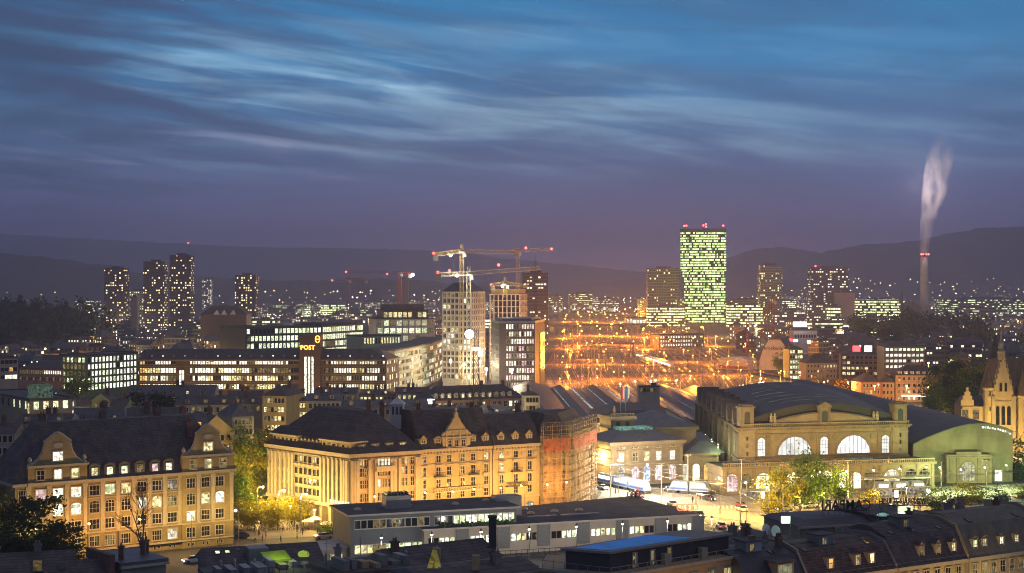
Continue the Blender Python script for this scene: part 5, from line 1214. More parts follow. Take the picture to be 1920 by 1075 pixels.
T = Thing('lattice_mast', 'thin dark radio mast beside the dark tower', 'mast', (PX(1004, 870), 870, 0)); mb = MB(); lattice(mb, (PX(1004, 870), 870, 0), (PX(1004, 870), 870, PZ(488, 870)), .8, 34, .1); T.part('mast', mb, [METAL_D]); T.part('antenna', (lambda b: (b.tube((PX(1004, 870), 870, PZ(488, 870)), (PX(1004, 870), 870, PZ(478, 870)), .08), b)[1])(MB()), [METAL_D])
# ---------------------------------------------------------------- railway yard
_Y = [770, 1050, 1400, 2000, 2900, 5200]; _yl = [22, 20, 38, 60, 95, 150]; _yr = [142, 172, 190, 235, 260, 330]
yl = lambda Y: float(np.interp(Y, _Y, _yl)); yr = lambda Y: float(np.interp(Y, _Y, _yr))
mb = MB(); rng = random.Random(11)
for t in [(.03+.94*i/26) for i in range(27)]:
    for s in (-.75, .75):
        ys = [770, 850, 950, 1050, 1200, 1400, 1700, 2000, 2400, 2900]
        for Y0, Y1 in zip(ys[:-1], ys[1:]):
            x0 = yl(Y0)+(yr(Y0)-yl(Y0))*t+s; x1 = yl(Y1)+(yr(Y1)-yl(Y1))*t+s; w = .16
            mb.hexa([(x0-w, Y0, .062), (x0+w, Y0, .062), (x1+w, Y1, .062), (x1-w, Y1, .062), (x0-w, Y0, .24), (x0+w, Y0, .24), (x1+w, Y1, .24), (x1-w, Y1, .24)])
struct('railway_tracks', mb, mat('rail_steel', (.35, .28, .2), .35, .2, .5, metal=.8))
def ymast(t, Y, h, c, power, label, group, **k): street_lamp(yl(Y)+(yr(Y)-yl(Y))*t, Y, h, c, power, label, group, arm=0, name='yard_lamp', cat='yard lamp', **k)
n = 0
for Y in (800, 850, 900, 960, 1020, 1090, 1170, 1260, 1360, 1470, 1600, 1750, 1920, 2120, 2350, 2620):
    m_ = 8 if Y < 1500 else 10
    for k in range(m_):
        t = (k+.5+rng.uniform(-.35, .35))/m_; YY = Y*(1+rng.uniform(-.045, .045)); big = (k % 3 == n % 3); n += 1
        ymast(t, YY, rng.choice((9, 11, 13)), 's', (34000 if Y < 1300 else 78000) if big else 0, 'sodium lamp mast among the tracks of the railway yard', 'sodium masts in the railway yard', bulb=.42 if Y < 1100 else (.6 if Y < 1600 else .95))
for i in range(48):
    Y = 790+1000*rng.random()**1.4; t = rng.uniform(.03, .97); ymast(t, Y, rng.uniform(4, 6), 'r', 0, 'railway signal post with a red light in the yard', 'red signals in the railway yard', bulb=.36)
for i in range(10): ymast(rng.uniform(.05, .9), 780+rng.random()*80, 7, 'g', 2500, 'greenish white lamp behind the platform roofs', 'greenish lamps by the platform ends', bulb=.5)
for i in range(24):
    Y = 800+i*26+rng.uniform(-8, 8); a = rng.uniform(.02, .75); b = min(a+rng.uniform(.08, .26), .98); x0 = yl(Y)+(yr(Y)-yl(Y))*a; x1 = yl(Y)+(yr(Y)-yl(Y))*b; h = rng.uniform(7.5, 9.5)
    T = Thing('catenary_gantry', 'steel catenary gantry spanning tracks in the orange railway yard', 'gantry', (x0, Y, 0), 'catenary gantries in the railway yard')
    for x in (x0, x1): mb = MB(); lattice(mb, (x, Y, 0), (x, Y, h), .5, 6, .09); T.part('mast', mb, [METAL])
    mb = MB(); lattice(mb, (x0, Y, h), (x1, Y, h), .6, 10, .09); T.part('beam', mb, [METAL])
pm = MB(); pm.tube((0, 0, 0), (0, 0, 9.5), .15, .12, 5); PMM = pm.mesh('pole', mat('mast_galvanised', (.4, .34, .25), .5, .15, 1)); pm = MB(); pm.tube((0, 0, 7.2), (3.2, 0, 7.6), .06, None, 4); pm.tube((0, 0, 8.8), (3.2, 0, 7.6), .05, None, 4); PMB = pm.mesh('bracket', METAL)
for i in range(150):
    Y = 785*(3.0**(rng.random()**1.3)); o = link('catenary_mast', None, None, (yl(Y)+(yr(Y)-yl(Y))*rng.uniform(.02, .98), Y, .06), rng.choice((0, math.pi))); tag(o, 'slim steel mast with side bracket between the tracks of the railway yard', 'mast', 'slim masts in the railway yard'); link('pole', PMM, o); link('bracket', PMB, o)
def train(label, px0, py0, px1, py1, n, body, lit, name='train', cat='train', h=3.8, w=2.9, group=None, stripe=None):
    A, B = G(px0, py0), G(px1, py1); fr = Fr(A.xy, B.xy); L = fr.L/n; T = Thing(name, label, cat, fr.pt(fr.L/2, 0), group)
    for k in range(n):
        a0, a1 = k*L+.25, (k+1)*L-.25; sl = .9 if k in (0, n-1) else .1
        mb = MB(); mb.fpoly(fr, [(a0+.1, .9), (a1-.1, .9), (a1, 1.3), (a1-(sl if k == n-1 else .05), h-.4), (a1-(sl+.4 if k == n-1 else .3), h), (a0+(sl+.4 if k == 0 else .3), h), (a0+(sl if k == 0 else .05), h-.4), (a0, 1.3)], 0, -w, 0)
        g = T.part('carriage', mb, [body])
        mb = MB(); mb.fbox(fr, a0+1.0, a1-1.0, 2.0, 2.95, .03, 0); T.part('window_band', mb, [lit], g)
        if stripe: mb = MB(); mb.fbox(fr, a0+.3, a1-.3, 1.3, 1.7, .03, 0); T.part('stripe', mb, [stripe], g)
        mb = MB()
        for c in (a0+(a1-a0)*.18, a0+(a1-a0)*.82): mb.fbox(fr, c-1.2, c+1.2, .1, .95, -.2, -w+.2)
        [T.part('bogie', q, [METAL_D], g) for q in mb.pieces()]
    return T
TRW = mat('train_white', (.75, .72, .68), .4, .1, 1)
train('white passenger train with lit windows crossing the orange yard', 1193, 671, 1257, 692, 5, TRW, emat('train_windows', (1, .95, .85), 4), h=4.4, stripe=mat('train_red', (.4, .04, .03), .4, .1))
train('second white train with dim windows beside it farther left in the yard', 1199, 678, 1222, 689, 2, TRW, LIT['d'], h=4.2)
# bridges over the yard
def bridge(label, px0, Y0, px1, Y1, z, lamps, m):
    fr = Fr((PX(px0, Y0), Y0), (PX(px1, Y1), Y1)); T = Thing('bridge', label, 'bridge', fr.pt(fr.L/2, 0)); mb = MB(); mb.fbox(fr, 0, fr.L, z-1.6, z, 0, -14); mb.fbox(fr, 0, fr.L, z, z+1, 0, -.3); T.part('deck', mb, [m])
    k = 8; mb = MB()
    while k < fr.L: mb.fbox(fr, k, k+2, 0, z-1.6, -2, -12); k += 34
    T.part('post', mb, [m])
    for i in range(lamps): q = fr.pt(fr.L*(i+.5)/lamps, 0, -3); street_lamp(q.x, q.y, 8, 'y', 24000 if i % 2 else 0, 'road lamp on the bridge crossing the railway yard', 'lamps on the yard bridges', arm=0, z=z, bulb=.9)
    return T
bridge('long road bridge across the far end of the railway yard', 1012, 2700, 1240, 2500, 9, 12, CONC)
bridge('dark girder bridge across the middle of the railway yard', 1030, 1900, 1270, 2000, 8, 0, METAL_D)
T = block('rail_workshop', 'white floodlit workshop building at the end of the yard bridge', 'workshop', 1174, 2250, 1212, 2250, 596, 30, PLASTER_W, 6, 1, 4, 5, lambda i, j: 'w', d_first=8, frame=METAL_D)
T = block('yard_office', 'two storey lit office beside the yard below the glass high rise', 'office block', 1236, 1420, 1300, 1440, 628, 14, mat('stone_yard', (.3, .25, .2), .8, .15), 13, 3, 1.5, 2.0, picker({'w': 3, 'y': 1, 'k': 1.2}, 71), gap=1.6, d_first=3, frame=FRAME_W)
T = block('yard_office_annex', 'taller annex with fewer lit windows at the right of the yard office', 'office block', 1300, 1445, 1320, 1450, 627, 14, mat('stone_yard', (.3, .25, .2)), 4, 3, 1.6, 2.2, picker({'w': 1, 'y': 1, 'k': 1.2}, 72), gap=1.6, d_first=3.4, frame=FRAME_W)
T = Thing('tent_hall', 'white rounded tent hall beside the right edge of the yard', 'tent', (PX(1374, 1080), 1080, 0)); mb = MB(); mb.sm = True
ft = Fr((PX(1347, 1075), 1075), (PX(1401, 1060), 1060)); a = [(ft.L*(.5-.5*math.cos(math.pi*i/10)), 5.5+3.2*math.sin(math.pi*i/10)**.5) for i in range(11)]
mb = MB(); mb.fpoly(ft, [(0, 0), (ft.L, 0)]+a[::-1], 0, -12); T.part('shell', mb, [PLASTER_W]); mb = MB(); mb.fbox(ft, .2, ft.L-.2, .5, 2.5, .05, 0); T.part('stripe', mb, [mat('tent_red', (.4, .12, .1), .8, .1)])
T = block('yard_wall_building', 'long low yellow lit shed along the right edge of the yard', 'shed', 1408, 905, 1514, 800, 712, 8, mat('shed_yellow', (.40, .34, .14), .8, .15), 22, 1, .25, 3.2, lambda i, j: 'k', d_first=3.6, frame=FRAME_D)
# ---------------------------------------------------------------- high rises far off
def slab(name, label, cat, px0, px1, ytop, Y, depth, m, rot=0, zadd=0, roof=METAL_D, group=None, ybase=None):
    w = (px1-px0)/FPX*Y; zt = PZ(ytop, Y); x = PX((px0+px1)/2, Y)
    o = link(name, None, None, (x, Y, 0), rot); tag(o, label, cat, group)
    mb = MB(); mb.box(-w/2, -depth/2, 0, w/2, depth/2, zt, 0); link('wall', mb.mesh('wall', [m]), o)
    mb = MB(); mb.box(-w/2-.2, -depth/2-.2, zt, w/2+.2, depth/2+.2, zt+.8, 0); mb.box(-w*.2, -depth*.25, zt+.8, w*.25, depth*.25, zt+3, 0); link('roof', mb.mesh('roof', [roof]), o)
    return o
G_PR = gridmat('prime_glass', (.04, .12, .045), 2.05, 3.75, .93, .60, .76, (.98, 1, .48), 2.1, (.03, .10, .03), 1.0, lit2=(.36, .80, .16))
Yt = 2200; zz_ = lambda y: PZ(y, Yt); xx = lambda p: PX(p, Yt)
T = Thing('glass_tower', 'tall green glass high rise glowing with lit offices and red lamps on top', 'skyscraper', (xx(1319), Yt, 0))
prof = [(1284, 1360, 606, 520), (1281, 1358, 520, 508), (1277, 1361.5, 508, 436), (1276, 1362, 436, 429)]
for i, (p0, p1, yb, yt) in enumerate(prof):
    mb = MB(); x0, x1 = xx(p0), xx(p1); dpt = 30
    mb.prism([(x0, Yt+8), (x0+7, Yt), (x1, Yt), (x1, Yt+dpt), (x0+3, Yt+dpt)], max(zz_(yb), 0), zz_(yt)); T.part('wall', mb, [G_PR if i < 3 else mat('prime_top', (.08, .13, .09), .4, .1)])
for p, y in ((1283, 424), (1287, 423.5), (1319, 423), (1323.5, 420.5), (1324, 425.5), (1356, 423.5)):
    c = P(p, y, Yt+10); T.part('warning_lamp', blob(c, 1.4), [BULB['r']]); T.part('antenna', (lambda b: (b.tube((c.x, c.y, zz_(429)), c, .3), b)[1])(MB()), [METAL_D])
G_BE = gridmat('beige_grid', (.26, .22, .15), 3.4, 4.0, .55, .5, .10, (1, .8, .4), 2.2, (.05, .045, .04), .5)
G_WA = gridmat('warm_grid', (.34, .27, .15), 3.0, 3.6, .5, .55, .22, (1, .8, .35), 2.2, (.07, .05, .03), .6)
G_BR = gridmat('brown_grid', (.055, .04, .035), 2.6, 2.9, .55, .45, .20, (1, .74, .35), 2.6, (.02, .017, .016), .45)
G_BL = gridmat('blue_grid', (.07, .06, .075), 2.7, 3.3, .72, .42, .28, (1, .86, .55), 2.0, (.03, .03, .04), .7)
G_LO = gridmat('bright_bands', (.16, .17, .10), 3.0, 3.8, .85, .5, .80, (1, .95, .45), 2.3, (.04, .05, .03), .5, lit2=(.75, 1, .4))
G_CO = gridmat('cool_bands', (.13, .13, .13), 3.2, 3.6, .97, .42, .42, (1, .95, .6), 1.3, (.03, .035, .03), 1.0, lit2=(.8, 1, .55))
G_DK = gridmat('dark_house', (.10, .085, .075), 2.8, 3.1, .4, .5, .24, (1, .8, .42), 2.0, (.015, .014, .014), .35, lit2=(1, .95, .75))
G_PK = gridmat('pale_house', (.30, .25, .21), 2.8, 3.2, .42, .55, .38, (1, .85, .5), 1.8, (.03, .026, .024), .5, lit2=(1, .97, .8))
slab('high_rise', 'beige grid fronted high rise left of the glowing green glass tower', 'high rise', 1213, 1272, 504, 2300, 20, G_BE)
slab('high_rise', 'slender warm lit high rise with a pale grid right of the green glass tower', 'high rise', 1423, 1464, 498, 2350, 24, G_WA)
o = slab('high_rise', 'broad dark glazed high rise between the slender warm one and the chimney', 'high rise', 1517, 1588, 503, 2100, 22, G_BL)
link('warning_lamp', blob((PX(1529, 2100)-o.location.x, 0, PZ(499, 2100)), 1.2).mesh('warning_lamp', BULB['r']), o)
slab('blank_tower', 'windowless pinkish slab in front of the broad high rise near the chimney', 'high rise', 1566, 1600, 549, 2050, 16, mat('slab_pink', (.30, .21, .17), .8, .15, .05))
slab('office_block', 'dark blue block with few lit windows at the foot of the broad high rise', 'office block', 1512, 1552, 567, 1900, 18, G_BL)
slab('office_block', 'small lit block right of the dark blue block', 'office block', 1553, 1574, 575, 1880, 18, G_LO)
slab('office_block', 'bright banded office podium left of the green glass tower', 'office block', 1214, 1283, 575, 2150, 26, G_LO)
slab('office_block', 'higher greenish office band behind the bright podium', 'office block', 1196, 1284, 562, 2420, 20, gridmat('green_bands', (.15, .17, .08), 3.4, 3.6, .8, .4, .25, (.9, 1, .45), 1.4, (.06, .08, .03)))
slab('office_block', 'bright white lit office right of the green glass tower', 'office block', 1364, 1432, 573, 2120, 26, G_LO)
slab('office_block', 'long greenish office behind the bright white one', 'office block', 1360, 1432, 562, 2500, 20, _mats['green_bands'])
slab('office_block', 'dark office with blue glass bands in front of the slender high rise', 'office block', 1446, 1518, 583, 1950, 18, gridmat('navy_bands', (.04, .05, .08), 3, 3.4, .85, .5, .4, (1, .95, .7), 1.6, (.02, .03, .05), .6))
for (p0, p1, yt, lab) in ((200, 238, 504, 'shortest and leftmost of three dark brown residential high rises close together'), (273, 311, 492, 'dark brown residential high rise in the middle of the three close together'), (322, 361, 480, 'tallest dark brown residential high rise in the left quarter'), (444, 482, 517, 'dark brown residential high rise standing apart right of the other three')):
    slab('high_rise', lab, 'high rise', p0, p1, yt, 1850, 22, G_BR, rot=.0)
    o = COL.objects[-1]
T = Thing('hill_mast', 'hilltop mast with a red lamp behind the tallest residential high rise', 'mast', (PX(353, 8600), 8600, 250)); mb = MB(); lattice(mb, (PX(353, 8600), 8600, 240), (PX(353, 8600), 8600, PZ(457, 8600)), 4, 10, .6); T.part('mast', mb, [METAL_D]); T.part('warning_lamp', blob(P(353, 456, 8590), 6), [BULB['r']])
slab('high_rise', 'bluish tower with lit windows behind the cranes', 'high rise', 979, 1027, 513, 1500, 22, G_BL)
slab('high_rise', 'grey slab tower behind the red crane', 'high rise', 744, 766, 524, 2400, 20, mat('slab_grey', (.16, .13, .14), .8, .15, .05))
slab('office_block', 'lit low slab left of the yard bridge', 'office block', 1028, 1055, 555, 3000, 20, G_CO); slab('office_block', 'brightly lit slab at the far end of the yard', 'office block', 1066, 1110, 551, 3000, 20, G_CO)
slab('office_block', 'white framed office with lit storeys right of the far yard end', 'office block', 1112, 1160, 560, 3100, 20, G_CO)
slab('factory', 'broad factory with warm lit bands beyond the chimney', 'factory', 1600, 1690, 562, 2300, 40, G_LO); slab('factory', 'low lit works right of the chimney', 'factory', 1780, 1860, 578, 2250, 40, G_CO); slab('factory', 'wide low hall with pale roof beyond the museum', 'factory', 1760, 1920, 560, 2700, 60, G_CO)
slab('apartment_block', 'pale lit slab between two of the left high rises', 'apartment block', 241, 273, 546, 2300, 20, gridmat('pale_lit', (.35, .33, .2), 3, 3.4, .5, .5, .5, (1, .95, .6), 1.4)); slab('apartment_block', 'small pale block with lit windows right of the tallest left high rise', 'apartment block', 381, 397, 525, 3000, 16, G_PK)
slab('church_tower', 'slim pale church tower in front of the left high rises', 'church tower', 246, 259, 558, 1500, 6, mat('tower_grey', (.2, .18, .17), .8, .15, .1))
T = Thing('market_building', 'broad dark hipped building with three pale triangular gables at the left', 'hall', (PX(420, 1250), 1250, 0)); ft = Fr((PX(376, 1240), 1240), (PX(462, 1240), 1240))
mb = MB(); mb.fbox(ft, 0, ft.L, 0, PZ(590, 1240), 0, -24); T.part('wall', mb, [mat('wall_dusk', (.12, .09, .075), .9, .2)]); q = rect4(ft, 0, ft.L, 24); mb = MB(); mb.frustum(inset(q, -.6), PZ(590, 1240), inset(q, 8), PZ(574, 1240)); T.part('roof', mb, [ROOF_D])
for p in (406, 420, 437): mb = MB(); a = ft.a(p); mb.fpoly(ft, [(a-2.6, PZ(590, 1240)-.3), (a+2.6, PZ(590, 1240)-.3), (a, PZ(582, 1240))], .4, -3); T.part('gable', mb, [PLASTER_W])
# chimney and smoke
Yc_ = 1900; xc_ = PX(1733, Yc_); T = Thing('power_station_chimney', 'tall round concrete chimney with red lamps at its rim', 'chimney', (xc_, Yc_, 0))
mb = MB(); mb.sm = True; mb.lathe((xc_, Yc_, 0), [(6.2, 0), (5.2, 40), (4.6, 78), (4.5, PZ(479, Yc_)-1)], 20); T.part('shaft', mb, [CONC]); mb = MB(); mb.lathe((xc_, Yc_, PZ(479, Yc_)-1), [(4.9, 0), (4.9, 1.6), (3.8, 1.7), (3.8, 3.5)], 20); T.part('rim', mb, [METAL_D])
for k, p in enumerate((1727.5, 1731, 1737, 1741)): c = P(p, 477, Yc_-5); T.part('warning_lamp', blob(c, 1.15), [BULB['r']])
l = bpy.data.objects.new('lamp_light', plight('chimney', (1, .80, .80), 260000, 3)); COL.objects.link(l); l.parent = T.root; l.location = (-14, -34, PZ(470, Yc_)+78)  # unseen fill light added in the air to brighten the smoke
mb = MB(); mb.sm = True; pr = [(1733, 474, 4.5), (1733.5, 455, 5.2), (1736, 435, 6.2), (1739, 415, 7.5), (1744, 395, 9.5), (1749, 372, 12), (1754, 345, 14), (1759, 315, 15), (1763, 288, 14), (1767, 262, 10), (1770, 245, 2)]
for px, py, r in pr:
    c = P(px, py, Yc_); mb.v += [(c.x+r*1.15*math.cos(2*math.pi*i/16), c.y+r*1.15*math.sin(2*math.pi*i/16), c.z+r*.25*math.sin(i*2.4)) for i in range(16)]
for k in range(len(pr)-1):
    for i in range(16): mb.f.append((k*16+i, k*16+(i+1) % 16, (k+1)*16+(i+1) % 16, (k+1)*16+i)); mb.m.append(0)
mb.add([mb.v[i] for i in range(16)], [tuple(range(15, -1, -1))]); mb.add([mb.v[160+i] for i in range(16)], [tuple(range(16))])
sm = bpy.data.materials.new('smoke'); sm.use_nodes = True; nt, N, L = NT(sm); N.clear()
tc = N.new('ShaderNodeTexCoord'); no = N.new('ShaderNodeTexNoise'); no.inputs['Scale'].default_value = .14; no.inputs['Detail'].default_value = 5; no.inputs['Distortion'].default_value = .6
mp = N.new('ShaderNodeMapping'); mp.inputs['Scale'].default_value = (1, 1, .35); L.new(tc.outputs['Object'], mp.inputs[0]); L.new(mp.outputs[0], no.inputs['Vector'])
mr = N.new('ShaderNodeMapRange'); L.new(no.outputs[0], mr.inputs[0]); mr.inputs[1].default_value = .42; mr.inputs[2].default_value = .66; mr.inputs[3].default_value = 0; mr.inputs[4].default_value = .12
s3 = N.new('ShaderNodeSeparateXYZ'); L.new(tc.outputs['Object'], s3.inputs[0]); fz = N.new('ShaderNodeMapRange'); L.new(s3.outputs[2], fz.inputs[0]); fz.inputs[1].default_value = 35; fz.inputs[2].default_value = 140; fz.inputs[3].default_value = 1.0; fz.inputs[4].default_value = .04
mu = N.new('ShaderNodeMath'); mu.operation = 'MULTIPLY'; L.new(mr.outputs[0], mu.inputs[0]); L.new(fz.outputs[0], mu.inputs[1])
pv = N.new('ShaderNodeVolumePrincipled'); L.new(mu.outputs[0], pv.inputs['Density']); pv.inputs['Color'].default_value = (.97, .95, .95, 1)
oo = N.new('ShaderNodeOutputMaterial'); L.new(pv.outputs[0], oo.inputs['Volume'])
solo('smoke_plume', mb, [sm], 'pale plume of smoke drifting up from the chimney', 'smoke', (xc_, Yc_, PZ(474, Yc_)))
T = Thing('silo_group', 'cluster of dark cylindrical silos with a thin stack beside the chimney', 'silo', (PX(1705, 1880), 1880, 0)); 
for p, y in ((1699, 566), (1708, 562), (1717, 566), (1724, 572)): mb = MB(); mb.lathe((PX(p, 1880), 1880, 0), [(3.2, 0), (3.2, PZ(y, 1880)-2), (2.2, PZ(y, 1880)), (.4, PZ(y, 1880)+.8)], 12); T.part('silo', mb, [mat('silo_steel', (.10, .10, .11), .5, .2)])
mb = MB(); mb.lathe((PX(1691, 1880), 1880, 0), [(2, 0), (1.6, PZ(547, 1880))], 10); T.part('stack', mb, [METAL_D])
# ---------------------------------------------------------------- right middle ground
def gh(name, label, cat, px0, px1, yeave, yridge, Y, depth, wall, rows, nc, pick, rot=0, ww=1.1, wh=1.8, gap=1.4, roofm=None, frame=None, group=None, d_first=2.6, chim=1, trim=.12, kind='hip'):
    dY = math.tan(rot)*(PX(px1, Y)-PX(px0, Y)); fr = Fr((PX(px0, Y), Y), (PX(px1, Y+dY), Y+dY)); zt = PZ(yeave, Y); zr = PZ(yridge, Y+depth*.5)
    T = Thing(name, label, cat, fr.pt(fr.L/2, 0), group); T.fr = fr; T.zt = zt; fp = rect4(fr, 0, fr.L, depth)
    mb = MB(); mb.prism(fp, 0, zt); T.part('wall', mb, [wall]); mb = MB()
    if kind == 'hip': e = inset(fp, -.5); mb.frustum(e, zt, inset(fp, min(depth*.46, fr.L*.46)), max(zr, zt+1.5))
    elif kind == 'side': e = inset(fp, -.4); mb.gable(e, zt, max(zr, zt+2), 0, 1)
    else: e = inset(fp, -.4); mb.gable([e[1], e[2], e[3], e[0]], zt, max(zr, zt+2), 0, 1)
    T.part('roof', mb, [roofm or ROOF_D, wall])
    if rows: wins(T, fr, lin(.5, fr.L-.5, nc), [zt-d_first-(wh+gap)*j for j in range(rows)], ww, wh, pick, 1, 1, trim, frame or FRAME_W)
    for k in range(chim): q = fr.pt(fr.L*(.25+.5*rnd.random()), 0, -depth*(.35+.3*rnd.random())); chimney(T, q.x, q.y, zt+1, max(zr, zt+2)+1.6, 1.1, None, 2)
    return T
T = Thing('gable_hall', 'white gable fronted hall lettered brockenhaus', 'shop', (PX(1452, 1060), 1060, 0)); ft = Fr((PX(1424, 1065), 1065), (PX(1481, 1055), 1055)); h_ = lambda y: PZ(y, 1060)
mb = MB(); c = ft.L/2; w_ = ft.L/2; mb.fpoly(ft, [(0, 0), (ft.L, 0), (ft.L, h_(668)), (ft.L*.82, h_(648)), (c+4, h_(637)), (c-4, h_(637)), (ft.L*.12, h_(655)), (0, h_(676))], 0, -16); T.part('wall', mb, [PLASTER_W])
mb = MB(); mb.fpoly(ft, [(0-.3, h_(676)), (ft.L*.12-.1, h_(655)+.1), (c-4, h_(637)+.2), (c+4, h_(637)+.2), (ft.L*.82, h_(648)+.2), (ft.L+.3, h_(668)), (ft.L+.3, h_(668)+.5), (ft.L*.82, h_(648)+.8), (c+4, h_(637)+.8), (c-4, h_(637)+.8), (ft.L*.12-.3, h_(655)+.6), (-.5, h_(676)+.4)][::-1], .3, -16.2); T.part('roof', mb, [ROOF_S])
T.at('shop_lettering', text_mesh('brockenhaus', 3.3, .15, m=METAL_D), ft, c+1, h_(656), .1)
BEG2 = mat('plaster_beige', (.38, .30, .20), .85, .12, .3); PINK2 = mat('plaster_rose', (.46, .26, .18), .85, .12, .3); BRK2 = mat('plaster_brick', (.36, .15, .08), .85, .15, .3)
gh('town_house', 'beige four storey house with shutters left of the yellow lit trees', 'town house', 1511, 1569, 681, 663, 905, 16, BEG2, 4, 9, picker({'k': 4, 'd': 2, 'y': 1}, 81), .08, .95, 1.6, 1.3)
gh('town_house', 'narrow yellow green lit office by the tracks left of the beige four storey house', 'office block', 1480, 1506, 655, 648, 960, 14, mat('plaster_lime', (.35, .36, .2), .8, .1), 6, 5, picker({'g': 3, 'y': 1, 'k': 1}, 82), .1, 1.6, 1.9, 1.2, ROOF_F)
T = gh('brick_office', 'brown brick office with red and blue rooftop signs', 'office block', 1577, 1655, 665, 655, 950, 16, mat('brick_office', (.20, .12, .07), .85, .2, .3), 4, 9, picker({'k': 3, 'y': 2, 'd': 2}, 83), -.12, 1.9, 1.7, 1.5, ROOF_F, FRAME_D)
for p, k, c_ in ((1606, 'r', 'red'), (1628, 'b', 'bluish white')):
    mb = MB(); s = P(p, 654, 936); mb.box(s.x-2.2, s.y, s.z-1.7, s.x+2.2, s.y+.5, s.z+1.7); o = solo('roof_sign', mb, [emat('sign_'+k, (1, .05, .06) if k == 'r' else (.75, .85, 1), 4)], 'glowing %s sign on the roof of the brown brick office' % c_, 'sign', (s.x, s.y, s.z-1.7))
    mb = MB(); mb.tube((s.x, s.y+.8, s.z-6), (s.x, s.y+.8, s.z+1.5), .2); link('post', mb.mesh('post', METAL_D, (s.x, s.y, s.z-1.7)), o)
T = gh('office_block', 'office with four rows of white lit windows above the pink corner house', 'office block', 1658, 1734, 650, 641, 930, 18, mat('office_green', (.30, .28, .17), .8, .12), 4, 9, picker({'w': 5, 'g': 1, 'k': .8}, 84), .02, 1.9, 1.7, 1.7, ROOF_F, FRAME_D)
gh('town_house', 'narrow brick red house with the corner facing the station roof', 'town house', 1615, 1652, 717, 700, 770, 14, BRK2, 3, 5, picker({'k': 4, 'd': 1, 'o': 1}, 85), .15, 1.0, 1.8, 1.4)
gh('town_house', 'pale rose house end between the brick red house and the pink corner house', 'town house', 1652, 1677, 717, 703, 775, 14, PINK2, 3, 3, picker({'k': 4, 'd': 1}, 86), -.2, 1.0, 1.8, 1.4)
T = gh('corner_house', 'pink corner house with four rows of windows and lit shop awnings', 'town house', 1679, 1768, 704, 685, 775, 16, PINK2, 4, 9, picker({'k': 3, 'd': 2, 'y': 1}, 87), .03, 1.3, 1.7, 1.5, chim=2)
for k in range(7): dormer(T, T.fr, 2.5+k*3, T.zt+.5, 1.6, 1.4, 'y' if k % 3 == 1 else 'd', 2, style='box', wallm=PLASTER_W, setback=.5)
mb = MB(); mb.fbox(T.fr, 3, T.fr.L-5, 2.7, 3.2, 2.2, 0); T.part('awning', mb, [emat('awning_lit', (1, .9, .65), 1.8)])
T = gh('department_store', 'white store with a glowing white roof sign beyond the brockenhaus gable', 'shop', 1488, 1532, 620, 614, 1300, 20, PLASTER_W, 1, 8, lambda i, j: 'k', 0, 1.6, 2.6, 1, ROOF_F, chim=0, d_first=6)
mb = MB(); s = P(1500, 611, 1290); mb.box(s.x-5.5, s.y, s.z-1, s.x+5.5, s.y+.8, s.z+3.2); solo('roof_sign', mb, [emat('sign_w', (.85, .95, 1), 3.5)], 'glowing blank white panel on the roof of the white store', 'sign', (s.x, s.y, s.z-1))
for p, c_, l_ in ((1483, 'r', 'red'), (1492, 'b', 'white'), (1517, 'b', 'blue white')):
    mb = MB(); s = P(p, 638+(p-1483)*.1, 1150); mb.box(s.x-1.4, s.y, s.z-1, s.x+1.4, s.y+.4, s.z+1); solo('shop_sign', mb, [_mats['sign_'+c_]], 'small glowing %s shop sign near the white store' % l_, 'sign', (s.x, s.y, s.z-1))
# ---------------------------------------------------------------- the many houses of the quarter, each its own
def free(X_, Y):
    if Y > 690 and yl(max(Y, 770))-14 < X_ < yr(max(Y, 770))+14: return False
    px = 960+X_/Y*FPX
    if 440 < px < 1035 and Y < 1120: return False
    if 140 < px < 760 and 740 < Y < 860: return False
    if 1340 < px < 1530 and Y < 1150: return False
    if px > 1530 and Y < 1000: return False
    if 1180 < px < 1480 and Y > 1900: return False
    if px < 150 and Y < 830: return False
    return True
GK = [('dark brown gabled house', G_DK, ROOF_D), ('pale plastered gabled house', G_PK, ROOF_D), ('grey slate roofed house', G_DK, ROOF_S)]
made = []; rg = random.Random(5); tries = 0
_hm = {}
while len(made) < 285 and tries < 9000:
    tries += 1
    px = rg.uniform(-20, 1940); Y = 880*(3.0**rg.random()); X_ = PX(px, Y)
    if not free(X_, Y): continue
    if any(abs(X_-a) < 17 and abs(Y-b) < 30 for a, b in made): continue
    made.append((X_, Y)); k = rg.choices((0, 1, 2), (5, 3, 3))[0]; v = rg.randrange(5); lab, wm, rm = GK[k]
    if (k, v) not in _hm:
        r2 = random.Random(k*7+v); w, d, h, rh = r2.uniform(11, 22), r2.uniform(10, 13), r2.uniform(7.5, 15), r2.uniform(3, 5.5)
        mb = MB(); mb.box(-w/2, -d/2, 0, w/2, d/2, h); mw = mb.mesh('wall', wm)
        mb = MB(); e = [(-w/2-.4, -d/2-.4), (w/2+.4, -d/2-.4), (w/2+.4, d/2+.4), (-w/2-.4, d/2+.4)]
        if v % 2: mb.gable(e, h, h+rh, 0, 0)
        else: mb.frustum(e, h, [(-w/4, -.3), (w/4, -.3), (w/4, .3), (-w/4, .3)], h+rh)
        mb.box(w*.2, -1, h+rh*.3, w*.2+.9, 0, h+rh+1.4); mr_ = mb.mesh('roof', rm); _hm[(k, v)] = (mw, mr_)
    side = 'left of the railway yard' if X_ < yl(max(Y, 770)) else 'right of the railway yard'; dist = 'nearer' if Y < 1500 else 'farther'
    o = link('town_house', None, None, (X_, Y, 0), rg.choice((0, .3, -.4, 1.2, .8, -.9))); tag(o, '%s in the %s dark quarter %s' % (lab, dist, side), 'town house', '%ss, %s, %s' % (lab, dist, side))
    link('wall', _hm[(k, v)][0], o); link('roof', _hm[(k, v)][1], o)
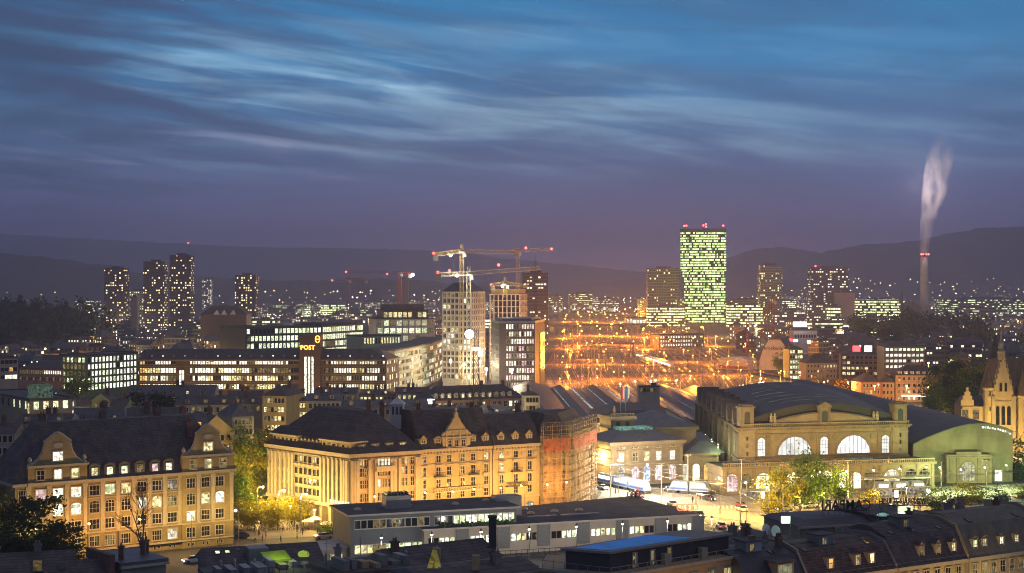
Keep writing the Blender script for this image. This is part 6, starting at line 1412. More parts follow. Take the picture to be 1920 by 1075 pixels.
# larger lit blocks toward the horizon
fb = random.Random(9)
for i in range(95):
    Y = 2600*(2.0**fb.random()); px = fb.choice((fb.uniform(0, 830), fb.uniform(520, 1000), fb.uniform(1380, 1930), fb.uniform(1030, 1210)))
    if 1180 < px < 1440: continue
    h = fb.uniform(10, 26); w = fb.uniform(25, 80); m = fb.choice((G_CO, G_LO, G_PK, G_BL, G_PK, G_CO)); X_ = PX(px, Y)
    if yl(Y)-10-w/2 < X_ < yr(Y)+10+w/2: continue
    o = link('distant_block', None, None, (X_, Y, 0), fb.uniform(-.4, .4)); tag(o, 'lit block among the distant suburb below the hills', 'building', 'lit blocks of the distant suburb')
    mb = MB(); mb.box(-w/2, -9, 0, w/2, 9, h); link('wall', mb.mesh('wall', m), o); mb = MB(); mb.box(-w/2-.3, -9.3, h, w/2+.3, 9.3, h+1); mb.box(-w*.2, -4, h+1, w*.1, 4, h+3.5); link('roof', mb.mesh('roof', ROOF_F), o)
# flats, workshops and lit offices among the houses
fm = random.Random(17); n_ = 0; FK = [('apartment_block', 'apartment block with lit rows of windows among the dark quarter', 'apartment block', (G_PK, G_WA, G_BE), (14, 24), (10, 17)), ('workshop', 'low workshop hall with a lit window band in the dark quarter', 'workshop', (G_LO, G_CO), (22, 46), (6, 9)), ('office_block', 'flat roofed office with busy lit storeys in the dark quarter', 'office block', (G_CO, G_LO, G_BL), (18, 34), (12, 20))]
for i in range(2500):
    if n_ >= 120: break
    px = fm.choice((fm.uniform(-10, 460), fm.uniform(1520, 1930), fm.uniform(460, 1000))); Y = 900*(2.7**fm.random()); X_ = PX(px, Y); nm, lb, ct, ms, ws, hs = FK[fm.choices((0, 1, 2), (5, 3, 2))[0]]; w = fm.uniform(*ws); h = fm.uniform(*hs)
    if not free(X_, Y) or any(abs(X_-a) < 9+w/2 and abs(Y-b) < 24 for a, b in made): continue
    if Y > 1200 and (px < 200 or px > 1590): h = min(h, 10)
    made.append((X_, Y)); n_ += 1; sd_ = 'left' if X_ < yl(max(Y, 770)) else 'right'
    o = link(nm, None, None, (X_, Y, 0), fm.choice((0, .15, -.2, .5))); tag(o, lb+', %s of the yard' % sd_, ct, nm.replace('_', ' ')+'s in the dark quarter, '+sd_)
    mb = MB(); mb.box(-w/2, -6, 0, w/2, 6, h); link('wall', mb.mesh('wall', fm.choice(ms)), o); mb = MB(); mb.box(-w/2-.3, -6.3, h, w/2+.3, 6.3, h+.7); mb.box(-w*.2, -2, h+.7, w*.1, 2, h+2.6); link('roof', mb.mesh('roof', ROOF_F), o)
# lamps of the far suburb and hillsides: too many to count
dg = C.evaluated_depsgraph_get()
def ground_z(x, y):
    hit, loc, *_ = scene.ray_cast(dg, Vector((x, y, 900)), Vector((0, 0, -1))); return loc.z if hit else 0
for nm, cc, cnt in (('distant_lamps_warm', 'y', 900), ('distant_lamps_white', 'w', 420), ('distant_lamps_sodium', 'o', 480)):
    mb = MB()
    for i in range(cnt):
        u = fb.random(); px = fb.choice((fb.uniform(0, 1000), fb.uniform(1380, 1920), fb.uniform(0, 1920), fb.uniform(450, 900)))
        Y = 2300+3700*fb.random()**.9; X_ = PX(px, Y); z = ground_z(X_, Y) if Y > 3300 else 0
        if z > (34 if px < 1300 else 75) or (1270 < px < 1370 and Y < 2400): continue
        r = Y*fb.choice((.00016, .00022, .00034)); c = (X_, Y, max(z, 0)+9); mb.add([(c[0]+r*a, c[1]+r*b, c[2]+r*d) for a, b, d in ((1, 0, 0), (0, 1, 0), (-1, 0, 0), (0, -1, 0), (0, 0, 1), (0, 0, -1))], [(0, 1, 4), (1, 2, 4), (2, 3, 4), (3, 0, 4), (1, 0, 5), (2, 1, 5), (3, 2, 5), (0, 3, 5)])
        mb.add([(c[0]-.2, c[1], max(z, 0)-1), (c[0]+.2, c[1], max(z, 0)-1), (c[0], c[1]+.3, c[2]-r)], [(0, 1, 2)], 1)
    struct(nm, mb, [BULB[cc], METAL_D], 'stuff')
# lamps in the streets of the dark quarter
for i in range(170):
    Y = 900*(2.6**fb.random()); px = fb.uniform(-10, 1930); X_ = PX(px, Y)
    if not free(X_, Y): continue
    c = fb.choices('oyw', (4, 3, 3))[0]; street_lamp(X_, Y, fb.uniform(7, 10), c, (15000 if Y < 1400 else 30000) if i % 2 == 0 else 0, '%s street lamp glimmering among the roofs of the dark quarter' % {'o': 'orange', 'y': 'yellow', 'w': 'white'}[c], '%s lamps of the dark quarter' % {'o': 'orange', 'y': 'yellow', 'w': 'white'}[c], arm=0, bulb=.35+Y/3600)
# ---------------------------------------------------------------- roofs between the front houses and the post office
PL_G = mat('plaster_grey2', (.30, .28, .25), .88, .15, .3); PL_Y = mat('plaster_yellow2', (.45, .34, .14), .85, .12, .3); PL_L = mat('plaster_green_lit', (.34, .36, .2), .85, .12, .3)  # PL_L: white plaster with the pale green lamplight put into its colour
dk = lambda s: picker({'k': 5, 'd': 2, 'y': .5}, s)
MR = [ # label, px0, px1, y eave, y ridge, Y, depth, wall, rows, columns, rotation, kind
 ('dark hipped house low behind the left gable of the office house', 30, 128, 795, 776, 430, 16, PL_G, 1, 7, .1, 'side'),
 ('dark gabled house behind the middle of the office house roof', 140, 232, 792, 765, 455, 15, PL_G, 1, 6, .25, 'side'),
 ('pale gable fronted house with a stepped chimney behind the office house', 172, 206, 752, 736, 565, 14, PL_L, 2, 3, .1, 'front'),
 ('small pale house end right of the pale gable fronted one', 207, 236, 762, 752, 545, 12, PL_L, 1, 3, .05, 'side'),
 ('long dark ridged house left of the grey fire gable', 240, 400, 742, 722, 610, 16, PL_G, 1, 14, .04, 'side'),
 ('dark house with two lit attic slits below the long ridged one', 330, 440, 760, 742, 545, 15, PL_G, 1, 9, .12, 'side'),
 ('dark tiled house behind the right gable of the office house', 245, 345, 802, 765, 440, 17, PL_G, 1, 6, .3, 'side'),
 ('dark steep roofed house with orange dormer beside the street trees', 300, 392, 806, 776, 425, 15, PL_G, 1, 6, .35, 'side'),
 ('black roofed house nearest the street trees', 372, 438, 812, 775, 455, 20, PL_Y, 2, 5, .45, 'front'),
 ('house with grey fire gable above the street of trees', 428, 492, 758, 733, 575, 18, PL_G, 1, 5, .15, 'side'),
 ('hipped house with lit attic windows left of the yellow corner house', 436, 476, 782, 758, 500, 13, PL_G, 2, 5, .5, 'hip'),
 ('yellow corner house with curved front at the end of the street of trees', 492, 536, 742, 722, 560, 18, PL_Y, 5, 6, -.25, 'hip'),
 ('low lit house right of the yellow corner house', 537, 580, 752, 742, 570, 14, PL_Y, 2, 7, .05, 'hip'),
 ('dark flat house behind the hipped roof of the corner house', 575, 640, 752, 746, 520, 16, PL_G, 1, 7, .1, 'side'),
 ('dark house with pale attic before the post office tower', 590, 668, 738, 728, 640, 16, PL_G, 2, 8, .0, 'side'),
 ('low house with a yellow lit attic strip before the right post office wing', 672, 742, 741, 734, 650, 16, PL_Y, 1, 9, .02, 'hip'),
 ('long blue grey roofed house behind the hotel roofs', 640, 802, 764, 753, 520, 15, PL_G, 1, 14, .12, 'side'),
 ('dark house left of the pink dormered house', 742, 803, 738, 728, 640, 18, PL_G, 2, 6, .05, 'side'),
 ('dark roofed house between the hotel and the pink dormered house', 800, 880, 775, 760, 495, 13, PL_G, 1, 7, .3, 'side'),
 ('dark house with domed dormers behind the rosette house', 880, 985, 780, 760, 490, 14, PL_G, 1, 8, .3, 'hip'),
 ('white lit house end between the pink house and the wide platform shed', 984, 1012, 742, 735, 610, 12, PLASTER_W, 2, 4, .1, 'hip'),
 ('dark house at the left edge below the modern corner house', -30, 28, 812, 795, 420, 14, PL_G, 2, 5, .1, 'side'),
]
for i, (lab, p0, p1, ye, yr_, Y, dp, wl, rw, nc, ro, kd) in enumerate(MR):
    T = gh('town_house', lab, 'town house', p0, p1, ye, yr_, Y, dp, wl, rw, nc, picker({'y': 2, 'd': 2, 'k': 2}, 200+i) if wl in (PL_Y, PLASTER_W) else dk(200+i), ro, kind=kd, chim=2 if p1-p0 > 45 else 1, roofm=(ROOF_D, ROOF_S, ROOF_D)[i % 3]); T.zr = T.zt+3
    if p1-p0 > 60:
        for k in range(int((p1-p0)/28)): dormer(T, T.fr, T.fr.L*(k+.6)/(int((p1-p0)/28)+.2), T.zt+.5, 1.5, 1.3, 'o' if 'orange' in lab else rnd.choice('kkddy'), 2.2, style=('tri', 'box')[i % 2], wallm=PL_G, setback=.7)
    fr = T.fr
    for k in range(2):
        q = fr.pt(fr.L*rnd.uniform(.2, .9), T.zt+2, -dp*.4); mb = MB(); mb.tube(q, q+Vector((0, 0, 3.0)), .05, None, 4); mb.tube(q+Vector((-.6, 0, 2.6)), q+Vector((.6, 0, 2.6)), .03, None, 3); T.part('antenna', mb, [METAL])
c = P(803, 753, 600); mb = MB(); mb.box(c.x-2.3, c.y, c.z-.9, c.x+2.3, c.y+.4, c.z+.9); o = solo('roof_sign', mb, [emat('sign_white', (.8, .92, 1), 5)], 'glowing white blue sign left of the pink dormered house', 'sign', (c.x, c.y, c.z-.9)); mb = MB(); mb.tube((c.x, c.y+.6, c.z-5), (c.x, c.y+.6, c.z), .15); link('post', mb.mesh('post', METAL_D, (c.x, c.y, c.z-.9)), o)
# ---------------------------------------------------------------- foreground roofs
WALL_D = mat('wall_night', (.22, .20, .18), .9, .2, .4); WALL_O = mat('wall_orange', (.42, .30, .15), .85, .15, .4)
def skylight(T, fr, a, h, d, w, l, k, slope=.9, parent=None):
    """tilted roof window lying on the slope"""
    mb = MB(); c = slope; p = fr.pt
    q = [p(a-w/2, h, d), p(a+w/2, h, d), p(a+w/2, h+l*c, d-l), p(a-w/2, h+l*c, d-l)]; n = (q[1]-q[0]).cross(q[3]-q[0]).normalized()*.1
    mb.add([v+n for v in q]+[v-n*.5 for v in q], [(0, 1, 2, 3), (0, 4, 5, 1), (1, 5, 6, 2), (2, 6, 7, 3), (3, 7, 4, 0)], 0)
    c0 = sum(q, Vector())/4; mb.add([c0+(v-c0)*.8+n*1.15 for v in q], [(0, 1, 2, 3)], 1); T.part('roof_window', mb, [METAL_D, LIT[k]])
def fgroof(label, px0, px1, ye, yr_, Y0, Y1, back, wall=None, roofm=None, name='town_house', flat=False, rows=0, nc=0, pick=None, kind='side', hip=0):
    """house in the foreground: eave line from (px0, Y0) to (px1, Y1), ridge set back"""
    fr = Fr((PX(px0, Y0), Y0), (PX(px1, Y1), Y1)); z = (PZ(ye[0], Y0)+PZ(ye[1], Y1))/2; zr = PZ(yr_, (Y0+Y1)/2+back*.5)
    T = Thing(name, label, 'town house', fr.pt(fr.L/2, 0)); T.fr = fr; T.zt = z; T.zr = zr; fp = rect4(fr, 0, fr.L, back)
    mb = MB(); mb.prism(fp, 0, z); T.part('wall', mb, [wall or WALL_D]); mb = MB()
    if flat: mb.prism(inset(fp, -.3), z, z+.5)
    elif kind == 'mansard':
        e = inset(fp, -.45); t1 = inset(fp, 1.7); mb.frustum(e, z, t1, z+(zr-z)*.8, 0, False); mb.frustum(t1, z+(zr-z)*.8, inset(fp, back*.4), zr)
    else: e = inset(fp, -.45); mb.gable(e, z, zr, 0, 1)
    T.part('roof', mb, [roofm or ROOF_D, wall or WALL_D])
    mb = MB(); mb.fbox(fr, -.3, fr.L+.3, z-.35, z, .6, -.1); T.part('cornice', mb, [wall or TRIM])
    if rows: wins(T, fr, lin(.6, fr.L-.6, nc), [z-2.9-3.1*j for j in range(rows)], 1.1, 1.9, pick, 2, 2, .14, FRAME_W, TRIM)
    return T
def roofline(T, n, seed, a0=None, a1=None, base=None, kinds='cav'):
    """chimneys, aerials and vents along a ridge"""
    r = random.Random(seed); fr = T.fr
    for i in range(n):
        a = r.uniform(a0 if a0 is not None else 1, a1 if a1 is not None else fr.L-1); d = -r.uniform(3.5, 8); q = fr.pt(a, 0, d); k = r.choice(kinds); zb = base if base is not None else T.zr
        if k == 'c': chimney(T, q.x, q.y, zb-3.5, zb+r.uniform(.5, 1.4), r.uniform(.6, 1.0), r.choice((BRICK_C, WALL_D)), r.choice((1, 2, 3)), fr.rot)
        elif k == 'a':
            mb = MB(); mb.tube((q.x, q.y, zb-3), (q.x, q.y, zb+2.2), .04, None, 4)
            for h in (1.2, 1.6, 2.0): mb.tube((q.x-.5, q.y, zb+h), (q.x+.5, q.y, zb+h), .02, None, 3)
            T.part('antenna', mb, [METAL])
        else: mb = MB(); mb.lathe((q.x, q.y, zb-3), [(.18, 0), (.18, 2.6), (.28, 2.65), (.05, 3.0)], 8); T.part('roof_vent', mb, [METAL])
# left group
T = fgroof('dark tiled house at the lower left corner with two roof windows under the trees', -40, 140, (1100, 1102), 1034, 215, 219, 13); fr = T.fr
s_ = (T.zr-T.zt)/6.5
skylight(T, fr, fr.a(72), T.zt+2.6*s_, -2.2, 1.5, 2.4, 'd', s_); skylight(T, fr, fr.a(118), T.zt+2.8*s_, -2.4, 1.0, 1.3, 'k', s_); roofline(T, 3, 1)
T = fgroof('lower dark house joined to the lower left corner house, ending in a brick fire wall', 141, 221, (1105, 1104), 1047, 218, 222, 12); roofline(T, 1, 2, kinds='v')
mb = MB(); fr = T.fr; mb.fbox(fr, fr.L-.3, fr.L+.5, 0, PZ(1035, 226), -2, -10); T.part('fire_wall', mb, [BRICK_C])
T = fgroof('flat roofed house with smooth grey roof beside the fire wall, the bare tree behind', 228, 311, (1059, 1056), 1054, 225, 229, 11, flat=True, roofm=ROOF_M); fr = T.fr
for a, d in ((1.2, -3), (5.4, -5), (6.3, -6)): q = fr.pt(a, 0, d); chimney(T, q.x, q.y, T.zt+.3, T.zt+2.4, .7, BRICK_C, 1)
T = fgroof('long dark ridged house below the cafe square with two small green roof windows', 395, 606, (1062, 1060), 1021, 236, 242, 12); fr = T.fr; s_ = (T.zr-T.zt)/6
for p in (417, 436): skylight(T, fr, fr.a(p), T.zt+4.0*s_, -3.9, .8, .9, 'g', s_)
mb = MB(); a = fr.a(487); mb.fbox(fr, a-1.5, a+1.5, T.zt+.4, T.zt+2.6, -.6, -4); T.part('roof_box', mb, [METAL])
for p, w_ in ((575, .7),): mb = MB(); q = fr.pt(fr.a(p), T.zt+2.2*s_+.2, -2.2); mb.lathe(q, [(w_+.2, -.3), (w_+.2, .1), (w_, .4), (.1, .6)], 10); T.part('roof_dome', mb, [litmat('dome_lime', (.6, .8, .12), (.5, .7, .1), .35, .5)])
roofline(T, 4, 3)
T = Thing('terrace_awning', 'lime green lit awning over a roof terrace below the cafe square', 'awning', (PX(523, 226), 226, 0)); fa = Fr((PX(500, 226), 226), (PX(546, 228), 228)); z = PZ(1052, 226)
mb = MB(); mb.add([fa.pt(0, z, 0), fa.pt(fa.L, z, 0), fa.pt(fa.L, z+.9, -2.4), fa.pt(0, z+.9, -2.4)], [(0, 1, 2, 3)]); mb.fbox(fa, 0, fa.L, z-.35, z, .02, -.04); T.part('cloth', mb, [mat('awning_lime', (.26, .36, .03), .8, .25, 1)])
mb = MB()
for a in (.1, fa.L-.1): mb.tube(fa.pt(a, z-3, -.05), fa.pt(a, z, -.05), .05)
T.part('post', mb, [METAL]); T.part('lamp', blob(fa.pt(fa.L*.55, z-.6, -1.2), .22), [BULB['g']]); l = bpy.data.objects.new('lamp_light', plight('awn', (.8, 1, .3), 160, .3)); COL.objects.link(l); l.parent = T.root; l.location = fa.pt(fa.L*.5, z-.7, .9)-T.org
l = bpy.data.objects.new('lamp_light', plight('awn', (.8, 1, .3), 160, .3)); COL.objects.link(l); l.parent = T.root; l.location = fa.pt(fa.L*.5, z+1.6, 1.2)-T.org
T = fgroof('flat terraced house with parapets and roof huts in front of the long dark ridge', 400, 604, (1086, 1084), 1075, 218, 224, 9, flat=True, roofm=ROOF_F); fr = T.fr
r_ = random.Random(4)
for i in range(8):
    a = 1+i*1.85; h = r_.uniform(.6, 1.9); mb = MB(); mb.fbox(fr, a, a+r_.uniform(.6, 1.5), T.zt+.5, T.zt+.5+h, -1-r_.random()*3, -5-r_.random()*2); T.part('roof_hut', mb, [r_.choice((METAL, WALL_D, CONC, METAL_D))])
mb = MB()
for i in range(16): mb.fbox(fr, i*fr.L/15-.03, i*fr.L/15+.03, T.zt+.5, T.zt+1.5, .1, .05)
mb.fbox(fr, 0, fr.L, T.zt+1.5, T.zt+1.56, .1, .04); T.part('railing', mb, [METAL_D]); roofline(T, 4, 14, base=T.zt+2, kinds='cvv')
T = Thing('quay_kiosk', 'small pale sheet roofed kiosk with lit counter at the edge of the cafe square', 'kiosk', (PX(622, 325), 325, 0)); fk = Fr((PX(597, 322), 322), (PX(652, 326), 326)); z = PZ(1032, 322)
mb = MB(); mb.fbox(fk, .3, fk.L-.3, 0, z, 0, -4); T.part('wall', mb, [BEIGE]); mb = MB(); mb.add([fk.pt(-.2, z, .8), fk.pt(fk.L+.2, z, .8), fk.pt(fk.L+.2, z+1.1, -4.6), fk.pt(-.2, z+1.1, -4.6)], [(0, 1, 2, 3)]); T.part('roof', mb, [mat('sheet_pale', (.5, .45, .38), .5, .15, 1)])
T.at('counter_window', win(3.0, 1.5, 'y', 4, 1, 0, .1, FRAME_W), fk, fk.L*.6, 1.0)
# middle group
T = fgroof('dark ridged house in the bottom middle with a tall black chimney stack at its end', 762, 946, (1072, 1062), 1016, 226, 236, 13); fr = T.fr
q = fr.pt(fr.L+.6, 0, -4); chimney(T, q.x, q.y, 8, PZ(974, 236), 1.2, METAL_D, 0)
mb = MB(); q = fr.pt(fr.a(838), 0, -3); mb.box(q.x-.5, q.y-.5, T.zt, q.x+.7, q.y+.5, T.zr-.1); T.part('chimney', mb, [WALL_O]); roofline(T, 4, 5)
T = fgroof('flat dark house with roof huts at the bottom edge left of the tall chimney stack', 640, 800, (1078, 1070), 1060, 214, 221, 10, flat=True); fr = T.fr; r_ = random.Random(8)
for i in range(7): a = 1+i*1.6; mb = MB(); mb.fbox(fr, a, a+r_.uniform(.7, 1.4), T.zt+.4, T.zt+r_.uniform(.9, 2.0), -1-r_.random()*2, -4-r_.random()*2); T.part('roof_hut', mb, [r_.choice((WALL_D, METAL, mat('hut_pink', (.30, .16, .13), .9, .2), WALL_O))])
roofline(T, 5, 15, base=T.zt+2.2, kinds='acv')
T = fgroof('dark house with glowing chimney and small chimneys at the bottom edge right of the middle', 805, 1012, (1085, 1075), 1052, 205, 214, 11); fr = T.fr
mb = MB(); c = fr.pt(fr.a(828), T.zt+1.5, -2); mb.frustum([(c.x-.9, c.y-.9), (c.x+.9, c.y-.9), (c.x+.9, c.y+.9), (c.x-.9, c.y+.9)], c.z, [(c.x-.25, c.y-.25), (c.x+.25, c.y-.25), (c.x+.25, c.y+.25), (c.x-.25, c.y+.25)], c.z+2.2); T.part('lit_chimney', mb, [litmat('chimney_glow', (.6, .5, .1), (.4, .36, .1), .3, .3)])  # pointed chimney; the yellow light on it is put in as glow
mb = MB(); c = fr.pt(fr.a(906), T.zt+.5, -2); mb.box(c.x-.5, c.y-.4, c.z, c.x+.5, c.y+.4, c.z+2); T.part('chimney', mb, [WALL_O]); roofline(T, 4, 6)
# terrace house with the blue roof
B0, B1, B2 = Vector((7.0, 205.6)), Vector((12.6, 203.1)), Vector((30, 217.9)); fb1, fb2 = Fr(B0, B1), Fr(B1, B2)
T = Thing('penthouse', 'dark rooftop storey with bright blue flat roof above a railed terrace and orange wall', 'apartment house', (18, 210, 0))
q = [tuple(B0), tuple(B1), tuple(B2), tuple(B2+(B0-B1)*1.6)]; q[3] = (24.5, 221)
mb = MB(); mb.prism(q, 20.8, 23.2); T.part('upper_wall', mb, [mat('cladding_dark', (.045, .04, .036), .7, .2, .5)])
mb = MB(); mb.prism(inset(q, -.35), 23.2, 23.5); T.part('upper_roof', mb, [mat('roof_edge', (.25, .22, .18), .7, .1)])
mb = MB(); mb.add([(8.2, 205.5, 23.54), (12.6, 203.6, 23.54), (24.6, 213.8, 23.54), (18.9, 216.6, 23.54)], [(0, 1, 2, 3)]); T.part('blue_roof', mb, [mat('roof_blue', (.07, .46, 1.0), .6, .2, .4)])
for a in (4.5, 7.8, 11): T.at('window', win(.7, 1.9, 'd', 1, 1, 0, .12, FRAME_W, TRIM, None, False), fb2, a, 20.9)
for a in (9.3, 16.5): mb = MB(); mb.fbox(fb2, a, a+1.1, 20.8, 22.2, .9, .1); T.part('roof_unit', mb, [mat('unit_beige', (.4, .33, .2), .6, .1)])
R0, R1, R2_ = Vector((3.9, 206.2)), Vector((12.6, 200.4)), Vector((31.5, 216.2))
mb = MB(); qt = [tuple(R0), tuple(R1), tuple(R2_), (25, 224), (5, 216)]; mb.prism(qt, 0, 20.8); T.part('wall', mb, [WALL_O])
mb = MB(); mb.ring(qt, 20.5, 20.85, .25); T.part('cornice', mb, [TRIM])
for fr in (Fr(R0, R1), Fr(R1, R2_)):
    mb = MB(); n = int(fr.L/1.6)
    for i in range(n+1): a = min(max(fr.L*i/n, .03), fr.L-.03); mb.fbox(fr, a-.03, a+.03, 20.85, 21.8, -.02, -.08)
    mb.fbox(fr, 0, fr.L, 21.78, 21.84, 0, -.1); mb.fbox(fr, 0, fr.L, 21.0, 21.04, -.03, -.06); T.part('railing', mb, [METAL])
fr = Fr(R1, R2_)
for i in range(7): T.at('window', win(1.5, 2.2, 'd' if i % 3 else 'y', 2, 1, 0, .12, FRAME_D, TRIM), fr, 2+i*3.3, 17.2)
ROOF_B = mat('roof_brown_tiles', (.12, .075, .05), .8, .45, .4, bump=.3, courses=(.34, .4, .3, .6)); ROOF_K = mat('roof_charcoal_sheet', (.05, .048, .05), .55, .4, .3, bump=.2, courses=(.7, .3, .1, .25))
# right group: the row of mansard houses
fR = Fr((38, 216.3), (78.9, 242.4)); aa = lambda p: fR.a(p)
def mansard(label, p0, p1, zr, wall, roofm, dor, back=12, zt=17.0, nwin=4, pick=None, seed=1):
    a0, a1 = aa(p0), aa(p1); fr = Fr(fR.pt(a0, 0).xy, fR.pt(a1, 0).xy); T = Thing('town_house', label, 'town house', fr.pt(fr.L/2, 0)); T.fr = fr; T.zt = zt; T.zr = zr
    fp = rect4(fr, 0, fr.L, back); mb = MB(); mb.prism(fp, 0, zt); T.part('wall', mb, [wall])
    mb = MB(); mb.fbox(fr, 0, fr.L, zt-.5, zt, .5, -.1); T.part('cornice', mb, [TRIM])
    e = rect4(fr, 0, fr.L, back+.8, .4); t1 = rect4(fr, .02, fr.L-.02, back-3, -2.0); t2 = rect4(fr, .04, fr.L-.04, 2, -back*.45); mb = MB(); k = zt+(zr-zt)*.78; mb.frustum(e, zt, t1, k, 0, False); mb.frustum(t1, k, t2, zr); T.part('roof', mb, [roofm])
    for px, kk, st in dor: dormer(T, fr, fr.a(px), zt+.9, 1.35, 1.7, kk, 2.4, style=st, wallm=TRIM, setback=.35, roofm=roofm)
    wins(T, fr, lin(.6, fr.L-.6, nwin), [zt-2.8, zt-6.1], 1.1, 1.8, pick or picker({'k': 3, 'd': 2}, seed), 2, 2, .14, FRAME_W, TRIM); roofline(T, 5, seed+20)
    mb = MB(); mb.fpoly(Fr(fr.pt(fr.L, 0, -back).xy, fr.pt(fr.L, 0, .3).xy), [(0, zt-.5), (back+.3, zt-.5), (back+.3, zt+.6), (back-2, zt+(zr-zt)*.82+.35), (back*.55, zr+.4), (0, zr+.1)], .18, -.18); T.part('party_wall', mb, [(WALL_D, WALL_O, STONE_Y)[seed % 3]])
    if seed != 5:
        mb = MB(); a = fr.L*.42; mb.fbox(fr, a-1.5, a+1.3, zr-1.3, zr+.9, -3.6, -6); g = T.part('roof_hut', mb, [(METAL, WALL_D, CONC)[seed % 3]]); mb = MB(); mb.fbox(fr, a-1.7, a+1.5, zr+.9, zr+1.05, -3.4, -6.2); T.part('hut_roof', mb, [ROOF_F], g); T.at('window', win(.9, 1.0, 'd', 2, 1, 0, .08, FRAME_W, TRIM, None, False), fr, a-.5, zr-.4, -3.6, g)
    r = random.Random(seed); n = int(fr.L/4.5)
    for i in range(n):
        a = fr.L*(i+.5+r.uniform(-.25, .25))/n
        if r.random() < .75: skylight(T, fr, a, zt+(zr-zt)*.80, -2.25, r.uniform(.6, .9), r.uniform(.9, 1.3), r.choice('kkkd'), (zr-zt)*.22/(back*.45-2))
    mb = MB(); k = zt+.55; mb.fbox(fr, .2, fr.L-.2, k, k+.05, .12, .05)
    for i in range(int(fr.L/1.2)): mb.fbox(fr, .3+i*1.2, .36+i*1.2, zt+.1, k, .12, .02)
    T.part('snow_guard', mb, [METAL]); mb = MB()
    for a in (.3, fr.L-.3): mb.tube(fr.pt(a, 0, .12), fr.pt(a, zt-.4, .12), .07, None, 6)
    T.part('downpipe', mb, [METAL]); return T
T = mansard('dark roofed house with big square lit dormer beside the blue roofed terrace', 1400, 1512, 21.5, WALL_D, ROOF_K, (), seed=2)
fr = T.fr; a = fr.a(1468); mb = MB(); mb.fbox(fr, a-1.6, a+1.6, 17.6, 19.9, .4, -5); g = T.part('dormer', mb, [mat('dormer_box', (.22, .19, .15), .7, .1)]); mb = MB(); mb.fbox(fr, a-1.8, a+1.8, 19.9, 20.15, .6, -5.2); T.part('dormer_roof', mb, [ROOF_F], g)
T.at('window', win(2.7, 1.8, 'm', 3, 1, 0, .1, FRAME_W, WALL_O), fr, a, 17.85, .4, g)
mansard('orange walled house with three lit box dormers in its dark mansard roof', 1513, 1678, 21.2, WALL_O, ROOF_B, ((1561, 'o', 'box'), (1611, 'y', 'box'), (1638, 'y', 'box')), nwin=7, seed=3)
mansard('dark mansard house with three narrow pedimented dormers', 1680, 1812, 22.4, mat('wall_sand', (.38, .30, .17), .85, .15), ROOF_D, ((1731, 'd', 'tri'), (1762, 'd', 'tri'), (1791, 'y', 'tri')), nwin=6, seed=4, pick=picker({'k': 2, 'y': 1}, 4))
mansard('house with pale beige mansard roof and four bright yellow green dormers, right edge', 1814, 1960, 23.0, mat('wall_pale', (.42, .36, .25), .85, .15), mat('roof_beige', (.17, .145, .095), .8, .25, 1), ((1831, 'g', 'seg'), (1849, 'g', 'seg'), (1881, 'g', 'seg'), (1909, 'g', 'seg')), nwin=8, seed=5)
T = fgroof('broad dark roofed house carrying the back to front aperitif lettering', 1500, 1662, (985, 980), 962, 248, 253, 12, kind='mansard', roofm=ROOF_K); q = T.fr.pt(T.fr.a(1641), 0, -6); chimney(T, q.x, q.y, 16, PZ(946, 256), 1.2, WALL_D, 0)
T = fgroof('flat roofed house with a bright roof opening between the mansard row and the brewery lettering', 1655, 1744, (975, 968), 965, 250, 254, 12, flat=True); fr = T.fr
mb = MB(); mb.fbox(fr, 4.6, 6.8, T.zt+.5, T.zt+1.6, -1, -2); T.part('roof_opening', mb, [LIT['g']]); q = fr.pt(fr.a(1694), 0, -5); chimney(T, q.x, q.y, 16, PZ(946, 255), .9, WALL_D, 1)
mb = MB(); q = fr.pt(.8, T.zt+.5, -1); mb.lathe(q, [(1.0, 0), (.95, .15), (.4, .4), (.1, .45)], 10); T.part('roof_dome', mb, [litmat('dome_teal', (.3, .7, .6), (.4, .8, .7), .6, .5)])
T = fgroof('wide dark house with a tall pale chimney behind the mansard row, right edge', 1744, 1960, (1000, 990), 952, 252, 262, 16); fr = T.fr; q = fr.pt(fr.a(1846), 0, -6); chimney(T, q.x, q.y, 16, PZ(948, 258)+.8, 1.3, WALL_O, 2); q = fr.pt(fr.a(1822), 0, -6); chimney(T, q.x, q.y, 16, PZ(955, 258)+.6, 1.5, WALL_D, 1); roofline(T, 3, 33)
T = fgroof('dark roofed house with satellite dishes left of the green lit sign', 1388, 1500, (1022, 1015), 998, 232, 238, 11, kind='mansard'); fr = T.fr; roofline(T, 6, 34, kinds='ccv')
for p, y, r in ((1437, 993, .85), (1455, 997, .95)):
    c = P(p, y, 236); mb = MB(); mb.sm = True; n = 14; d = Vector((.55, -.8, .25)).normalized(); x = d.cross(Vector((0, 0, 1))).normalized(); yv = x.cross(d)
    rings = [(0, -.25), (r*.5, -.17), (r, 0)]; mb.v += [tuple(c+d*rings[0][1])]
    for rr, dz in rings[1:]: mb.v += [tuple(c+x*rr*math.cos(2*math.pi*i/n)+yv*rr*math.sin(2*math.pi*i/n)+d*dz) for i in range(n)]
    for i in range(n): mb.f += [(0, 1+i, 1+(i+1) % n), (1+i, 1+n+i, 1+n+(i+1) % n, 1+(i+1) % n)]; mb.m += [0, 0]
    o = solo('satellite_dish', mb, [mat('dish_grey', (.5, .5, .52), .5, .1)], 'round satellite dish on the dark roof near the green sign, %s' % ('the left and smaller one' if p < 1440 else 'the right and larger one'), 'satellite dish', tuple(c)); mb = MB(); mb.tube(c-d*.25, c-d*.3+Vector((0, .1, -2.4)), .05); mb.tube(c-yv*r, c+d*.7, .025, None, 4); link('arm', mb.mesh('arm', METAL, c), o)
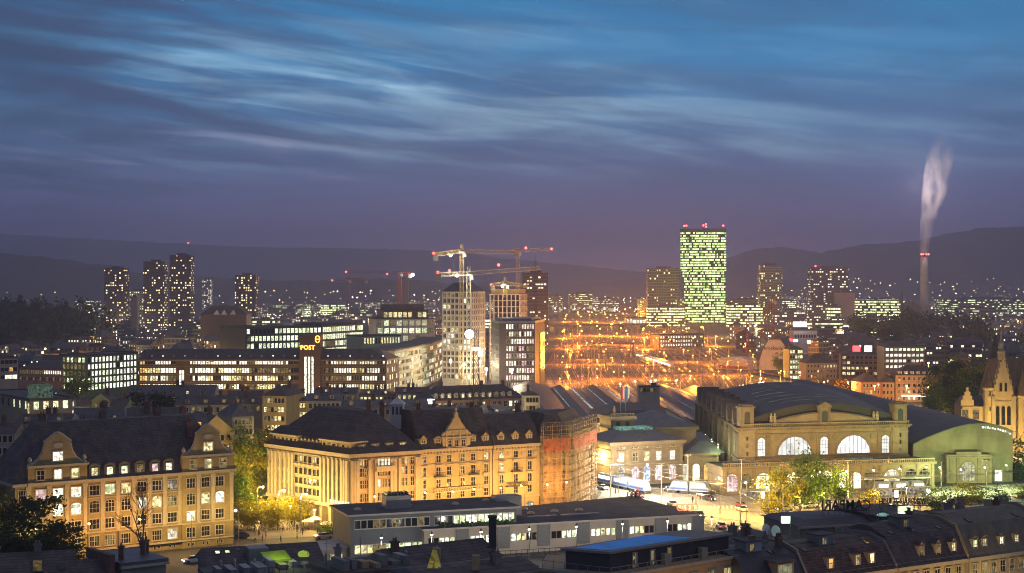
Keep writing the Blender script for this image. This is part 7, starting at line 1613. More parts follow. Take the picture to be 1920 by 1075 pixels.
# lettering seen from behind
def sign(name, label, body, px0, px1, py, Y, size, m, sx=1.0, base=0):
    c = P((px0+px1)/2, py, Y); T = Thing(name, label, 'sign', c); o = link('letters', text_mesh(body, size, .25, True, m, sx), T.root, (0, 0, 0))
    w = (px1-px0)/FPX*Y; mb = MB(); mb.box(c.x-w/2, c.y+.2, c.z-.25, c.x+w/2, c.y+.3, c.z-.1); n = int(w/.9)
    for i in range(n+1): x = c.x-w/2+w*i/n; mb.box(x-.04, c.y+.22, c.z-1.6, x+.04, c.y+.28, c.z-.1)
    T.part('frame', mb, [METAL_D]); return T
sign('roof_lettering', 'large black roof letters seen from behind spelling CAMPARI backwards', 'CAMPARI', 1543, 1630, 955.5, 255, 2.3, METAL_D, .84)
sign('roof_lettering', 'smaller black roof letters seen from behind spelling LÖWENBRÄU ZÜRICH backwards', 'LÖWENBRÄU ZÜRICH', 1650, 1748, 946, 262, 1.5, METAL_D, .60)
c = P(1473, 975, 236); T = Thing('lit_sign_box', 'white glowing sign box with greenish light on a thin pole over the roofs', 'sign', (c.x, c.y, 16)); mb = MB(); mb.box(c.x-.62, c.y, c.z-.5, c.x+.62, c.y+.3, c.z+.5); T.part('box', mb, [emat('sign_green', (.85, 1, .85), 5)]); mb = MB(); mb.tube((c.x+.75, c.y+.1, 16), (c.x+.75, c.y+.1, c.z+.6), .06); mb.box(c.x-.62, c.y+.3, c.z-.05, c.x+.8, c.y+.36, c.z+.05); T.part('pole', mb, [METAL])
for dx in (1.6,): l = bpy.data.objects.new('lamp_light', plight('greensign', (.1, 1, .25), 30, .3)); COL.objects.link(l); l.parent = T.root; l.location = (dx, -.4, c.z-16)
def rings(label, px, py, Y, r, m):
    c = P(px, py, Y); T = Thing('ring_sign', label, 'sign', (c.x, c.y, c.z-r-.4)); mb = MB()
    for k in range(4):
        cx = c.x+(k-1.5)*r*1.5
        for i in range(16): a, b = 2*math.pi*i/16, 2*math.pi*(i+1)/16; mb.tube((cx+r*math.cos(a), c.y+.08*(k % 2), c.z+r*math.sin(a)), (cx+r*math.cos(b), c.y+.08*(k % 2), c.z+r*math.sin(b)), r*.17, None, 5)
    T.part('rings', mb, [m]); mb = MB(); mb.box(c.x-r*2.5, c.y+.2, c.z-r-.4, c.x+r*2.5, c.y+.3, c.z-r-.2)
    for k in (-2, 0, 2): mb.box(c.x+k*r-.05, c.y+.2, c.z-r-.3, c.x+k*r+.05, c.y+.26, c.z+r*.3)
    T.part('frame', mb, [METAL_D])
rings('four black overlapping rings standing on the far edge of the low flat roof', 1192, 927, 372, .62, METAL_D)
rings('four overlapping rings glowing red on the right corner of the low flat roof', 1289, 951.5, 353, .72, emat('rings_red', (1, .22, .12), 1.6))
# ---------------------------------------------------------------- trees
def leafmat(name, col, col2):
    m = bpy.data.materials.new(name); m.use_nodes = True; nt, N, L = NT(m); N.clear()
    g = N.new('ShaderNodeNewGeometry'); no = N.new('ShaderNodeTexNoise'); no.inputs['Scale'].default_value = .9; no.inputs['Detail'].default_value = 3; tc = N.new('ShaderNodeTexCoord'); L.new(tc.outputs['Object'], no.inputs['Vector'])
    ad = N.new('ShaderNodeMath'); ad.operation = 'MULTIPLY_ADD'; L.new(g.outputs['Random Per Island'], ad.inputs[0]); ad.inputs[1].default_value = .4; 
    sb = N.new('ShaderNodeMath'); sb.operation = 'SUBTRACT'; L.new(no.outputs[0], sb.inputs[0]); sb.inputs[1].default_value = .3; L.new(sb.outputs[0], ad.inputs[2])
    mx = N.new('ShaderNodeMix'); mx.data_type = 'RGBA'; L.new(ad.outputs[0], mx.inputs[0]); mx.inputs[6].default_value = (*col, 1); mx.inputs[7].default_value = (*col2, 1)
    d = N.new('ShaderNodeBsdfDiffuse'); t = N.new('ShaderNodeBsdfTranslucent'); L.new(mx.outputs[2], d.inputs[0]); L.new(mx.outputs[2], t.inputs[0]); s = N.new('ShaderNodeMixShader'); s.inputs[0].default_value = .45; L.new(d.outputs[0], s.inputs[1]); L.new(t.outputs[0], s.inputs[2])
    o = N.new('ShaderNodeOutputMaterial'); L.new(s.outputs[0], o.inputs[0]); return m
BARK = mat('bark', (.09, .065, .045), .95, .3, 2)
LEAF = {'g': leafmat('leaf_green', (.07, .13, .018), (.17, .24, .035)), 'y': leafmat('leaf_yellow_lit', (.17, .17, .02), (.36, .29, .03)), 'd': leafmat('leaf_dark', (.025, .045, .012), (.05, .075, .02)), 'o': leafmat('leaf_orange_lit', (.16, .09, .012), (.28, .17, .02))}  # yellow and orange leaf tones have the lamp light painted into them
def tree_meshes(seed, h, r, n, ls, kind, trunk=.25):
    """trunk with limbs and a crown of loose leaf clumps, base at the origin"""
    g = np.random.default_rng(seed); mb = MB(); tips = []
    def limb(a, d, l, rad, depth):
        b = a+d*l; mb.tube(a, b, rad, rad*.62, 6)
        if depth == 0: tips.append(b); return
        for _ in range(3 if depth > 1 else 2):
            dd = (d+Vector(g.normal(0, .55, 3))+Vector((0, 0, .12))).normalized(); limb(b, dd, l*float(g.uniform(.55, .8)), rad*.58, depth-1)
        tips.append(b)
    limb(Vector((0, 0, 0)), Vector((0, 0, 1)), h*trunk, h*.022, 3)
    cz = h*(trunk+(1-trunk)*.52); rz = h*(1-trunk)*.52; cl = []
    for t in tips: cl.append(np.array(t))
    while len(cl) < len(tips)+26:
        p = g.normal(0, 1, 3); p /= np.linalg.norm(p); p *= g.uniform(.45, 1)**.5; lump = 1+.22*math.sin(p[0]*5+seed)+.18*math.sin(p[1]*6+seed*2)
        cl.append(np.array([p[0]*r*lump, p[1]*r*lump, cz+p[2]*rz*(1+.15*math.sin(p[0]*7+seed))]))
    cl = np.array(cl); cl = cl[cl[:, 2] > h*trunk*.75]; idx = g.integers(0, len(cl), n); sz = g.uniform(.55, 1.25, len(cl))*r*.24
    c = cl[idx]+g.normal(0, 1, (n, 3))*sz[idx][:, None]*np.array([1, 1, .75])
    u = g.normal(0, 1, (n, 3)); u /= np.linalg.norm(u, axis=1)[:, None]; w = np.cross(u, g.normal(0, 1, (n, 3))); w /= np.linalg.norm(w, axis=1)[:, None]
    s = (ls*g.uniform(.6, 1.3, n))[:, None]; V = np.stack([c-u*s, c+w*s*.6, c+u*s, c-w*s*.6], 1).reshape(-1, 3)
    me = bpy.data.meshes.new('crown'); me.from_pydata(V.tolist(), [], np.arange(4*n).reshape(n, 4).tolist()); me.materials.append(LEAF[kind]); me.update()
    return mb.mesh('trunk', BARK), me
TM = {'g1': tree_meshes(1, 10, 3.4, 3200, .26, 'g'), 'g2': tree_meshes(2, 10, 3.8, 3400, .27, 'g', .2), 'd1': tree_meshes(3, 10, 3.8, 4200, .27, 'd', .18), 'd2': tree_meshes(4, 10, 3.2, 3600, .26, 'd', .2), 'y1': tree_meshes(5, 10, 4.6, 3400, .27, 'y', .26), 'y2': tree_meshes(6, 10, 4.2, 3200, .27, 'y', .24), 'o1': tree_meshes(7, 10, 3.8, 1500, .36, 'o'), 's1': tree_meshes(8, 10, 4.0, 520, .6, 'd', .15), 's2': tree_meshes(9, 10, 3.4, 480, .62, 'd', .18), 'b1': tree_meshes(10, 10, 4.8, 2600, .34, 'g', .1), 'b2': tree_meshes(11, 10, 4.8, 2200, .34, 'y', .08)}
def tree(k, x, y, h, label, group=None, rot=None, sx=1.0, name='tree', cat='tree'):
    o = link(name, None, None, (x, y, 0), rnd.uniform(0, 6.28) if rot is None else rot); o.scale = (h/10*sx, h/10*sx, h/10); tag(o, label, cat, group); link('trunk', TM[k][0], o); link('crown', TM[k][1], o); return o
def tp(k, px, Y, ytop, label, group=None, sx=1.0, **kw): return tree(k, PX(px, Y), Y, PZ(ytop, Y), label, group, None, sx, **kw)
tp('d1', 72, 312, 935, 'large dark leafy tree before the office house, tallest of the left group', sx=1.25); tp('d2', 20, 316, 952, 'dark tree cut by the left picture edge below the office house', sx=1.1); tp('d1', 118, 308, 990, 'lower dark tree right of the tallest one by the office house', sx=1.3); tp('y2', 5, 330, 905, 'yellow lit tree at the left picture edge beside the office house', sx=.8)
for i, (px, Y, yt, k, sx) in enumerate(((432, 382, 850, 'g1', .9), (447, 398, 835, 'y1', .8), (468, 410, 850, 'g2', .8), (485, 425, 838, 'y2', .7), (458, 440, 815, 'g2', .8), (488, 455, 810, 'g1', .8), (505, 475, 790, 'o1', .7), (440, 470, 800, 'g1', .8))):
    tp(k, px, Y, yt, 'lamp lit green tree in the street between the office house and the corner house', 'trees in the street behind the office house', sx)
for i, (px, Y, yt, k, sx) in enumerate(((452, 374, 938, 'y1', 1.15), (478, 371, 946, 'y2', 1.2), (500, 381, 936, 'y1', 1.2), (520, 371, 942, 'y2', 1.15), (552, 376, 936, 'y1', 1.3), (540, 386, 931, 'y2', 1.1), (565, 384, 938, 'y2', 1.0))):
    tp(k, px, Y, yt, 'clipped round plane tree lit yellow over the cafe square', 'plane trees on the cafe square', sx)
for px, Y in ((604, 366), (622, 363)): tp('b1', px, Y, 979, 'dark green potted shrub before the restaurant arcade', 'shrubs before the arcade', 1.2, name='shrub', cat='shrub')
tp('g2', 1500, 396, 858, 'broad leafy tree before the arcade of the great hall, the tallest there', sx=1.05); tp('y1', 1462, 388, 885, 'yellow green tree leaning left of the tallest tree before the arcade', sx=.8); tp('g1', 1535, 402, 870, 'green tree right of the tallest tree before the arcade', sx=.9); tp('g2', 1572, 412, 880, 'lower green tree at the right end of the group before the arcade', sx=1.0); tp('y2', 1435, 392, 925, 'small yellow tree at the left end of the group before the arcade', sx=.9)
for px, Y, yt, k in ((1640, 402, 919, 'b2'), (1625, 398, 925, 'b2'), (1758, 405, 912, 'b1'), (1812, 415, 905, 'b2'), (1835, 418, 910, 'b2'), (1868, 408, 914, 'b1'), (1915, 425, 908, 'b2')): tp(k, px, Y, yt, 'rounded lamp lit bush or small tree along the street before station hall and annex', 'bushes along the station street', 1.2, name='bush', cat='bush')
for i in range(13): tp(('g2', 'd1', 'g1', 'y1')[i % 4], 1752+i*9+rnd.uniform(-4, 4), 600+rnd.uniform(0, 130), 700+rnd.uniform(-25, 40), 'leafy park tree between the pink corner house and the castle museum', 'park trees left of the museum', .95)
for i in range(9): tp('o1', 1536+i*10, 800+rnd.uniform(-30, 40), 702+rnd.uniform(0, 22), 'orange lit street tree between the beige house and the brick red house', 'orange lit street trees beyond the hall roof', .9)
tp('g1', 1462, 1000, 662, 'lamp lit green tree below the brockenhaus gable'); tp('g1', 1478, 990, 672, 'smaller lamp lit tree right of the one below the brockenhaus gable'); tp('b1', 1902, 470, 820, 'bright green bush at the right edge beyond the annex', sx=1.2, name='bush', cat='bush'); tp('g1', 143, 760, 695, 'lamp lit tree before the salmon low office', sx=1.2)
tp('d1', 268, 560, 738, 'dark green tree behind the roof of the gabled office house, left of a second one', sx=1.2); tp('d1', 322, 555, 745, 'broader dark tree behind the roof of the gabled office house, right of the first', sx=1.5)
for i in range(46): px = rnd.uniform(1600, 1880); Y = rnd.uniform(1350, 1800); tp(('s1', 's2')[i % 2], px, Y, 583+rnd.uniform(0, 14)+(18 if Y < 1500 else 0), 'dark tree of the wooded strip below the chimney', 'trees of the wooded strip below the chimney', rnd.uniform(.8, 1.1))
for i in range(44): px = rnd.uniform(-10, 200); Y = rnd.uniform(1250, 1700); tp(('s1', 's2')[i % 2], px, Y, 565+rnd.uniform(0, 20), 'dark tree of the wooded belt at the far left', 'trees of the wooded belt at the left', rnd.uniform(.8, 1.1))
for i in range(70):
    Y = rnd.uniform(880, 1500); px = rnd.choice((rnd.uniform(0, 450), rnd.uniform(1560, 1920))); X_ = PX(px, Y)
    if free(X_, Y) and not any(abs(X_-a) < 13 and abs(Y-b) < 14 for a, b in made): tree(rnd.choice(('s1', 's2')), X_, Y, rnd.uniform(8, 14), 'dark garden tree between the houses of the dark quarter', 'garden trees of the dark quarter')
# bare tree
def bare(x, y, h, label):
    g = random.Random(3); mb = MB()
    def limb(a, d, l, r, dep):
        b = a+d*l; mb.tube(a, b, r, r*.7, 5)
        if dep == 0: return
        for _ in range(3):
            dd = (d+Vector((g.gauss(0, .42), g.gauss(0, .42), .12))).normalized(); limb(a.lerp(b, g.uniform(.7, 1)), dd, l*g.uniform(.6, .85), r*.6, dep-1)
    limb(Vector((x, y, 0)), Vector((0, 0, 1)), h*.3, .28, 5); o = solo('bare_tree', mb, [BARK], label, 'tree', (x, y, 0)); return o
bare(PX(265, 318), 318, 21, 'leafless branching tree standing before the office house')
# ---------------------------------------------------------------- street markings, rails, wires
mb = MB()
def strip(mb, pts, w, z, m=0):
    for p, q in zip(pts[:-1], pts[1:]):
        d = (Vector(q)-Vector(p)).normalized(); n = Vector((-d.y, d.x))*w/2; mb.add([(p[0]-n.x, p[1]-n.y, z), (q[0]-n.x, q[1]-n.y, z), (q[0]+n.x, q[1]+n.y, z), (p[0]+n.x, p[1]+n.y, z)], [(3, 2, 1, 0)], m)
tl = [G(1060, 893).xy, G(1120, 905).xy, G(1200, 922).xy, G(1300, 945).xy, G(1380, 975).xy, G(1440, 1010).xy, G(1500, 1060).xy]
for o in (-3, -1.6, 1.2, 2.6): strip(mb, [(p[0]+o*1.6, p[1]+o) for p in tl], .22, .076)
tr_ = [G(1300, 945).xy, G(1450, 948).xy, G(1650, 940).xy, G(1780, 935).xy, G(1930, 925).xy]
for o in (-3, -1.6, 1.2, 2.6): strip(mb, [(p[0], p[1]+o) for p in tr_], .22, .076)
struct('tram_rails', mb, mat('rail_steel', (.3, .3, .3)))
mb = MB()
for o in (-6.5, 6): 
    for p, q in zip(tl[:-1], tl[1:]):
        n = max(1, int((Vector(q)-Vector(p)).length/5))
        for k in range(n): a = Vector(p).lerp(Vector(q), k/n); b = Vector(p).lerp(Vector(q), (k+.5)/n); strip(mb, [(a.x+o*1.3, a.y+o*.6), (b.x+o*1.3, b.y+o*.6)], .3, .072)
for k in range(9): a = G(1330, 952).xy; strip(mb, [(a[0]+k*1.1, a[1]-2), (a[0]+k*1.1+.6, a[1]+3)], .55, .072)
struct('lane_markings', mb, mat('road_paint', (.6, .58, .5), .7, .3, 1))
mb = MB()
for pts in ([(22, 447), (52, 446), (58, 429.5), (120, 443.5), (150, 456)], [(18, 408), (45, 395), (95, 352)]): 
    for p, q in zip(pts[:-1], pts[1:]): fr = Fr(p, q); mb.fbox(fr, 0, fr.L, 0, .14, .4, 0)
struct('kerb', mb, mat('kerb_granite', (.35, .33, .3), .8, .2, 1))
# ---------------------------------------------------------------- vehicles
def tube_profile(mb, secs, m=0):
    n = len(secs[0]); k = len(mb.v)
    for s in secs: mb.v += [tuple(p) for p in s]
    for i in range(len(secs)-1):
        for j in range(n): mb.f.append((k+i*n+j, k+i*n+(j+1) % n, k+(i+1)*n+(j+1) % n, k+(i+1)*n+j)); mb.m.append(m)
    mb.f.append(tuple(range(k+n-1, k-1, -1))); mb.m.append(m); e = k+(len(secs)-1)*n; mb.f.append(tuple(range(e, e+n))); mb.m.append(m)
def car_meshes(col, name):
    paint = mat(name, col, .3, .08, 1); mb = MB()
    def sec(x, w, z0, z1, c=.12): return [(x, -w+c, z0), (x, w-c, z0), (x, w, z0+c), (x, w, z1-c), (x, w-c, z1), (x, -w+c, z1), (x, -w, z1-c), (x, -w, z0+c)]
    tube_profile(mb, [sec(-2.1, .72, .35, .75), sec(-1.9, .84, .25, .88), (sec(-.9, .88, .22, .95)), sec(.9, .88, .22, .98), sec(1.9, .84, .25, .92), sec(2.1, .76, .32, .8)]); body = mb.mesh('body', paint)
    mb = MB(); tube_profile(mb, [sec(-1.1, .74, .9, .98, .04), sec(-.45, .68, .9, 1.42, .1), sec(.75, .68, .9, 1.45, .1), sec(1.7, .72, .9, 1.0, .04)]); cab = mb.mesh('cabin_glass', glass())
    mb = MB(); mb.box(-.4, -.62, 1.38, .72, .62, 1.47); rf = mb.mesh('roof', paint)
    mb = MB(); mb.tube((0, -.11, 0), (0, .11, 0), .32, None, 12); wh = mb.mesh('wheel', METAL_D)
    mb = MB(); mb.box(-.06, -.14, -.08, .02, .14, .08); hl = mb.mesh('headlight', emat('headlight', (1, .95, .8), 14)); tl_ = mb.mesh('tail_light', emat('taillight', (1, .05, .03), 6))
    return body, cab, rf, wh, hl, tl_
CARS = {n: car_meshes(c, 'paint_'+n) for n, c in (('dark', (.02, .02, .025)), ('silver', (.35, .35, .36)), ('white', (.6, .6, .58)), ('red', (.3, .02, .02)))}
def car(kind, x, y, rot, label, group=None, lights=True):
    b, c, r, w, hl, tl_ = CARS[kind]; o = link('car', None, None, (x, y, .08), rot); tag(o, label, 'car', group)
    link('body', b, o); link('cabin_glass', c, o); link('roof', r, o)
    for sx in (-1.3, 1.35):
        for sy in (-.8, .8): link('wheel', w, o, (sx, sy, .32))
    if lights:
        for sy in (-.6, .6): link('headlight', hl, o, (-2.1, sy, .62)); link('tail_light', tl_, o, (2.12, sy, .7))
def along(pts, s):
    for p, q in zip(pts[:-1], pts[1:]):
        d = (Vector(q)-Vector(p)).length
        if s <= d: v = Vector(p).lerp(Vector(q), s/d); e = (Vector(q)-Vector(p)).normalized(); return v, math.atan2(e.y, e.x)
        s -= d
    return Vector(pts[-1]), 0
for i in range(18):
    k = ('white', 'dark', 'silver', 'red')[i % 4]; off = (7, -7, 9.5)[i % 3]; p, a = along(tl, 6+i*6.5); n = Vector((-math.sin(a), math.cos(a)))*off
    car(k, p.x+n.x, p.y+n.y, a+(math.pi if i % 2 else 0), '%s car with lit lamps on the bright street before the station' % k, '%s cars on the station street' % k)
for i in range(12):
    k = ('silver', 'white', 'dark', 'red')[i % 4]; p, a = along(tr_, 22+i*8); car(k, p.x, p.y+(-7.5 if i % 2 else -10.5), a+(math.pi if i % 2 else 0), '%s car with lit lamps in the street before arcade and annex' % k, '%s cars before the arcade' % k)
for i, (px, py, k) in enumerate(((449, 1010, 'dark'), (628, 1007, 'dark'), (606, 1011, 'silver'), (362, 1056, 'white'))): g = G(px, py); car(k, g.x, g.y, .5, ['black car parked beside the office house corner', 'dark car parked before the restaurant arcade', 'silver car parked left of the dark one before the arcade', 'white car on the quay below the office house'][i], None, i == 3)
TRAM = mat('tram_white', (.22, .25, .32), .35, .1, 1)
train('white tram with bright windows drawing up left of the two storey station house', 1118, 908, 1208, 928, 3, TRAM, emat('tram_windows', (1, .97, .9), 2.0), 'tram', 'tram', 3.5, 2.4, None, mat('tram_blue', (.03, .08, .3), .4, .1))
train('blue and white tram waiting before the low linking wing', 1252, 925, 1330, 930, 2, TRAM, _mats['tram_windows'], 'tram', 'tram', 3.5, 2.4, None, _mats['tram_blue'])
train('tram with lit windows before the arcade at the right', 1640, 929, 1740, 926, 3, TRAM, _mats['tram_windows'], 'tram', 'tram', 3.5, 2.4, None, _mats['tram_blue'])
# tram stop shelters
for px, py in ((1350, 918), (1410, 936), (1660, 934), (1720, 931)):
    g = G(px, py); T = Thing('tram_shelter', 'flat roofed lit tram shelter on the station square', 'shelter', g, 'tram shelters'); mb = MB(); mb.box(g.x-3.5, g.y-1, 2.5, g.x+3.5, g.y+1, 2.7); T.part('roof', mb, [METAL]); mb = MB()
    for x in (-3.2, 3.2): mb.box(g.x+x-.06, g.y+.7, .06, g.x+x+.06, g.y+.82, 2.5)
    T.part('post', mb, [METAL]); mb = MB(); mb.box(g.x-3.2, g.y+.78, .4, g.x+3.2, g.y+.82, 2.3); T.part('glass_wall', mb, [litmat('shelter_glass', (.9, .8, .6), (.6, .5, .35), .6, .2)]); mb = MB(); mb.box(g.x+2.3, g.y-.9, .3, g.x+3.3, g.y-.8, 2.2); T.part('poster', mb, [emat('poster_lit', (1, .95, .85), 2.2)])
# catenary masts with span wires
for i, (px, py) in enumerate(((1145, 932), (1240, 945), (1290, 925), (1390, 935), (1388, 985), (1468, 990), (1545, 952), (1590, 938), (1640, 968), (1765, 940), (1850, 935))):
    g = G(px, py); T = Thing('catenary_pole', 'tall pale pole holding tram wires on the station square', 'pole', g, 'tram wire poles'); mb = MB(); mb.tube((g.x, g.y, .06), (g.x, g.y, 10.5), .16, .1, 8); T.part('pole', mb, [mat('pole_pale', (.5, .48, .42), .5, .1)]); mb = MB(); mb.tube((g.x, g.y, 8), (g.x+(9 if i % 2 else -9), g.y+2, 7.4), .03, None, 3); mb.box(g.x-.9, g.y-.1, 10.5, g.x+.9, g.y+.1, 10.7); T.part('span_wire', mb, [METAL])
T = Thing('tram_wires', 'net of thin tram wires hung over the station square', 'wires', (80, 420, 0)); mb = MB()
for pts, os_ in ((tl, (-2.3, 1.9)), (tr_, (-2.3, 1.9))):
    for o in os_:
        for p, q in zip(pts[:-1], pts[1:]): mb.tube((p[0]+o, p[1]+o, 6.2), (q[0]+o, q[1]+o, 6.2), .05, None, 4)
for pts in (tl, tr_):
    for s in range(6, 120, 16):
        p, a = along(pts, s); n = Vector((-math.sin(a), math.cos(a))); mb.tube((p.x-n.x*9, p.y-n.y*9, 7.6), (p.x+n.x*9, p.y+n.y*9, 7.6), .04, None, 4)
T.part('wires', mb, [METAL])
# ---------------------------------------------------------------- people
def person_mesh(pose, top, legs, seed):
    """one skinned figure: pelvis, spine, neck, head, arms, legs"""
    st = .26 if pose == 'walk' else .05
    J = {'pel': (0, 0, .92, .13), 'che': (0, .01, 1.25, .15), 'sho': (0, .01, 1.42, .12), 'nec': (0, 0, 1.50, .055), 'hea': (0, -.01, 1.62, .10), 'cro': (0, 0, 1.71, .075),
         'hl': (-.09, 0, .86, .095), 'kl': (-.10, -st*.7, .48, .065), 'al': (-.10, -st*.55, .08, .045), 'tl': (-.11, -st*.55-.15, .04, .04), 'hr': (.09, 0, .86, .095), 'kr': (.10, st*.25, .48, .065), 'ar': (.10, st*1.1, .10, .045), 'tr': (.11, st*1.1-.13, .04, .04),
         'sl': (-.19, .01, 1.40, .065), 'el': (-.25, st*.4, 1.12, .048), 'wl': (-.24, st*.2-.08, .88, .034), 'dl': (-.23, st*.2-.11, .78, .04), 'sr': (.19, .01, 1.40, .065), 'er': (.25, -st*.3, 1.12, .048), 'wr': (.24, -st*.9-.04, .90, .034), 'dr': (.23, -st*1.1-.04, .80, .04)}
    E = ['pel che', 'che sho', 'sho nec', 'nec hea', 'hea cro', 'pel hl', 'hl kl', 'kl al', 'al tl', 'pel hr', 'hr kr', 'kr ar', 'ar tr', 'sho sl', 'sl el', 'el wl', 'wl dl', 'sho sr', 'sr er', 'er wr', 'wr dr']
    ks = list(J); me = bpy.data.meshes.new('person'); me.from_pydata([J[k][:3] for k in ks], [tuple(ks.index(a) for a in e.split()) for e in E], []); o = bpy.data.objects.new('person', me); COL.objects.link(o)
    md = o.modifiers.new('skin', 'SKIN'); sv = me.skin_vertices[0].data
    for i, k in enumerate(ks): sv[i].radius = (J[k][3]*(1.0 if k not in ('che', 'sho', 'pel') else 1.15), J[k][3]*(.8 if k in ('che', 'sho', 'pel') else 1)); sv[i].use_root = (k == 'pel')
    o.modifiers.new('smooth', 'SUBSURF').levels = 1; dg = C.evaluated_depsgraph_get(); m2 = bpy.data.meshes.new_from_object(o.evaluated_get(dg)); bpy.data.objects.remove(o)
    m2.materials.clear()
    for m in (mat('skin', (.45, .28, .2), .6, .05), top, legs, mat('shoes', (.03, .03, .03), .6, 0)): m2.materials.append(m)
    for p in m2.polygons:
        z, x = p.center.z, abs(p.center.x); p.material_index = 0 if (z > 1.49 or (x > .18 and z < .86 and z > .7)) else 1 if z > .9 or x > .19 else 3 if z < .12 else 2; p.use_smooth = True
    return m2
CL = {'dark coat': (.03, .03, .04), 'red jacket': (.28, .03, .03), 'pale coat': (.42, .38, .3), 'blue jacket': (.04, .07, .2)}
PM = {(p, n): person_mesh(p, mat('cloth_'+n.replace(' ', '_'), c, .9, .15, 3), mat('trousers_'+n.split()[0], (.03, .035, .05) if i % 2 == 0 else (.08, .07, .06), .9, .1), i) for p in ('stand', 'walk') for i, (n, c) in enumerate(CL.items())}
hb = MB(); hb.sm = True; hb.lathe((0, .015, 1.58), [(.02, .17), (.085, .15), (.115, .08), (.11, .0), (.09, -.06)][::-1], 10); HAIR = hb.mesh('hair', mat('hair_dark', (.03, .02, .015), .8, 0))
def person(x, y, rot, pose, cl, label, group): o = link('person', PM[(pose, cl)], None, (x, y, .075), rot); tag(o, label, 'person', group); link('hair', HAIR, o)
pr_ = random.Random(21)
for i in range(26):
    px, py = pr_.uniform(455, 640), pr_.uniform(985, 1020); g = G(px, py); cl = list(CL)[i % 4]; ps = ('walk', 'stand')[i % 2]; person(g.x, g.y, pr_.uniform(0, 6.28), ps, cl, 'person in a %s %s on the cafe square' % (cl, 'walking' if ps == 'walk' else 'standing'), '%s people on the cafe square' % cl)
for i in range(60):
    px, py = pr_.uniform(1150, 1740), pr_.uniform(918, 945); g = G(px, py); cl = list(CL)[i % 4]; ps = ('walk', 'stand')[i % 2]; person(g.x, g.y, pr_.uniform(0, 6.28), ps, cl, 'person in a %s %s on the square before the station' % (cl, 'walking' if ps == 'walk' else 'standing'), '%s people before the station' % cl)
# cafe furniture
tb = MB(); tb.lathe((0, 0, 0), [(.22, 0), (.04, .05), (.04, .7), (.4, .71), (.4, .74)], 10); CT = tb.mesh('cafe_table', METAL_D)
cb = MB(); cb.box(-.2, -.2, .43, .2, .2, .47); cb.box(-.2, .16, .47, .2, .2, .88)
for sx in (-.17, .17):
    for sy in (-.17, .17): cb.box(sx-.02, sy-.02, 0, sx+.02, sy+.02, .43)
CC = cb.mesh('cafe_chair', mat('chair_wood', (.12, .08, .04), .7, .2))
for i in range(22):
    g = G(468+(i % 11)*13, 984+(i//11)*11); o = link('cafe_table', CT, None, (g.x, g.y, .072)); tag(o, 'small round cafe table under the plane trees', 'table', 'cafe tables under the plane trees')
    for s in (-1, 1): c_ = link('cafe_chair', CC, None, (g.x+s*.65, g.y, .072), s*math.pi/2*-1); tag(c_, 'wooden cafe chair at a small table under the plane trees', 'chair', 'cafe chairs under the plane trees')
for i, (px, py) in enumerate(((590, 990), (578, 994), (612, 999))):
    g = G(px, py); T = Thing('parasol', ['pale open parasol nearest the restaurant arcade', 'second pale parasol left of the one nearest the arcade', 'pale parasol standing lowest before the arcade'][i], 'parasol', (g.x, g.y, .07)); mb = MB(); mb.tube((g.x, g.y, .07), (g.x, g.y, 2.6), .04); T.part('pole', mb, [METAL]); mb = MB(); mb.lathe((g.x, g.y, 2.1), [(1.7, 0), (.9, .35), (.05, .6)], 8); T.part('canopy', mb, [PLASTER_W])
# lamps along the hotel street: sodium light on the fronts
for i in range(9):
    q = f2r.pt(3+i*6.6, 0, 9+1.5*(i % 2)); street_lamp(q.x, q.y, 8.5, 'o', 2700, 'sodium street lamp in the lane before the hotel fronts', 'sodium lamps before the hotels', ang=f2r.rot+math.pi/2)
for i in range(4):
    q = f2l.pt(4+i*9, 0, 12); street_lamp(q.x, q.y, 9, 'y', 5200, 'warm street lamp on the cafe square by the corner house', 'lamps on the cafe square', ang=f2l.rot+math.pi/2)
for i in range(5):
    q = f1.pt(2+i*11, 0, 9); street_lamp(q.x, q.y, 8.5, 'o' if i in (1, 2) else 'y', 2100 if i != 2 else 3000, 'street lamp on the quay below the gabled office house', 'quay lamps', ang=f1.rot+math.pi/2)
# station square: white and warm lamps
for i, (px, py, c, pw) in enumerate(((1160, 925, 'w', 14000), (1215, 935, 'w', 15000), (1262, 940, 'm', 13000), (1305, 955, 'y', 13000), (1350, 965, 'y', 13000), (1400, 975, 'y', 10000), (1440, 985, 'y', 9000), (1490, 955, 'y', 5000), (1540, 952, 'y', 5000), (1590, 950, 'y', 5000), (1640, 947, 'y', 5000), (1690, 944, 'y', 5000), (1740, 940, 'y', 5000))):
    g = G(px, py); street_lamp(g.x, g.y, 9, c, pw, 'lamp on the bright square before the station arcade', 'station square lamps', ang=math.pi/2)
for i, (px, py, pw) in enumerate(((1765, 925, 5000), (1805, 930, 5000), (1850, 925, 6000), (1890, 920, 6000))):
    g = G(px, py); street_lamp(g.x, g.y, 7, 'g', pw, 'greenish lamp before the blank annex wall', 'greenish lamps by the annex', ang=math.pi/2)
for x, y, pw in ((23.5, 455, 8000), (20, 480, 8000), (19, 510, 8000)):
    street_lamp(x, y, 9, 'y', pw, 'warm lamp in the street beside the station corner', 'lamps beside the station corner', ang=0)
for px in (1820, 1845, 1872, 1900, 1915): street_lamp(PX(px, 530), 527, 5, 'y', 6500, 'floodlight post before the castle museum', 'museum floodlights', arm=0)
for i in range(6): street_lamp(60.5, 462+i*15, 11, 'g', 1500, 'greenish lamp on the low roofs beside the great hall', 'lamps beside the hall wall', arm=0, name='roof_lamp', cat='lamp', bulb=.2)
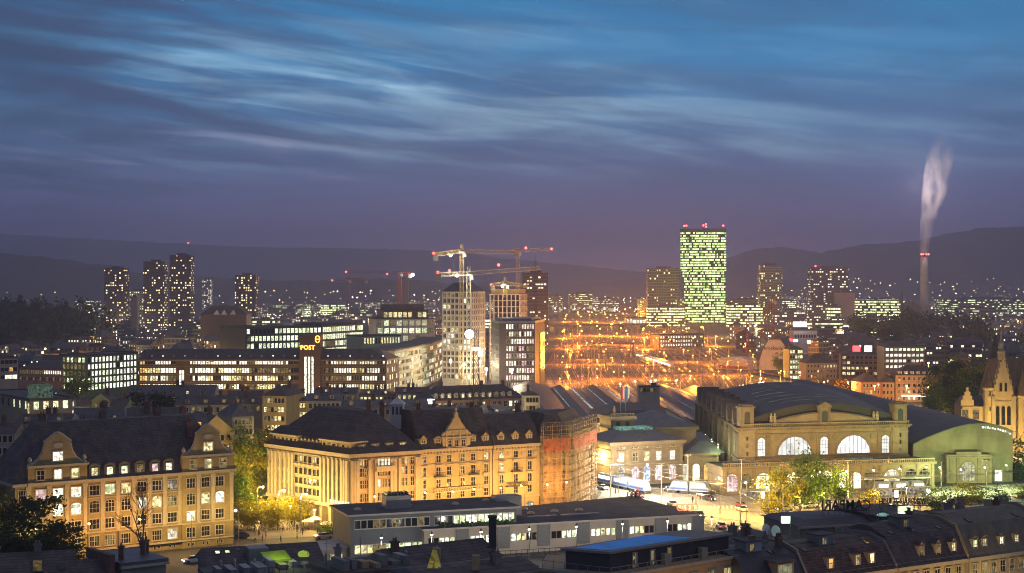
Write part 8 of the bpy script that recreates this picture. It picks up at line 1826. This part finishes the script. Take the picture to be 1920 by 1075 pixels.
# floodlights on the arcade roof light the upper front
for px in (1420, 1470, 1520, 1570, 1620, 1670): 
    q = f8a.pt(f8a.a(px), 7.75, -1.5); street_lamp(q.x, q.y, 1.0, 'y', 480, 'small floodlight on the arcade roof of the great hall', 'arcade roof floodlights', arm=0, name='flood_light', cat='floodlight', bulb=.15, z=7.7)
# building site lights, post office forecourt, foreground lanes
for px, Y, pw in ((845, 862, 60000), (900, 850, 60000), (938, 900, 60000), (985, 935, 50000), (870, 820, 50000), (912, 775, 40000), (960, 770, 30000)): street_lamp(PX(px, Y), Y, 16, 'm', pw*.42, 'white floodlight mast among the towers of the building site', 'building site floodlights', arm=0, bulb=.7, name='flood_mast', cat='floodlight')
for i in range(9): street_lamp(PX(275+i*54, 752), 752, 9, 'o' if i % 3 == 0 else 'y', 2600, 'street lamp before the brick post office', 'lamps before the post office', arm=0)
for px, Y, c, pw in ((515, 540, 'y', 6000), (500, 505, 'y', 5000), (475, 480, 'y', 5000), (1030, 470, 'y', 4000), (960, 600, 'y', 5000), (840, 600, 'y', 5000), (100, 545, 'y', 4000), (30, 480, 'y', 4000), (150, 740, 'y', 4500), (80, 770, 'o', 5000)): street_lamp(PX(px, Y), Y, 9, c, pw, 'street lamp in a lane between the dark roofs', 'lamps in the lanes behind the front houses', arm=0)
for px, Y, pw in ((1330, 203, 900), (1250, 200, 900), (1600, 212, 1300), (1700, 222, 1300), (1800, 228, 1500), (1900, 232, 1500)): street_lamp(PX(px, Y), Y, 11.5, 'o' if px < 1750 else 'y', pw, 'lamp in the lane below the foreground houses', 'lamps in the foreground lane', arm=0)
for px, Y in ((1545, 785), (1590, 780), (1640, 755), (1700, 755), (1740, 750), (1500, 870)): street_lamp(PX(px, Y), Y, 9, 'o', 9000, 'orange street lamp before the pink and brick red houses', 'orange lamps beyond the hall roof', arm=0, bulb=.5)
for px, Y in ((1770, 620), (1800, 660), (1830, 610)): street_lamp(PX(px, Y), Y, 6, 'y', 4000, 'park lamp among the trees left of the museum', 'park lamps', arm=0)
for px, py, pw in ((470, 985, 2600), (505, 980, 2600), (545, 982, 2600), (590, 990, 2200), (455, 950, 2600)): g = G(px, py); street_lamp(g.x, g.y, 4.2, 'y', pw, 'low globe lamp under the plane trees of the cafe square', 'globe lamps on the cafe square', arm=0, bulb=.3)
for px, Y in ((440, 400), (462, 425), (478, 450)): street_lamp(PX(px, Y), Y, 9.5, 'y', 4500, 'warm lamp among the street trees behind the office house', 'lamps among the street trees', arm=0, bulb=.4)

for i in range(8): q = f5.pt(3+i*10.5, 0, 13); street_lamp(q.x, q.y, 7.5, 'w', 1250, 'white lamp on the quay between the low modern block and the foreground roofs', 'white lamps on the near quay', arm=0)

for px, py in ((1455, 968), (1500, 975), (1545, 966), (1590, 962), (1640, 960), (1700, 955)): g = G(px, py); street_lamp(g.x, g.y, 5.5, 'y', 3200, 'low warm lamp on the near side of the station street', 'low lamps on the near side of the station street', arm=0, bulb=.25)
# ---------------------------------------------------------------- the evening air
mb = MB(); mb.box(-9500, -350, -4.5, 9500, 13500, 475)
hz = tag(link('haze', mb.mesh('haze', [])), kind='stuff')
hm = bpy.data.materials.new('haze'); hm.use_nodes = True; nt, N, L = NT(hm); N.clear()
pv = N.new('ShaderNodeVolumePrincipled'); pv.inputs['Density'].default_value = 1.8e-4; pv.inputs['Color'].default_value = (.70, .74, 1, 1); pv.inputs['Anisotropy'].default_value = .2
oo = N.new('ShaderNodeOutputMaterial'); L.new(pv.outputs[0], oo.inputs['Volume']); hm.cycles.homogeneous_volume = True
hz.data.materials.append(hm)
